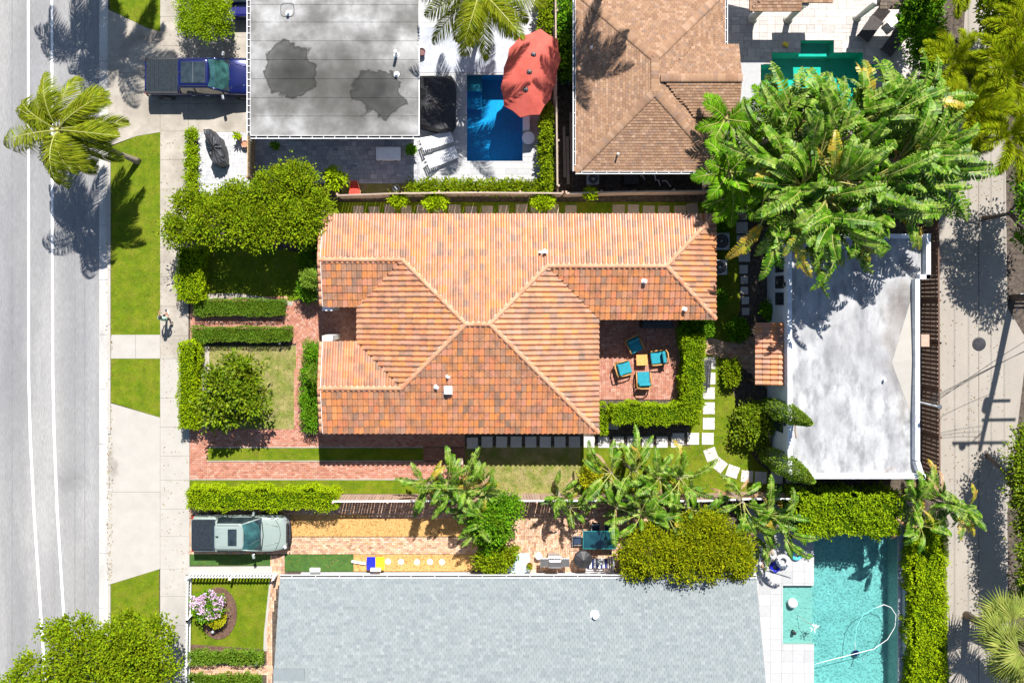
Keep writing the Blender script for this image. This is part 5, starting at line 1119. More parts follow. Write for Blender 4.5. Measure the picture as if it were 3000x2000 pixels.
# ------------------------------------------------------------------ pools
m_poolb = mat('pool_plaster_blue', [(.10, .34, .50), (.12, .38, .55)], .6, 1, .05)
m_poolt = mat('pool_plaster_turquoise', [(.24, .265, .26), (.28, .30, .295)], .6, 1, .05)
m_poolg = mat('pool_plaster_green', [(.06, .34, .27), (.08, .38, .31)], .6, 1, .08)
m_ledge = mat('shelf_plaster', [(.40, .36, .33), (.43, .39, .36)], .6, 2, .04)
# sunlight focused by the ripples is a net of thin bright veins on the pool floor; this net is painted into the floor colour
def ripple_light(m, amt, sc):
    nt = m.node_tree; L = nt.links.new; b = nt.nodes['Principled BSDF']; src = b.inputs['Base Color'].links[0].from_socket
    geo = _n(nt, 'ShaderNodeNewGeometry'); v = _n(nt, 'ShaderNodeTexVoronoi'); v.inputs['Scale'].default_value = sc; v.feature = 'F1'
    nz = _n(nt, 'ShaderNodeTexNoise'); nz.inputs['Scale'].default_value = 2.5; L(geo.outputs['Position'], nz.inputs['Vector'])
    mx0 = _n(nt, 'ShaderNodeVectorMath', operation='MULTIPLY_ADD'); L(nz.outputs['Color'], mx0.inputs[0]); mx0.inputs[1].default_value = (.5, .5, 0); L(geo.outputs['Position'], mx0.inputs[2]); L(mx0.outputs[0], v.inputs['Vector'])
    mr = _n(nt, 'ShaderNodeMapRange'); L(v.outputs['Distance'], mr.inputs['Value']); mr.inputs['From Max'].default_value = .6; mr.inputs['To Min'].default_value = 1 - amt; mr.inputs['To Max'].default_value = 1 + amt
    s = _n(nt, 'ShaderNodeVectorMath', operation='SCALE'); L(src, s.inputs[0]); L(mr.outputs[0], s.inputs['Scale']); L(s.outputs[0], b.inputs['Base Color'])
ripple_light(m_poolt, .42, 9.0); ripple_light(m_poolb, .12, 6.0)
def pool(label, rects, depth, m, water, zw=-.09, ledges=(), coping=None):
    root = thing('swimming_pool', label, 'pool'); mb = MB(); allr = [(r, depth) for r in rects] + [(r, d) for r, d in ledges]
    inside = lambda x, y: any(r[0] < x < r[2] and r[1] < y < r[3] for r, _ in allr)
    xs = sorted({v for r, _ in allr for v in (r[0], r[2])}); ys = sorted({v for r, _ in allr for v in (r[1], r[3])}); cell = {}
    for i, (a, b) in enumerate(zip(xs, xs[1:])):
        for j, (c, d) in enumerate(zip(ys, ys[1:])):
            ds = [dp for r, dp in allr if r[0] < (a + b) / 2 < r[2] and r[1] < (c + d) / 2 < r[3]]
            if ds: cell[(i, j)] = min(ds)
    sh = MB()
    for (i, j), dp in cell.items():
        x0, x1, y0, y1 = WX(xs[i]), WX(xs[i + 1]), WY(ys[j + 1]), WY(ys[j]); t = sh if dp < .6 else mb
        t.add([(x0, y0, -dp), (x1, y0, -dp), (x1, y1, -dp), (x0, y1, -dp)], [(0, 1, 2, 3)])
        for (di, dj, p, q) in ((-1, 0, (x0, y0), (x0, y1)), (1, 0, (x1, y1), (x1, y0)), (0, -1, (x0, y1), (x1, y1)), (0, 1, (x1, y0), (x0, y0))):
            nb = cell.get((i + di, j + dj)); top = .018 if nb is None else -nb
            if top > -dp + 1e-6: t.add([(p[0], p[1], -dp), (q[0], q[1], -dp), (q[0], q[1], top), (p[0], p[1], top)], [(0, 1, 2, 3)])
    mb.build('basin', m, root)
    if sh.v: sh.build('shallow_shelf', m_ledge, root)
    wt = MB()
    for (i, j) in cell:
        x0, x1, y0, y1 = WX(xs[i]), WX(xs[i + 1]), WY(ys[j + 1]), WY(ys[j]); wt.add([(x0, y0, zw), (x1, y0, zw), (x1, y1, zw), (x0, y1, zw)], [(0, 1, 2, 3)])
    wt.build('water', water, root); return root
w_blue = water_mat('pool_water_blue', (.24, .78, .97), 5, .3); w_turq = water_mat('pool_water_turquoise', (.55, .95, .94), 7, .5); w_green = water_mat('pool_water_green', (.34, .97, .93), 5, .3)
p1 = pool('deep blue rectangular pool beside the red parasol', [(1368, 220, 1531, 472)], 1.4, m_poolb, w_blue, ledges=[((1368, 220, 1412, 262), .5), ((1368, 262, 1412, 310), .9)])
pool('turquoise pool at the bottom right beside the vivid hedge', [(2384, 1500, 2630, 2056)], 1.3, m_poolt, w_turq, ledges=[((2293, 1714, 2384, 1886), .22)])
pool('green stepped pool behind the big paddle leaves', [(2228, 189, 2566, 320), (2261, 155, 2528, 190)], 1.3, m_poolg, w_green, ledges=[((2345, 119, 2442, 156), .7)])
slabs('pool_coping', 'grey raised spillway bench right of the turquoise pool', [rectp(2640, 1720, 2664, 1910)], m_grey, .4, .42, kind='structure')
sheet('pool_deck', rectp(2633, 1500, 2680, 2300), mat('grey_deck_tile', [(.30, .33, .38), (.36, .39, .43)], .7, 3, .1), .052, label='grey tiled strip between the turquoise pool and the hedge', thick=.06)
sheet('pool_deck', rectp(1228, 80, 1520, 214), mat('bluish_deck_concrete', [(.36, .38, .42), (.44, .46, .50)], .85, 1.2, .08, stain=(.22, .24, .28), sscale=.7, samt=.6), .062, label='grey concrete terrace above the blue pool', thick=.02)

# ------------------------------------------------------------------ fences
def fence(label, pts, h, pitch, bw, m, th=.02, rails=(.3, 1.5), post_m=None, cap=None, name='board_fence', cat='fence', side=1, gapmat=None, sag=0.0, pointed=False, postgap=2.4, px=True):
    P = [W(*p) for p in pts] if px else [Vector(p) for p in pts]; root = thing(name, label, cat, P[0]); o = P[0]; P = [p - o for p in P]
    piece = 'picket' if pointed else 'board'; mb = MB()
    if pointed: mb.prism([(-bw / 2, 0), (bw / 2, 0), (bw / 2, h - bw * .8), (0, h), (-bw / 2, h - bw * .8)], -th / 2, th / 2); mb.v = [(x, z, y) for x, y, z in mb.v]; mb.f = [f[::-1] for f in mb.f]
    else: mb.box(-bw / 2, bw / 2, -th / 2, th / 2, .03, h)
    me = mb.mesh(piece, m)
    for a, b in zip(P, P[1:]):
        d = (b - a); L = d.length; n = max(1, int(L / pitch)); az = math.atan2(d.y, d.x)
        for i in range(n):
            p = a + d * ((i + .5) / n); p.z += R.uniform(-.015, .015)
            link(piece, me, root, Matrix.Translation(p) @ Matrix.Rotation(az, 4, 'Z') @ Matrix.Rotation(R.uniform(-.01, .01), 4, 'Y'))
        nn = Vector((-math.sin(az), math.cos(az), 0)) * (side * (th / 2 + .025))
        for z in rails: MB().beam(a + nn + Vector((0, 0, z)), b + nn + Vector((0, 0, z)), .045, .09).build('rail', post_m or m, root)
        k = max(1, round(L / postgap))
        for i in range(k + 1):
            p = a + d * (i / k) + nn * 2.0; MB().box(p.x - .05, p.x + .05, p.y - .05, p.y + .05, 0, h + .06).build('post', post_m or m, root)
        if cap: MB().beam(a + Vector((0, 0, h + .03)), b + Vector((0, 0, h + .03)), .08, .05).build('cap_rail', cap, root)
    return root
fence('weathered tan board fence along the top of the lot, below the pool deck', [(1002, 583), (1180, 577), (1400, 575), (1640, 577)], 1.7, .15, .14, m_woodt, cap=m_wood, side=1)
fence('weathered board fence continuing below the brown roofed house', [(1650, 577), (1850, 572), (2060, 570)], 1.7, .15, .14, m_woodt, cap=m_wood, side=1)
fence('tan board fence with white cap along the lower edge of the lot', [(990, 1447), (1300, 1446), (1700, 1445), (2030, 1446), (2170, 1440), (2345, 1440)], 1.75, .145, .13, m_woodt, cap=m_white, side=-1)
fence('grey capped board fence between blue pool and brown roof', [(1619, -60), (1622, 300), (1625, 555)], 1.7, .15, .14, m_wood, cap=m_wood, side=1)
fence('dark brown spaced board fence between garage and alley', [(2698, 640), (2700, 1000), (2702, 1400), (2702, 1440)], 1.85, .215, .16, m_woodb, cap=m_woodb, rails=(.35, .95, 1.55), side=1)
fence('short yellowed plank fence between the two stone patios', [(748, 404), (748, 530)], 1.6, .15, .13, m_woody, side=-1)
fence('dark board fence ending the garage side yard', [(2500, 1452), (2640, 1452)], 1.7, .15, .14, m_woodt, cap=m_white, side=-1)
fence('white picket fence around the front garden, bottom left', [(812, 1676), (562, 1676), (560, 1800), (556, 2060)], .95, .165, .085, m_white, .022, (.25, .75), m_white, name='picket_fence', pointed=True, postgap=1.9)

# ------------------------------------------------------------------ vehicles
def rrect(x0, x1, hw, rad, z, n=4, nose=0.0):
    pts = []
    for (cx, cy, a0) in ((x1 - rad, hw - rad, 0), (x0 + rad, hw - rad, PI / 2), (x0 + rad, -hw + rad, PI), (x1 - rad, -hw + rad, 1.5 * PI)):
        for k in range(n + 1):
            a = a0 + PI / 2 * k / n; pts.append((cx + rad * math.cos(a), cy + rad * math.sin(a), z))
    return pts
def pickup(label, loc, rot, L, Wd, paint, bed, cab0, roof0, roof1, ws, hood_z, belt, roofz, cover, trim, roofins=.2, glassm=None, chrome=None):
    """x forward from 0 (tail) to L (nose). bed = end of bed, cab0..ws greenhouse base, roof0..roof1 roof panel"""
    root = thing('pickup_truck', label, 'pickup truck', loc, rot); hw = Wd / 2
    def ring(x, w, zb, zt, cr=.03, sh=.12): return [(x, -w * .95, zb), (x, -w, zb + .22), (x, -w * .995, (zb + zt) / 2), (x, -w * .97, zt - sh), (x, -w * .90, zt - .02), (x, -w * .55, zt + cr * .75), (x, 0, zt + cr), (x, w * .55, zt + cr * .75), (x, w * .90, zt - .02), (x, w * .97, zt - sh), (x, w * .995, (zb + zt) / 2), (x, w, zb + .22), (x, w * .95, zb)]
    st = [(0.0, .86, .45, belt - .12), (.05, .95, .38, belt - .03), (.3, .985, .36, belt), (bed * .55, 1.0, .34, belt), (bed, .985, .34, belt), (cab0 + .6, .98, .33, belt), (ws - .5, .98, .33, belt - .01), (ws - .1, .99, .33, hood_z + .03), (ws + .3, 1.0, .34, hood_z), (L - .75, .995, .36, hood_z - .07), (L - .4, .95, .38, hood_z - .13), (L - .15, .86, .42, hood_z - .24), (L - .03, .72, .45, hood_z - .38)]
    mb = MB(); mb.loft([ring(x, hw * w, zb, zt, .035) for x, w, zb, zt in st][::-1], cap=True); body = mb.build('body', paint, root, smooth=True)
    sub = body.modifiers.new('s', 'SUBSURF'); sub.levels = 2; sub.render_levels = 2
    # hood creases
    for s in (-1, 1): MB().tube([(ws + .15, s * hw * .62, hood_z + .035), (L - .5, s * hw * .42, hood_z - .055)], [.012, .02], 6).build('hood_crease', paint, root, smooth=True)
    MB().tube([(L - .62, -hw * .80, hood_z - .06), (L - .42, -hw * .4, hood_z - .07), (L - .36, 0, hood_z - .065), (L - .42, hw * .4, hood_z - .07), (L - .62, hw * .80, hood_z - .06)], .008, 5).build('hood_seam', m_black, root)
    # greenhouse
    gl = glassm or m_glass; mb = MB(); hb = hw * .93; hr = hw * .93 - roofins
    mb.loft([rrect(cab0, ws, hb, .16, belt - .06), rrect(cab0 + (roof0 - cab0) * .15, ws - (ws - roof1) * .12, hb - .02, .16, belt + .04), rrect(roof0, roof1, hr + .02, .18, roofz - .07)], closed=True); mb.build('side_glass', gl, root, smooth=True)
    mb = MB(); mb.loft([rrect(roof0 - .01, roof1 + .02, hr + .03, .2, roofz - .085), rrect(roof0 + .01, roof1, hr + .02, .2, roofz - .03), rrect(roof0 + .10, roof1 - .12, hr - .09, .16, roofz + .005), rrect(roof0 + .35, roof1 - .35, hr - .3, .12, roofz + .018)], closed=True, cap=True); mb.build('roof', paint, root, smooth=True)
    for s in (-1, 1):
        MB().tube([(ws - .10, s * (hb - .05), belt - .02), (roof1 - .06, s * (hr - .02), roofz - .05)], [.045, .04], 6).build('windscreen_pillar', paint, root, smooth=True)
        MB().tube([(cab0 + .12, s * (hb - .03), belt - .02), (roof0 + .08, s * (hr + .0), roofz - .06)], [.07, .05], 6).build('rear_pillar', paint, root, smooth=True)
        xm_ = (roof0 + roof1) / 2; MB().tube([(xm_, s * (hb + .0), belt), (xm_, s * (hr + .035), roofz - .06)], [.035, .03], 6).build('door_pillar', trim, root)
        MB().tube([(roof0 + .15, s * (hr - .06), roofz + .012), (roof1 - .12, s * (hr - .06), roofz + .008)], .014, 6).build('roof_rail', trim, root)
        mr = MB().rbox((ws - .45, s * (hw + .14), belt + .05), (.13, .24, .17), (0, 0, s * -.25)).build('door_mirror', chrome or paint, root, bevel=.03); mr2 = MB().beam((ws - .42, s * (hb - .02), belt + .02), (ws - .44, s * (hw + .06), belt + .03), .05).build('mirror_arm', trim, root)
        for x in (cab0 + .75, roof1 + .05 - .35): MB().rbox((x, s * (hw * 1.0), belt - .16), (.2, .04, .035)).build('door_handle', chrome or paint, root, bevel=.01)
        for x in (bed * .52, L - 1.0):
            w = MB(); c = Vector((x, s * (hw - .10), .38)); q = [c + Vector((0, -.13, 0)), c + Vector((0, .13, 0))]; w.tube(q, .38, 22); wo = w.build('wheel', m_black, root, smooth=False); MB().tube([c + Vector((0, s * .10, 0)), c + Vector((0, s * .137, 0))], .23, 14).build('rim', m_metal, wo)
            ar = MB(); ar.tube([Vector((x + .44 * math.cos(t), s * (hw * .995), .42 + .44 * math.sin(t))) for t in [PI * k / 10 for k in range(11)]], .035, 6); ar.build('wheel_arch', trim, root, smooth=True)
        MB().rbox((L - .19, s * hw * .72, hood_z - .27), (.16, .26, .10), (0, .35, s * -.6)).build('headlight', m_grey, root, bevel=.02)
        MB().rbox((.05, s * hw * .88, belt - .22), (.08, .12, .3)).build('tail_light', mat('red_lamp_lens', [(.35, .01, .01), (.4, .02, .02)], .2), root, bevel=.02)
    ws_m = mat('windscreen_glass', [(.015, .055, .055), (.03, .10, .095)], .05, 1.6, .5, spec=1.0, coat=1.0)
    f = MB(); d = .018
    a0, a1 = Vector((ws - .14, 0, belt + .0 + .035)), Vector((roof1 + .03, 0, roofz - .055)); nrml = (a1 - a0).cross(Vector((0, 1, 0))).normalized(); nrml = nrml if nrml.z > 0 else -nrml
    d = .055; rows = []
    for k in range(5):
        t = k / 4; c = a0.lerp(a1, t) + nrml * (d + .02 * math.sin(PI * t)); w = (hb - .12) * (1 - t) + (hr - .05) * t
        rows.append([(c.x - .13 * (u * u), u * w, c.z) for u in (-1, -.6, -.2, .2, .6, 1)])
    f.loft(rows); o = f.build('windscreen', ws_m, root, smooth=True)
    MB().tube([(ws - .02, -hb * .75, belt + .03), (ws + .05, 0, belt + .04), (ws - .02, hb * .75, belt + .03)], .022, 6).build('wiper_cowl', m_black, root)
    for y in (-.25, .35): MB().beam((ws - .06, y, belt + .07), (ws - .22, y + .42, belt + .15), .02).build('wiper', m_black, root)
    MB().tube([(L - .08, -hw * .74, .55), (L + .01, -hw * .35, .54), (L + .03, 0, .54), (L + .01, hw * .35, .54), (L - .08, hw * .74, .55)], .10, 8).build('front_bumper', trim, root, smooth=True)
    MB().rbox((L - .07, 0, hood_z - .38), (.08, hw * 1.05, .26)).build('grille', m_black, root, bevel=.02)
    MB().rbox((-.03, 0, .55), (.14, Wd * .93, .2)).build('rear_bumper', trim, root, bevel=.04)
    MB().rbox((.02, 0, belt - .28), (.05, Wd * .80, .48)).build('tailgate', paint, root, bevel=.02)
    return root, hr
m_blue = mat('deep_blue_car_paint', [(.003, .007, .075), (.004, .010, .10)], .22, 1, .05, coat=1.0, metal=.35)
m_sage = mat('pale_sage_car_paint', [(.235, .29, .265), (.25, .305, .28)], .32, 1, .02, coat=1.0)
m_cover = mat('bed_cover', [(.012, .018, .026), (.02, .028, .036)], .75, 8, .15, spec=.2)
LB = 6.0; x0 = WX(424, 1.15); y0 = (WY(171, 1.2) + WY(274, 1.2)) / 2
tr, hr = pickup('blue crew cab pickup with black slatted bed cover, nose under the flat roof', (x0, y0, 0), 0.0, LB, 1.98, m_blue, 1.78, 1.76, 1.92, 3.55, 4.55, 1.22, 1.20, 1.90, None, m_black, .18, chrome=m_metal)
for i in range(15): MB().box(.12 + i * .108, .12 + i * .108 + .100, -.84, .84, 1.19, 1.262 + (.006 if i % 2 else 0)).build('cover_slat', m_cover, tr)
for s in (-1, 1): MB().box(.08, 1.76, s * .87 - .035, s * .87 + .035, 1.18, 1.27).build('cover_rail', m_black, tr)
MB().rbox((2.74, 0, 1.925), (1.22, 1.06, .03)).build('sunroof', m_glass, tr, bevel=.01)
MB().rbox((2.74, 0, 1.920), (1.25, 1.09, .022)).build('sunroof_frame', m_dark, tr, bevel=.01); MB().box(2.737, 2.743, -.52, .52, 1.925, 1.943).build('sunroof_seam', m_grey, tr)
MB().rbox((2.02, 0, 1.925), (.10, .03, .05)).build('antenna', m_black, tr)
LS = 5.0; x0 = WX(562, 1.0); y0 = (WY(1511, .9) + WY(1613, .9)) / 2
tr, hr = pickup('pale sage pickup with dark soft bed cover parked on the brick driveway', (x0, y0, 0), 0.0, LS, 1.93, m_sage, 1.28, 1.26, 1.36, 2.86, 3.72, 1.12, 1.16, 1.72, None, m_black, .22)
cv = MB(); cv.loft([rrect(.05, 1.30, .80, .10, 1.16), rrect(.05, 1.30, .80, .10, 1.215), rrect(.09, 1.28, .74, .08, 1.235)], closed=True, cap=True); cv.build('bed_cover', m_cover, tr)
for s in (-1, 1): MB().box(.1, 1.28, s * .70 - .012, s * .70 + .012, 1.235, 1.245).build('cover_seam', m_black, tr)
MB().rbox((1.30, 0, 1.33), (.12, 1.5, .2), (0, -.5, 0)).build('rear_window', m_glass, tr)
MB().rbox((2.30, 0, 1.745), (.46, .86, .03)).build('sunroof', m_glass, tr, bevel=.02)
for y in (-.45, -.22, 0, .22, .45): MB().box(1.5, 2.02, y - .008, y + .008, 1.725, 1.742).build('roof_rib', m_sage, tr)
MB().rbox((1.52, .05, 1.76), (.14, .05, .06), (0, -.3, 0)).build('antenna', m_black, tr)
# open hatchback corner seen beside the shrub, top left
vr = thing('parked_vehicle', 'dark blue vehicle under the flat roof edge with its white door standing open', 'vehicle', W(700, 20))
MB().rbox((.35, .6, .55), (1.5, 2.8, .8)).build('body', mat('navy_car_paint', [(.006, .006, .10), (.01, .01, .16)], .3, 1, .1, coat=.8), vr, bevel=.12)
MB().rbox((.35, .7, 1.05), (1.2, 1.7, .4)).build('side_glass', m_glass, vr, bevel=.1)
dm = MB(); dm.prism([(-.62, .45), (-.5, .45), (-.02, -1.15), (-.28, -1.0), (-.66, -.65)], 1.1, 1.22); dm.build('open_door', m_whitep, vr, bevel=.02); MB().beam((-.52, .4, 1.1), (-.1, -1.05, 1.1), .04, .7).build('door_lining', m_grey, vr)
for x in (-.28, .98): MB().tube([(x - .08, 1.5, .3), (x + .08, 1.5, .3)], .3, 16).build('wheel', m_black, vr)

# ------------------------------------------------------------------ person
def person():
    P = {'pel': (0, 0, .94, .13), 'sp': (0, .03, 1.10, .125), 'ch': (0, .07, 1.30, .14), 'nk': (0, .10, 1.46, .055), 'hd': (0, .13, 1.60, .085), 'ht': (0, .13, 1.67, .07),
         'sl': (-.17, .07, 1.39, .06), 'el': (-.25, .16, 1.14, .042), 'wl': (-.17, .40, 1.20, .028), 'pl': (-.15, .47, 1.22, .03),
         'sr': (.17, .07, 1.39, .06), 'er': (.26, .10, 1.14, .042), 'wr': (.19, .34, 1.16, .028), 'pr': (.17, .41, 1.17, .03),
         'hl': (-.10, 0, .88, .095), 'kl': (-.11, .27, .56, .058), 'al': (-.11, .26, .12, .036), 'tl': (-.11, .38, .05, .035),
         'hr': (.10, 0, .88, .095), 'kr': (.11, .02, .48, .058), 'ar': (.11, -.30, .16, .036), 'tr': (.11, -.24, .04, .035)}
    E = [('pel', 'sp'), ('sp', 'ch'), ('ch', 'nk'), ('nk', 'hd'), ('hd', 'ht'), ('ch', 'sl'), ('sl', 'el'), ('el', 'wl'), ('wl', 'pl'), ('ch', 'sr'), ('sr', 'er'), ('er', 'wr'), ('wr', 'pr'),
         ('pel', 'hl'), ('hl', 'kl'), ('kl', 'al'), ('al', 'tl'), ('pel', 'hr'), ('hr', 'kr'), ('kr', 'ar'), ('ar', 'tr')]
    ks = list(P); me = bpy.data.meshes.new('b'); me.from_pydata([P[k][:3] for k in ks], [(ks.index(a), ks.index(b)) for a, b in E], [])
    o = bpy.data.objects.new('b', me); C.objects.link(o); sk = o.modifiers.new('s', 'SKIN'); sk.use_smooth_shade = True
    for i, k in enumerate(ks): me.skin_vertices[0].data[i].radius = (P[k][3],) * 2
    me.skin_vertices[0].data[0].use_root = True
    sb = o.modifiers.new('u', 'SUBSURF'); sb.levels = 2; sb.render_levels = 2
    dg = bpy.context.evaluated_depsgraph_get(); dg.update(); m2 = bpy.data.meshes.new_from_object(o.evaluated_get(dg)); bpy.data.objects.remove(o)
    bm = bmesh.new(); bm.from_mesh(m2)
    for s, w, t in ((-1, 'wl', 'pl'), (1, 'wr', 'pr')):     # fingers rooted inside the palm
        a = Vector(P[w][:3]); b = Vector(P[t][:3]); d = (b - a).normalized(); sdv = d.cross(Vector((0, 0, 1))).normalized()
        for j, (off, ln) in enumerate(((-.024, .062), (-.008, .075), (.008, .07), (.022, .055))):
            f = MB(); q = b + sdv * off * s; f.tube([q - d * .01, q + d * ln * .6, q + d * ln * .8 - Vector((0, 0, ln * .45))], [.009, .0085, .006], 6)
            vs = [bm.verts.new(v) for v in f.v]; [bm.faces.new([vs[i] for i in fc]) for fc in f.f]
        f = MB(); q = a.lerp(b, .6); f.tube([q, q - sdv * s * .04 + d * .02, q - sdv * s * .045 + d * .055], [.011, .010, .007], 6); vs = [bm.verts.new(v) for v in f.v]; [bm.faces.new([vs[i] for i in fc]) for fc in f.f]
    bm.to_mesh(m2); bm.free(); m2.materials.clear()
    for m in (mat('skin', [(.36, .19, .12), (.42, .23, .15)], .6, 4, .05), mat('pale_green_shirt', [(.34, .55, .38), (.40, .60, .46)], .8, 5, .08), mat('black_shorts', [(.012, .012, .016), (.02, .02, .025)], .8, 5, .1), m_white): m2.materials.append(m)
    for f in m2.polygons:
        c = f.center; i = 0
        if .98 < c.z < 1.47 and abs(c.x) < .16 and c.y < .24: i = 1
        elif 1.28 < c.z < 1.47 and abs(c.x) < .27 and c.y < .2: i = 1
        elif .66 < c.z <= .98 and abs(c.x) < .2 and c.y < .26: i = 2
        elif c.z < .10 or (c.y < -.2 and c.z < .14): i = 3
        f.material_index = i; f.use_smooth = True
    m2.name = 'body'; return m2
pr = thing('person', 'person jogging up the sidewalk in a pale green shirt and black shorts, holding a phone', 'person', (W(500, 934).x, W(500, 934).y, .05))
link('body', person(), pr)
hm = MB(); hm.lathe([(.02, -.10), (.09, -.06), (.104, .0), (.085, .07), (.03, .105)], (0, .12, 1.645), 14); hm.build('hair', m_black, pr, smooth=True)
MB().lathe([(.004, 0), (.016, .01), (.014, .03)], (0, .225, 1.585), 8).build('nose', _MATS['skin'], pr); MB().rbox((0, .212, 1.545), (.045, .012, .010)).build('mouth', m_redfl, pr)
for s in (-1, 1):
    MB().rbox((s * .034, .213, 1.612), (.022, .012, .010)).build('eye', m_black, pr); MB().rbox((s * .092, .13, 1.60), (.016, .03, .05)).build('ear', _MATS['skin'], pr, bevel=.005)
    y = .36 if s < 0 else -.24; MB().rbox((s * .11, y - .03, .045), (.09, .25, .08)).build('shoe', m_white if s < 0 else m_black, pr, bevel=.02)
ph = MB().rbox((.17, .45, 1.20), (.08, .15, .014), (.3, 0, 0)).build('phone', m_black, bevel=.004); ph.location = pr.location; tag(ph, 'black phone held in the hand of the jogger', 'phone')

# ------------------------------------------------------------------ patio set
m_teal = mat('teal_cushion', [(.008, .20, .26), (.012, .25, .32)], .85, 6, .08, bump=.2)
m_chairw = mat('honey_wicker', [(.42, .21, .06), (.52, .28, .09)], .6, 14, .15)
def armchair(label, px, py, rot):
    t = thing('patio_armchair', label, 'armchair', (*W(px, py, .35)[:2], .045), math.radians(rot), 'teal armchairs on the brick patio')
    for sx in (-1, 1):
        for sy in (-1, 1): MB().box(sx * .32 - .03, sx * .32 + .03, sy * .30 - .03, sy * .30 + .03, 0, .3).build('leg', m_chairw, t)
        a = MB(); a.tube([(sx * .37, -.34, .28), (sx * .38, -.36, .55), (sx * .38, .0, .58), (sx * .37, .30, .52), (sx * .36, .34, .25)], .035, 8); a.build('armrest', m_chairw, t, smooth=True)
    MB().box(-.36, .36, -.34, .34, .22, .30).build('seat_frame', m_chairw, t)
    MB().rbox((0, .04, .38), (.64, .62, .16)).build('seat_cushion', m_teal, t, bevel=.05)
    MB().rbox((0, -.34, .60), (.62, .17, .52), (-.28, 0, 0)).build('back_cushion', m_teal, t, bevel=.06)
    b = MB(); b.tube([(-.38, -.34, .3), (-.36, -.46, .62), (-.2, -.50, .84), (.2, -.50, .84), (.36, -.46, .62), (.38, -.34, .3)], .035, 8); b.build('back_frame', m_chairw, t, smooth=True)
armchair('teal armchair at the top of the patio group, half in the roof shade', 1859, 1012, 205); armchair('teal armchair right of the small wooden table', 1925, 1047, 98)
armchair('teal armchair left of the small wooden table', 1828, 1078, -75); armchair('teal armchair below the small wooden table', 1884, 1108, 2)
t = thing('side_table', 'small square honey wood table between the teal armchairs', 'table', (*W(1880, 1054, .4)[:2], .045), math.radians(2))
for i in range(5): MB().box(-.29, .29, -.28 + i * .113, -.28 + i * .113 + .108, .40, .43).build('slat', mat('honey_wood', [(.58, .27, .06), (.66, .33, .09)], .5, 8, .1), t)
for sx in (-1, 1):
    for sy in (-1, 1): MB().box(sx * .25 - .025, sx * .25 + .025, sy * .25 - .025, sy * .25 + .025, 0, .40).build('leg', m_chairw, t)
t = thing('garden_bench', 'black slatted bench against the patio hedge beside the stepping slabs', 'bench', (*W(2070, 1095, .4)[:2], .05), math.radians(-4))
for i in range(4): MB().box(-.18 + i * .10, -.18 + i * .10 + .085, -.72, .72, .40, .43).build('slat', m_dark, t)
for sy in (-.6, .6):
    for sx in (-.15, .2): MB().box(sx - .02, sx + .02, sy - .02, sy + .02, 0, .40).build('leg', m_black, t)
t = tag(MB().rbox((0, 0, .5), (1.6, .5, .9)).build('outdoor_grill_cover', m_black, bevel=.06), 'black covered cabinet against the house wall in the patio shade', 'cover'); t.location = (*W(1922, 947, .5)[:2], .045)

# ---- white pool furniture
def lounger(label, px, py, rot):
    t = thing('sun_lounger', label, 'lounger', (*W(px, py, .3)[:2], .05), math.radians(rot), 'white loungers beside the blue pool')
    for s in (-1, 1): MB().box(-.85, .85, s * .30 - .025, s * .30 + .025, .24, .30).build('side_rail', m_whitep, t)
    for i in range(13): x = -.25 + i * .085; MB().box(x, x + .065, -.28, .28, .27, .30).build('slat', m_whitep, t)
    bk = MB(); bk.beam((-.25, -.30, .3), (-.85, -.30, .72), .04); bk.beam((-.25, .30, .3), (-.85, .30, .72), .04); bk.build('back_frame', m_whitep, t)
    for i in range(7): f = (i + .5) / 7; MB().rbox((-.25 - .6 * f, 0, .3 + .42 * f), (.070, .56, .025), (0, .61, 0)).build('slat', m_whitep, t)
    for sx in (-.6, .65):
        for sy in (-.27, .27): MB().box(sx - .025, sx + .025, sy - .025, sy + .025, 0, .26).build('leg', m_whitep, t)
lounger('upper white slatted lounger between hot tub cover and pool', 1280, 412, 18); lounger('lower white slatted lounger beside the blue pool', 1295, 462, 22)
m_coral = mat('coral_canopy', [(.50, .085, .06), (.56, .11, .08)], .75, 2, .06, transl=.25)
pa = thing('parasol', 'large coral red oblong parasol with three hubs over the blue pool', 'parasol', W(1545, 225))
o = Vector(pa.location); ctr = [W(1563, 160, 2.75) - o, W(1551, 211, 2.8) - o, W(1540, 262, 2.75) - o]
ol = [(1583, 85), (1634, 115), (1643, 176), (1627, 245), (1613, 289), (1581, 336), (1525, 344), (1476, 310), (1467, 256), (1476, 199), (1492, 142), (1518, 111)]
own = [0, 0, 1, 1, 2, 2, 2, 2, 2, 1, 0, 0]; own = [0, 0, 0, 1, 2, 2, 2, 2, 2, 1, 0, 0]
for i in range(12):
    a, b = W(*ol[i], 2.25) - o, W(*ol[(i + 1) % 12], 2.25) - o; m_ = (a + b) / 2; ca, cb = ctr[own[i]], ctr[own[(i + 1) % 12]]; cm = (ca + cb) / 2; m_ = m_.lerp(cm, .04) + Vector((0, 0, .03))
    mb = MB(); hem = Vector((0, 0, -.12))
    if own[i] == own[(i + 1) % 12]: mb.add([ca, a, m_, b], [(0, 2, 1), (0, 3, 2)])
    else: mb.add([ca, a, m_, b, cb], [(0, 2, 1), (0, 4, 2), (4, 3, 2)])
    mb.add([a, m_, b, a + hem, m_ + hem, b + hem], [(0, 1, 4, 3), (1, 2, 5, 4)]); mb.build('canopy_panel', m_coral, pa)
    MB().beam(a + Vector((0, 0, -.02)), ca + Vector((0, 0, -.03)), .02).build('rib', m_grey, pa)
for c_ in ctr: MB().lathe([(.14, -.02), (.10, .04), (.03, .05), (.03, .12)], c_, 12).build('hub_cap', m_dark, pa)
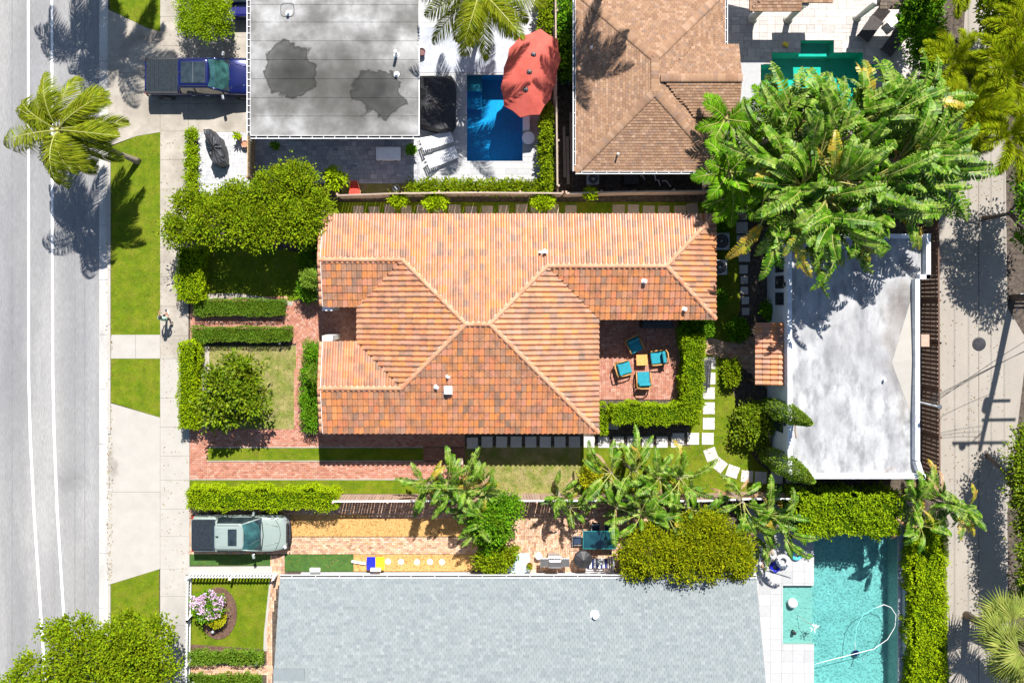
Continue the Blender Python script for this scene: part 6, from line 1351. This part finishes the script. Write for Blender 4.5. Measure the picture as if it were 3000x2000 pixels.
MB().tube([(ctr[1].x, ctr[1].y, 0), (ctr[1].x, ctr[1].y, 2.75)], .035, 8).build('pole', m_grey, pa); MB().lathe([(.35, .0), (.35, .06), (.06, .10)], (ctr[1].x, ctr[1].y, .05), 16).build('base', m_dark, pa)
t = thing('pool_table', 'small round white table at the right side of the blue pool', 'table', (*W(1548, 405, .45)[:2], .05)); MB().lathe([(.33, .42), (.34, .46), (.30, .47)], (0, 0, 0), 22).build('tabletop', m_whitep, t); MB().lathe([(.2, 0), (.05, .05), (.05, .42)], (0, 0, 0), 12).build('pedestal', m_whitep, t)
tag(MB().rbox((*W(1542, 358, .3)[:2], .25), (.36, .85, .4)).build('pool_bench', m_whitep, bevel=.02), 'narrow white block bench below the red parasol', 'bench')
m_tarp = mat('black_tarp', [(.010, .010, .012), (.022, .022, .026)], .55, 3, .3, bump=.5, bscale=9)
def draped(label, name, cat, pts, z, m, px=True, seed=1, lump=.03, n=5):
    """covered bulky thing: outline in photo pixels, rounded top, uneven folds"""
    g = random.Random(seed); poly = [Vector((*q, 0)) for q in P2(pts, z)]; c = sum(poly, Vector()) / len(poly); root = Vector((c.x, c.y, 0)); P = [p - c for p in poly]; N = []
    for a, b in zip(P, P[1:] + P[:1]):
        for k in range(n): N.append(a.lerp(b, k / n))
    rings = []
    for (f, zz) in ((1.04, .0), (1.02, z * .5), (1.0, z * .82), (.93, z * .95), (.72, z), (.4, z * 1.02), (.05, z * 1.03)): rings.append([(p.x * f * (1 + g.uniform(-lump, lump) * .6), p.y * f * (1 + g.uniform(-lump, lump) * .6), zz + g.uniform(-lump, lump) * 1.2) for p in N])
    mb = MB(); mb.loft(rings, closed=True, cap=True); o = mb.build(name, m, smooth=False); o.location = root
    if sum(P[i].x * P[(i + 1) % len(P)].y - P[(i + 1) % len(P)].x * P[i].y for i in range(len(P))) < 0: o.data.flip_normals()
    return tag(o, label, cat)
draped('black cover over the hot tub beside the flat roof', 'hot_tub_cover', 'cover', [(1229, 221), (1322, 221), (1334, 240), (1334, 362), (1322, 378), (1290, 384), (1229, 368)], .9, m_tarp, seed=3, lump=.02)
draped('motorcycle under a crumpled dark cover on the light paver patio', 'covered_motorcycle', 'motorcycle', [(592, 378), (612, 376), (640, 402), (655, 440), (658, 475), (640, 484), (622, 478), (610, 452), (618, 430), (600, 405)], 1.0, mat('grey_tarp', [(.02, .022, .028), (.05, .052, .06)], .6, 3, .3, bump=.6, bscale=8), seed=5, lump=.07)
bx = thing('storage_box', 'white plastic deck box on the shaded grey patio', 'storage box', (*W(1138, 451, .5)[:2], .045)); MB().rbox((0, 0, .24), (1.22, .62, .46)).build('body', m_whitep, bx, bevel=.04); MB().rbox((0, 0, .53), (1.30, .70, .12)).build('lid', m_whitep, bx, bevel=.05)
for s in (-.4, .4): MB().rbox((s, -.36, .46), (.1, .03, .06)).build('latch', m_woodb, bx)
rc = thing('folding_chair', 'red fabric folding chair beside the lime shrub at the top fence', 'chair', W(1042, 556))
MB().add([(-.30, -.28, .42), (.30, -.28, .42), (.24, .22, .36), (-.24, .22, .36), (-.3, -.28, .40), (.3, -.28, .40), (.24, .22, .34), (-.24, .22, .34)], [(0, 1, 2, 3), (7, 6, 5, 4)]).build('seat', m_redc if False else mat('red_canvas', [(.55, .03, .015), (.62, .05, .03)], .8, 5, .1), rc)
MB().add([(-.26, .2, .38), (.26, .2, .38), (.22, .38, .85), (-.22, .38, .85)], [(0, 1, 2, 3)]).build('backrest', mat('dark_red_canvas', [(.16, .03, .02), (.2, .04, .03)], .8, 5, .1), rc)
for s in (-1, 1): MB().tube([(s * .27, -.3, 0), (s * .26, -.02, .40), (s * .2, .38, .88)], .014, 6).build('frame_tube', m_bopb, rc); MB().tube([(s * .27, .3, 0), (s * .30, -.28, .45)], .014, 6).build('leg', m_bopb, rc)
kg = thing('kettle_grill', 'small round black grill with curved legs by the top fence', 'grill', W(1163, 556)); MB().lathe([(.02, .42), (.14, .45), (.2, .55), (.2, .60), (.17, .60), (.12, .5), (.02, .48)], (0, 0, 0), 18).build('bowl', m_black, kg, smooth=True)
for k in range(3): a = k * 2.1; MB().tube([(math.cos(a) * .1, math.sin(a) * .1, .45), (math.cos(a) * .3, math.sin(a) * .3, .3), (math.cos(a) * .34, math.sin(a) * .34, 0)], .015, 6).build('leg', m_black, kg)
MB().rbox((.0, .02, .605), (.06, .22, .01), (0, 0, .6)).build('grill_plate', m_metal, kg)
def potted(label, px, py, r, h, m, ll=.3, n=26, group=None, pot=m_terra, z=.045):
    t = thing('potted_plant', label, 'potted plant', (*W(px, py)[:2], z), group=group); pt = MB().lathe([(r * .7, 0), (r, h), (r * 1.08, h), (r * 1.08, h * .9), (r * .85, h * .88)], (0, 0, 0), 16).build('pot', pot, t, smooth=False); MB().lathe([(.01, 0), (r * .9, 0)], (0, 0, h * .93), 12).build('soil', m_soil, pt)
    g = random.Random(int(px)); P = np.array([[g.gauss(0, .03), g.gauss(0, .03), h + g.uniform(0, .35)] for _ in range(n)]); a = np.array([i * 2.4 for i in range(n)]); D = np.stack([np.cos(a), np.sin(a), np.full(n, .55)], 1)
    link('leaf_rosette', leaf_mesh('leaf', P, D, np.tile([0, 0, 1.0], (n, 1)) + rng.normal(0, .2, (n, 3)), ll, ll * .3, m), t); MB().tube([(0, 0, h * .9), (0, 0, h + .35)], [.02, .01], 6).build('stem', m_rach, t); return t
potted('tall potted plant on the light pavers beside the flat roof', 704, 405, .16, .4, m_lime, .32, 22, pot=m_terra); potted('spiky potted plant at the lower right corner of the flat roof', 1207, 445, .18, .4, m_areca, .42, 40)
potted('leafy potted plant in the shade under the flat roof gutter', 815, 432, .15, .4, m_shade, .38, 16); potted('small potted plant beside the grey doormat step', 1550, 1650, .14, .3, m_yel, .2, 26)
pb = tag(MB().lathe([(.13, 0), (.17, .36), (.19, .36), (.16, .3), (.02, .3)], (0, 0, 0), 16).build('flower_pot', m_terra), 'empty dark terracotta pot below the tall potted plant', 'pot'); pb.location = (*W(722, 425)[:2], .045)
pb = tag(MB().lathe([(.14, 0), (.18, .36), (.2, .36), (.16, .3), (.02, .3)], (0, 0, 0), 16).build('flower_pot', mat('dark_red_glaze', [(.09, .02, .02), (.12, .03, .03)], .4)), 'dark red pot on the grey terrace beside the flat roof', 'pot'); pb.location = (*W(1237, 158)[:2], .065)

# ---- neighbour patio, bottom
m_pt = mat('teal_glass_top', [(.005, .035, .05), (.01, .06, .075)], .08, 2, .15, spec=.9, coat=.8)
dt = thing('dining_table', 'rectangular teal glass garden table in the dappled shade', 'table', (*W(1756, 1580, .72)[:2], .05)); MB().rbox((0, 0, .72), (1.72, .92, .014)).build('glass_top', m_pt, dt)
fr_ = MB(); [fr_.tube([(a, b, .735), (c, d, .735)], .014, 6) for a, b, c, d in ((-.86, -.46, .86, -.46), (.86, -.46, .86, .46), (.86, .46, -.86, .46), (-.86, .46, -.86, -.46))]; fr_.build('table_frame', mat('teal_metal', [(.02, .22, .22), (.03, .28, .28)], .4), dt)
for sx in (-1, 1):
    for sy in (-1, 1): MB().tube([(sx * .8, sy * .4, 0), (sx * .82, sy * .42, .72)], .022, 6).build('leg', _MATS['teal_metal'], dt)
def pchair(label, px, py, rot, m=None):
    t = thing('garden_chair', label, 'chair', (*W(px, py, .4)[:2], .05), math.radians(rot), 'metal framed chairs around the glass table'); m = m or m_grey
    MB().rbox((0, 0, .42), (.42, .42, .03)).build('seat', mat('navy_mesh_fabric', [(.008, .02, .05), (.012, .035, .08)], .7, 6, .2), t); MB().rbox((0, -.24, .66), (.42, .02, .42), (-.15, 0, 0)).build('backrest', _MATS['navy_mesh_fabric'], t)
    for s in (-1, 1):
        MB().tube([(s * .23, .22, 0), (s * .23, .2, .62), (s * .23, -.22, .62), (s * .23, -.3, .9)], .013, 6).build('frame_tube', m, t); MB().tube([(s * .23, -.2, .45), (s * .23, -.3, 0)], .013, 6).build('leg', m, t)
    MB().tube([(-.23, -.3, .9), (.23, -.3, .9)], .013, 6).build('top_rail', m, t)
pchair('chair left of the glass table', 1690, 1580, -90); pchair('chair at the upper left side of the glass table', 1744, 1545, 180); pchair('chair at the upper right side of the glass table, half hidden by leaves', 1782, 1545, 180)
gr = thing('gas_grill', 'stainless gas grill with side shelves standing before the grey roof', 'grill', (*W(1625, 1645, .9)[:2], .05))
MB().rbox((0, 0, .42), (.62, .5, .8)).build('cabinet', m_grey, gr, bevel=.01); MB().rbox((0, -.06, .98), (.68, .42, .26)).build('lid', m_metal, gr, bevel=.06); MB().rbox((0, .24, .88), (.7, .10, .06)).build('control_panel', m_white, gr, bevel=.01)
for k in range(4): MB().lathe([(.022, 0), (.018, .03)], (-.22 + .15 * k, .25, .91), 8).build('knob', m_black, gr)
for s in (-1, 1): MB().rbox((s * .56, -.03, .86), (.40, .46, .04)).build('side_shelf', m_metal, gr, bevel=.01)
MB().tube([(-.28, .12, 1.02), (.28, .12, 1.02)], .014, 6).build('handle', m_black, gr)
bn = thing('lattice_loveseat', 'white lattice garden loveseat with a blue striped cushion', 'bench', (*W(1757, 1650, .5)[:2], .05))
for i in range(13): MB().box(-.72 + i * .115, -.72 + i * .115 + .045, -.28, .28, .40, .42).build('slat', m_white, bn)
for i in range(13): MB().rbox((-.70 + i * .115, -.40, .62), (.04, .02, .42), (-.3, 0, 0)).build('back_slat', m_white, bn)
for z in (.45, .62, .82): MB().beam((-.76, -.34 - (z - .45) * .3, z), (.76, -.34 - (z - .45) * .3, z), .035).build('back_rail', m_white, bn)
for i in range(9): MB().rbox((-.60 + i * .115, 0, .45), (.112, .5, .07)).build('cushion_stripe', m_white if i % 2 else mat('navy_canvas', [(.02, .03, .14), (.03, .04, .18)], .8), bn, bevel=.01)
for sx in (-.72, .72):
    for sy in (-.26, .26): MB().box(sx - .025, sx + .025, sy - .025, sy + .025, 0, .6).build('leg', m_white, bn)
    MB().box(sx - .03, sx + .03, -.3, .3, .6, .63).build('armrest', m_white, bn)
pu = tag(MB().rbox((0, 0, .56), (.28, .3, .14)).build('throw_pillow', m_stonel, bevel=.05), 'pale patterned pillow on the lattice loveseat', 'pillow'); pu.location = (*W(1757, 1642, .5)[:2], .05)
um = tag(MB().lathe([(.5, .0), (.46, .10), (.1, .24), (.02, .28)], (0, 0, .85), 10).build('folded_parasol', m_tarp), 'dark drooping canopy left of the lattice loveseat', 'parasol'); um.location = (*W(1708, 1638, .9)[:2], 0)
sd_ = thing('round_stool', 'round white stool beside the gas grill', 'stool', W(1577, 1622)); MB().lathe([(.17, .42), (.18, .46), (.1, .48)], (0, 0, 0), 18).build('seat', m_whitep, sd_); MB().lathe([(.14, .05), (.03, .1), (.03, .42)], (0, 0, 0), 10).build('pedestal', m_grey, sd_)
stp = thing('doorstep', 'pale blue boarded doorstep below the round shrub', 'step', (*W(1517, 1645)[:2], .05))
for i in range(5): MB().box(-.62, .62, -.5 + i * .2, -.5 + i * .2 + .19, .0, .16).build('board', mat('pale_blue_board', [(.36, .46, .50), (.40, .50, .54)], .7, 4, .06), stp)
tag(MB().rbox((*W(1432, 1575)[:2], .55), (.07, 1.1, 1.1)).build('garden_gate', m_whitep), 'narrow white gate panel at the end of the gravel strip', 'gate')
for i, (x, y) in enumerate([(1137, 1643), (1175, 1644), (1222, 1645), (1260, 1644), (1295, 1645)]):
    d_ = MB().lathe([(.15, 0), (.155, .02), (.14, .035)], (0, 0, 0), 18).build('stepping_disc', m_whitep); d_.location = (*W(x, y)[:2], .035)
    tag(d_, ['round white disc beside the yellow bin', 'second round white disc from the bins', 'middle one of the five round white discs', 'fourth round white disc from the bins', 'round white disc farthest from the bins, partly shaded'][i], 'stepping stone', 'round discs on the gravel strip')
def bin_(label, px, py, m, c2):
    t = thing('recycling_bin', label, 'bin', (*W(px, py, .5)[:2], .04)); bo = MB(); bo.loft([[(-.15, -.22, 0), (.15, -.22, 0), (.15, .22, 0), (-.15, .22, 0)], [(-.21, -.32, .42), (.21, -.32, .42), (.21, .32, .42), (-.21, .32, .42)]], closed=True); bo.loft([[(-.20, -.31, .42), (.20, -.31, .42), (.20, .31, .42), (-.20, .31, .42)], [(-.15, -.22, .05), (.15, -.22, .05), (.15, .22, .05), (-.15, .22, .05)]], closed=True, cap=True)
    bo.build('tub', m, t); r_ = MB(); [r_.beam((a, b, .43), (c, d, .43), .035) for a, b, c, d in ((-.21, -.32, .21, -.32), (.21, -.32, .21, .32), (.21, .32, -.21, .32), (-.21, .32, -.21, -.32))]; r_.build('rim', m, t)
    for k in range(5): MB().rbox((R.uniform(-.1, .1), R.uniform(-.2, .2), .2 + .03 * k), (.14, .1, .08), (0, 0, R.uniform(0, 3))).build('recyclable', c2, t)
bin_('royal blue open recycling bin beside the grey roof', 1087, 1650, mat('royal_blue_plastic', [(.006, .012, .42), (.01, .02, .5)], .4), m_whitep); bin_('yellow open recycling bin right of the blue one', 1113, 1650, mat('yellow_plastic', [(.75, .50, .01), (.8, .58, .02)], .4), m_whitep)
tag(MB().beam(W(1030, 1643, .12), W(1072, 1650, .12), .1, .14).build('downspout', m_whitep), 'white downspout lying from the turf to the bins', 'downspout')
# garden lamps and gate lights
for i, (x, y, l, c_) in enumerate([(628, 1844, 'grey garden ball below the oval mulch bed', 'ornament'), (634, 1760, 'grey garden ball between pink shrub and round shrub', 'ornament'), (757, 1933, 'grey garden ball at the end of the clipped front hedge', 'ornament'), (573, 1990, 'grey garden ball at the bottom left bed', 'ornament')]):
    t = thing('garden_ball', l, c_, W(x, y)); MB().lathe([(.10 * math.sin(PI * (k + .5) / 9), .22 - .10 * math.cos(PI * (k + .5) / 9)) for k in range(9)], (0, 0, .3 if i else .1), 14).build('ball', m_grey, t, smooth=True); MB().lathe([(.05, 0), (.03, .45 if i else .25)], (0, 0, 0), 8).build('stand', m_dark, t)
for x, y, l in ((820, 905, 'small path light at the right end of the upper box hedge'), (826, 1005, 'small path light at the right end of the lower box hedge')):
    t = thing('path_light', l, 'lamp', W(x, y)); MB().lathe([(.07, .5), (.06, .62), (.02, .66)], (0, 0, 0), 10).build('lamp_head', m_metal, t); MB().lathe([(.02, 0), (.02, .5)], (0, 0, 0), 8).build('stake', m_dark, t)

# ---- pool things, bottom right
hs = MB(); pts = [(2386, 1945), (2440, 1930), (2500, 1915), (2560, 1900), (2600, 1872), (2622, 1835), (2625, 1800), (2610, 1778), (2590, 1770), (2560, 1782), (2530, 1800), (2512, 1830), (2506, 1870), (2505, 1905)]
hs.tube([W(a, b, -.08) + Vector((0, 0, -.03 if 9 <= i <= 12 else .0)) for i, (a, b) in enumerate(pts)], .015, 6); tag(hs.build('pool_hose', m_whitep, smooth=True), 'looping white pool hose floating on the turquoise water', 'hose')
pc = thing('pool_cleaner', 'round navy pool cleaner under the looping hose', 'pool cleaner', W(2506, 1912, -1.2)); MB().lathe([(.18, 0), (.2, .08), (.1, .2), (.04, .24)], (0, 0, 0), 14).build('body', m_blue, pc); MB().tube([(0, 0, .2), (.02, .05, .7), (0, .1, 1.12)], .02, 6).build('hose_riser', m_whitep, pc)
b_ = tag(MB().lathe([(.02, 0), (.22, .05), (.26, .2), (.22, .36), (.02, .42)], (0, 0, 0), 20).build('pouf', m_whitep, smooth=True), 'round white pouf on the shallow pool shelf', 'pouf'); b_.location = W(2318, 1762, -.22)
fl = thing('toy_bird', 'white feathered ornament on a thin pole on the shallow shelf', 'ornament', W(2335, 1800, -.22)); MB().tube([(0, 0, 0), (.25, -.1, .9), (.45, -.2, 1.1)], .012, 5).build('pole', m_wood, fl)
P = np.tile([.55, -.28, 1.05], (30, 1)) + rng.normal(0, .07, (30, 3)); link('feathers', leaf_mesh('feathers', P, rng.normal(0, 1, (30, 3)) * [1, 1, .2] + [.3, -.5, 0], rdir(30, .2), .22, .05, m_whitep), fl)
sp = tag(MB().lathe([(.10, 0), (.09, .35), (.05, .4)], (0, 0, 0), 10).build('spotlight', m_black), 'small black ornament near the end of the shallow shelf', 'ornament'); sp.location = W(2322, 1848, -.22)
def ring_float(label, px, py, R_, r_, m, z=.1):
    mb = MB(); n = 22; rings = [[(math.cos(t) * (R_ + r_ * math.cos(q)), math.sin(t) * (R_ + r_ * math.cos(q)), r_ + r_ * math.sin(q)) for q in [2 * PI * k / 8 for k in range(8)]] for t in [2 * PI * i / n for i in range(n + 1)]]
    mb.loft(rings, closed=True); o = mb.build('pool_float', m, smooth=True); o.location = (*W(px, py)[:2], z); tag(o, label, 'pool float')
ring_float('white ring float on the deck under the paddle leaves', 2290, 1640, .28, .11, m_whitep); ring_float('blue ring float leaning by the white ring', 2268, 1658, .2, .09, mat('royal_blue_plastic', []), .06)
ring_float('turquoise ring float near the pool corner', 2330, 1622, .22, .09, mat('aqua_plastic', [(.05, .45, .55), (.08, .5, .6)], .4), .06)
for i in range(26):
    s_ = R.uniform(.07, .14); rk = MB().lathe([(.3, 0), (1, .25), (.8, .6), (.2, .8)], (0, 0, 0), 7).build('rock', m_bopb if i % 2 else m_conc); rk.scale = (s_, s_ * .8, s_); rk.location = (*W(2232 + R.uniform(0, 32), 1560 + i * 4.2)[:2], .05); rk.rotation_euler = (0, 0, R.uniform(0, 6)); tag(rk, 'pale rounded border stone by the pool corner, ' + ('uppermost of its row' if i == 0 else 'last of its row by the white deck' if i == 25 else 'between the tile strip and the floats'), 'stone', 'border stones by the pool corner')
tag(MB().tube([W(2236, 1660, .3), W(2318, 1692, .08)], .02, 6).build('pool_pole', m_grey), 'thin grey pole lying on the white deck', 'pole')
tag(MB().rbox((*W(2656, 1825, .5)[:2], .47), (.3, .3, .1)).build('planter_tray', m_dark), 'small planter on the grey spillway bench', 'planter')
# ---- top right terrace things
for i, (x, y, l) in enumerate([(2555, 75, 'left dark mesh lounger on the travertine terrace'), (2622, 118, 'right dark mesh lounger on the travertine terrace')]):
    t = thing('sun_lounger', l, 'lounger', (*W(x, y, .3)[:2], .05), math.radians(-125), 'dark loungers on the travertine terrace'); MB().rbox((.2, 0, .30), (1.35, .62, .03)).build('seat', mat('dark_mesh_fabric', [(.04, .035, .033), (.06, .05, .048)], .8, 9, .2), t); MB().rbox((-.72, 0, .46), (.62, .62, .03), (0, .55, 0)).build('backrest', _MATS['dark_mesh_fabric'], t)
    for s in (-1, 1):
        MB().beam((.88, s * .32, .28), (-.5, s * .32, .28), .03, .04).build('side_rail', m_dark, t)
        for xx in (.75, -.4): MB().box(xx - .02, xx + .02, s * .3 - .02, s * .3 + .02, 0, .27).build('leg', m_dark, t)
t = thing('side_table', 'small white table between the two dark loungers', 'table', (*W(2612, 62, .4)[:2], .05), .7); MB().rbox((0, 0, .4), (.5, .5, .03)).build('tabletop', m_whitep, t)
for sx in (-1, 1):
    for sy in (-1, 1): MB().box(sx * .2 - .015, sx * .2 + .015, sy * .2 - .015, sy * .2 + .015, 0, .39).build('leg', m_whitep, t)
tag(MB().rbox((*W(2302, 131, .1)[:2], .11), (.3, .2, .12), (0, 0, -.5)).build('toy_truck', mat('yellow_plastic', []), bevel=.02), 'small yellow and black toy on the travertine terrace', 'toy')
# ---- machines
def acunit(label, px, py, s):
    t = thing('air_conditioner', label, 'air conditioner', (*W(px, py, .6)[:2], .03), group='air conditioning units by the right eave'); MB().rbox((0, 0, .35), (s, s, .7)).build('cabinet', m_grey, t, bevel=.04)
    MB().lathe([(s * .42, .70), (s * .42, .712)], (0, 0, 0), 20).build('fan_well', m_black, t); MB().lathe([(.09, .712), (.07, .74)], (0, 0, 0), 10).build('fan_hub', m_metal, t)
    for k in range(3): MB().rbox((math.cos(k * 2.09) * s * .2, math.sin(k * 2.09) * s * .2, .72), (s * .34, .09, .01), (.2, 0, k * 2.09)).build('fan_blade', m_dark, t)
    for k in (.2, .3, .42):
        mb = MB(); mb.tube([(math.cos(q) * s * k, math.sin(q) * s * k, .75) for q in [2 * PI * j / 16 for j in range(17)]], .006, 4); mb.build('guard_ring', m_grey, t)
acunit('upper air conditioner half under the right eave', 2112, 707, .88); acunit('lower air conditioner half under the right eave', 2107, 783, .80); acunit('air conditioner in the shade below the brown roof gutter', 1737, 525, .62)
pp = tag(MB().rbox((*W(1848, 528, .3)[:2], .3), (.85, .55, .5)).build('pump_box', m_black, bevel=.06), 'black pool pump box in the shade below the brown roof', 'pump')
for k, (a, b) in enumerate([((1876, 515), (1890, 527)), ((1912, 510), (1922, 530)), ((1925, 528), (1934, 545)), ((1940, 530), (1965, 547))]):
    tag(MB().tube([W(*a, .3), W((a[0] + b[0]) / 2, a[1], .3), W(*b, .3)], .03, 7).build('pvc_pipe', m_whitep), ['white pipe nearest the pump box', 'second white pipe from the pump box', 'white pipe with a bend at the filter', 'white pipe farthest from the pump box'][k], 'pipe', 'white pool pipes below the brown roof')
ld = thing('stepladder', 'green stepladder standing between the fence and the brown roof', 'ladder', W(1655, 225)); 
for s in (-1, 1): MB().beam((s * .18, -.5, .3), (s * .16, .5, .95), .05).build('stile', mat('green_fibreglass', [(.01, .14, .07), (.02, .18, .09)], .5), ld)
for k in range(5): MB().beam((-.17, -.4 + .2 * k, .36 + .13 * k), (.17, -.4 + .2 * k, .36 + .13 * k), .05, .02).build('rung', _MATS['green_fibreglass'], ld)
for k, (x, y0_, y1_) in enumerate([(1652, 370, 520), (1662, 400, 540), (1672, 330, 500)]):
    tag(MB().beam(W(x, y0_, .12 + .05 * k), W(x + 3, y1_, .12), .14, .04).build('stacked_plank', m_wood), ['plank on the left of the narrow side yard', 'plank in the middle of the narrow side yard', 'plank nearest the brown roof gutter'][k], 'plank', 'grey planks lying beside the upright fence')
eb = tag(MB().rbox((*W(2703, 997, 1.4)[:2], 1.5), (.42, .62, .4)).build('electric_box', m_woodt, bevel=.01), 'tan box on top of the dark brown fence beside the alley', 'box')
# ---- alley pole and wires
pole = thing('utility_pole', 'tall wooden utility pole at the right edge of the alley', 'utility pole', W(2966, 872)); PH = 11.3
MB().tube([(0, 0, 0), (.03, 0, PH * .5), (.05, 0, PH)], [.19, .16, .11], 12).build('shaft', m_bark, pole, smooth=True)
for z, a, b in ((PH - .5, -1.5, 1.45), (PH - 2.2, -.2, 1.6), (PH - 3.6, -.1, 1.1)): MB().beam((a, .02, z), (b, .05, z), .11, .11).build('crossarm', m_bark, pole)
MB().lathe([(.2, 0), (.22, .1), (.22, .7), (.12, .8)], (-.05, .35, PH - 3.2), 12).build('transformer', m_grey, pole)
for x in (-1.35, -.6, .6, 1.3): MB().lathe([(.05, 0), (.07, .1), (.03, .2)], (x, .03, PH - .44), 8).build('insulator', m_grey, pole)
MB().tube([(0, 0, PH - 1.4), (-.6, -.3, PH - .9), (-1.0, -.5, PH - .95)], .03, 6).build('lamp_arm', m_grey, pole); MB().lathe([(.2, 0), (.16, .1), (.05, .16)], (-1.05, -.52, PH - 1.0), 12).build('lamp_head', m_grey, pole)
MB().tube([W(2966, 872, 0) * 0 + Vector((.05, -.3, .5)), Vector((.05, -1.0, .2))], .02, 6).build('guard', m_grey, pole)
top = W(2966, 872); 
for k, (dz, q, nm) in enumerate([(0, (2722, 1168), 'uppermost'), (-.25, (2722, 1174), 'second'), (-.5, (2724, 1180), 'third'), (-2.0, (2724, 1190), 'lowest')]):
    a = top + Vector((0, 0, PH - 1.0 + dz * 1.6)); b = W(*q, 5.0); pts = [a.lerp(b, t / 14) - Vector((0, 0, .5 * math.sin(PI * t / 14))) for t in range(15)]
    tag(MB().tube(pts, .012, 5).build('overhead_wire', m_dark), nm + ' service wire slanting from the pole to the garage mast', 'wire', 'service wires over the alley')
for k, x in enumerate((-1.35, -.6, .6, 1.3)):
    a = top + Vector((x, .03, PH - .25)); pts = [a + Vector((0, t, -.004 * (30 - abs(t)) * (30 - abs(t)) / 30 * 1.0)) for t in range(-30, 31, 5)]
    tag(MB().tube(pts, .012, 5).build('overhead_wire', m_dark), ['leftmost power line along the alley on the pole crossarm', 'power line just left of the pole top', 'power line just right of the pole top', 'rightmost power line along the alley on the pole crossarm'][k], 'wire', 'power lines along the alley')
ms = thing('service_mast', 'white service mast rising above the right parapet of the garage', 'mast', W(2696, 1178, Z5)); MB().tube([(0, 0, 0), (0, 0, 1.95)], .045, 8).build('pipe', m_whitep, ms); MB().tube([(0, 0, 1.2), (.05, .35, 1.9)], .018, 6).build('brace', m_metal, ms); MB().lathe([(.06, 0), (.12, .08), (.05, .16)], (0, 0, 1.9), 10).build('weatherhead', m_metal, ms)
MB().tube([W(3010, 870, .5) * 1.0, W(2962, 873, .5)], .05, 6)
lp = thing('guard_rail', 'short metal guard rail beside the foot of the utility pole', 'guard rail', W(2985, 862)); 
for dy in (0, -.22): MB().tube([(-.35, dy, .7), (1.2, dy + .03, .7)], .05, 8).build('rail', m_metal, lp)
for dx in (-.2, 1.0): MB().tube([(dx, -.1, 0), (dx, -.1, .7)], .04, 8).build('post', m_metal, lp)
mh = MB().lathe([(.36, 0), (.36, .03), (.30, .04), (.05, .04)], (0, 0, 0), 20).build('manhole_cover', m_dark); mh.location = (*W(2867, 1007)[:2], .032); tag(mh, 'round dark manhole cover in the alley', 'manhole cover')
wg = tag(MB().tube([W(1350, 1270, 1.2), W(1322, 1300, .6), W(1300, 1340, .1)], .02, 6).build('leaning_pole', m_bopb), 'thin pole leaning against the lower eave by the wheel tracks', 'pole')
cg = thing('column_post', 'slender stone post at the end of the brick wheel tracks', 'post', W(1352, 1340)); MB().rbox((0, 0, .75), (.16, .16, 1.5)).build('shaft', m_woodt, cg); MB().rbox((0, 0, 1.53), (.22, .22, .07)).build('cap', m_wood, cg)
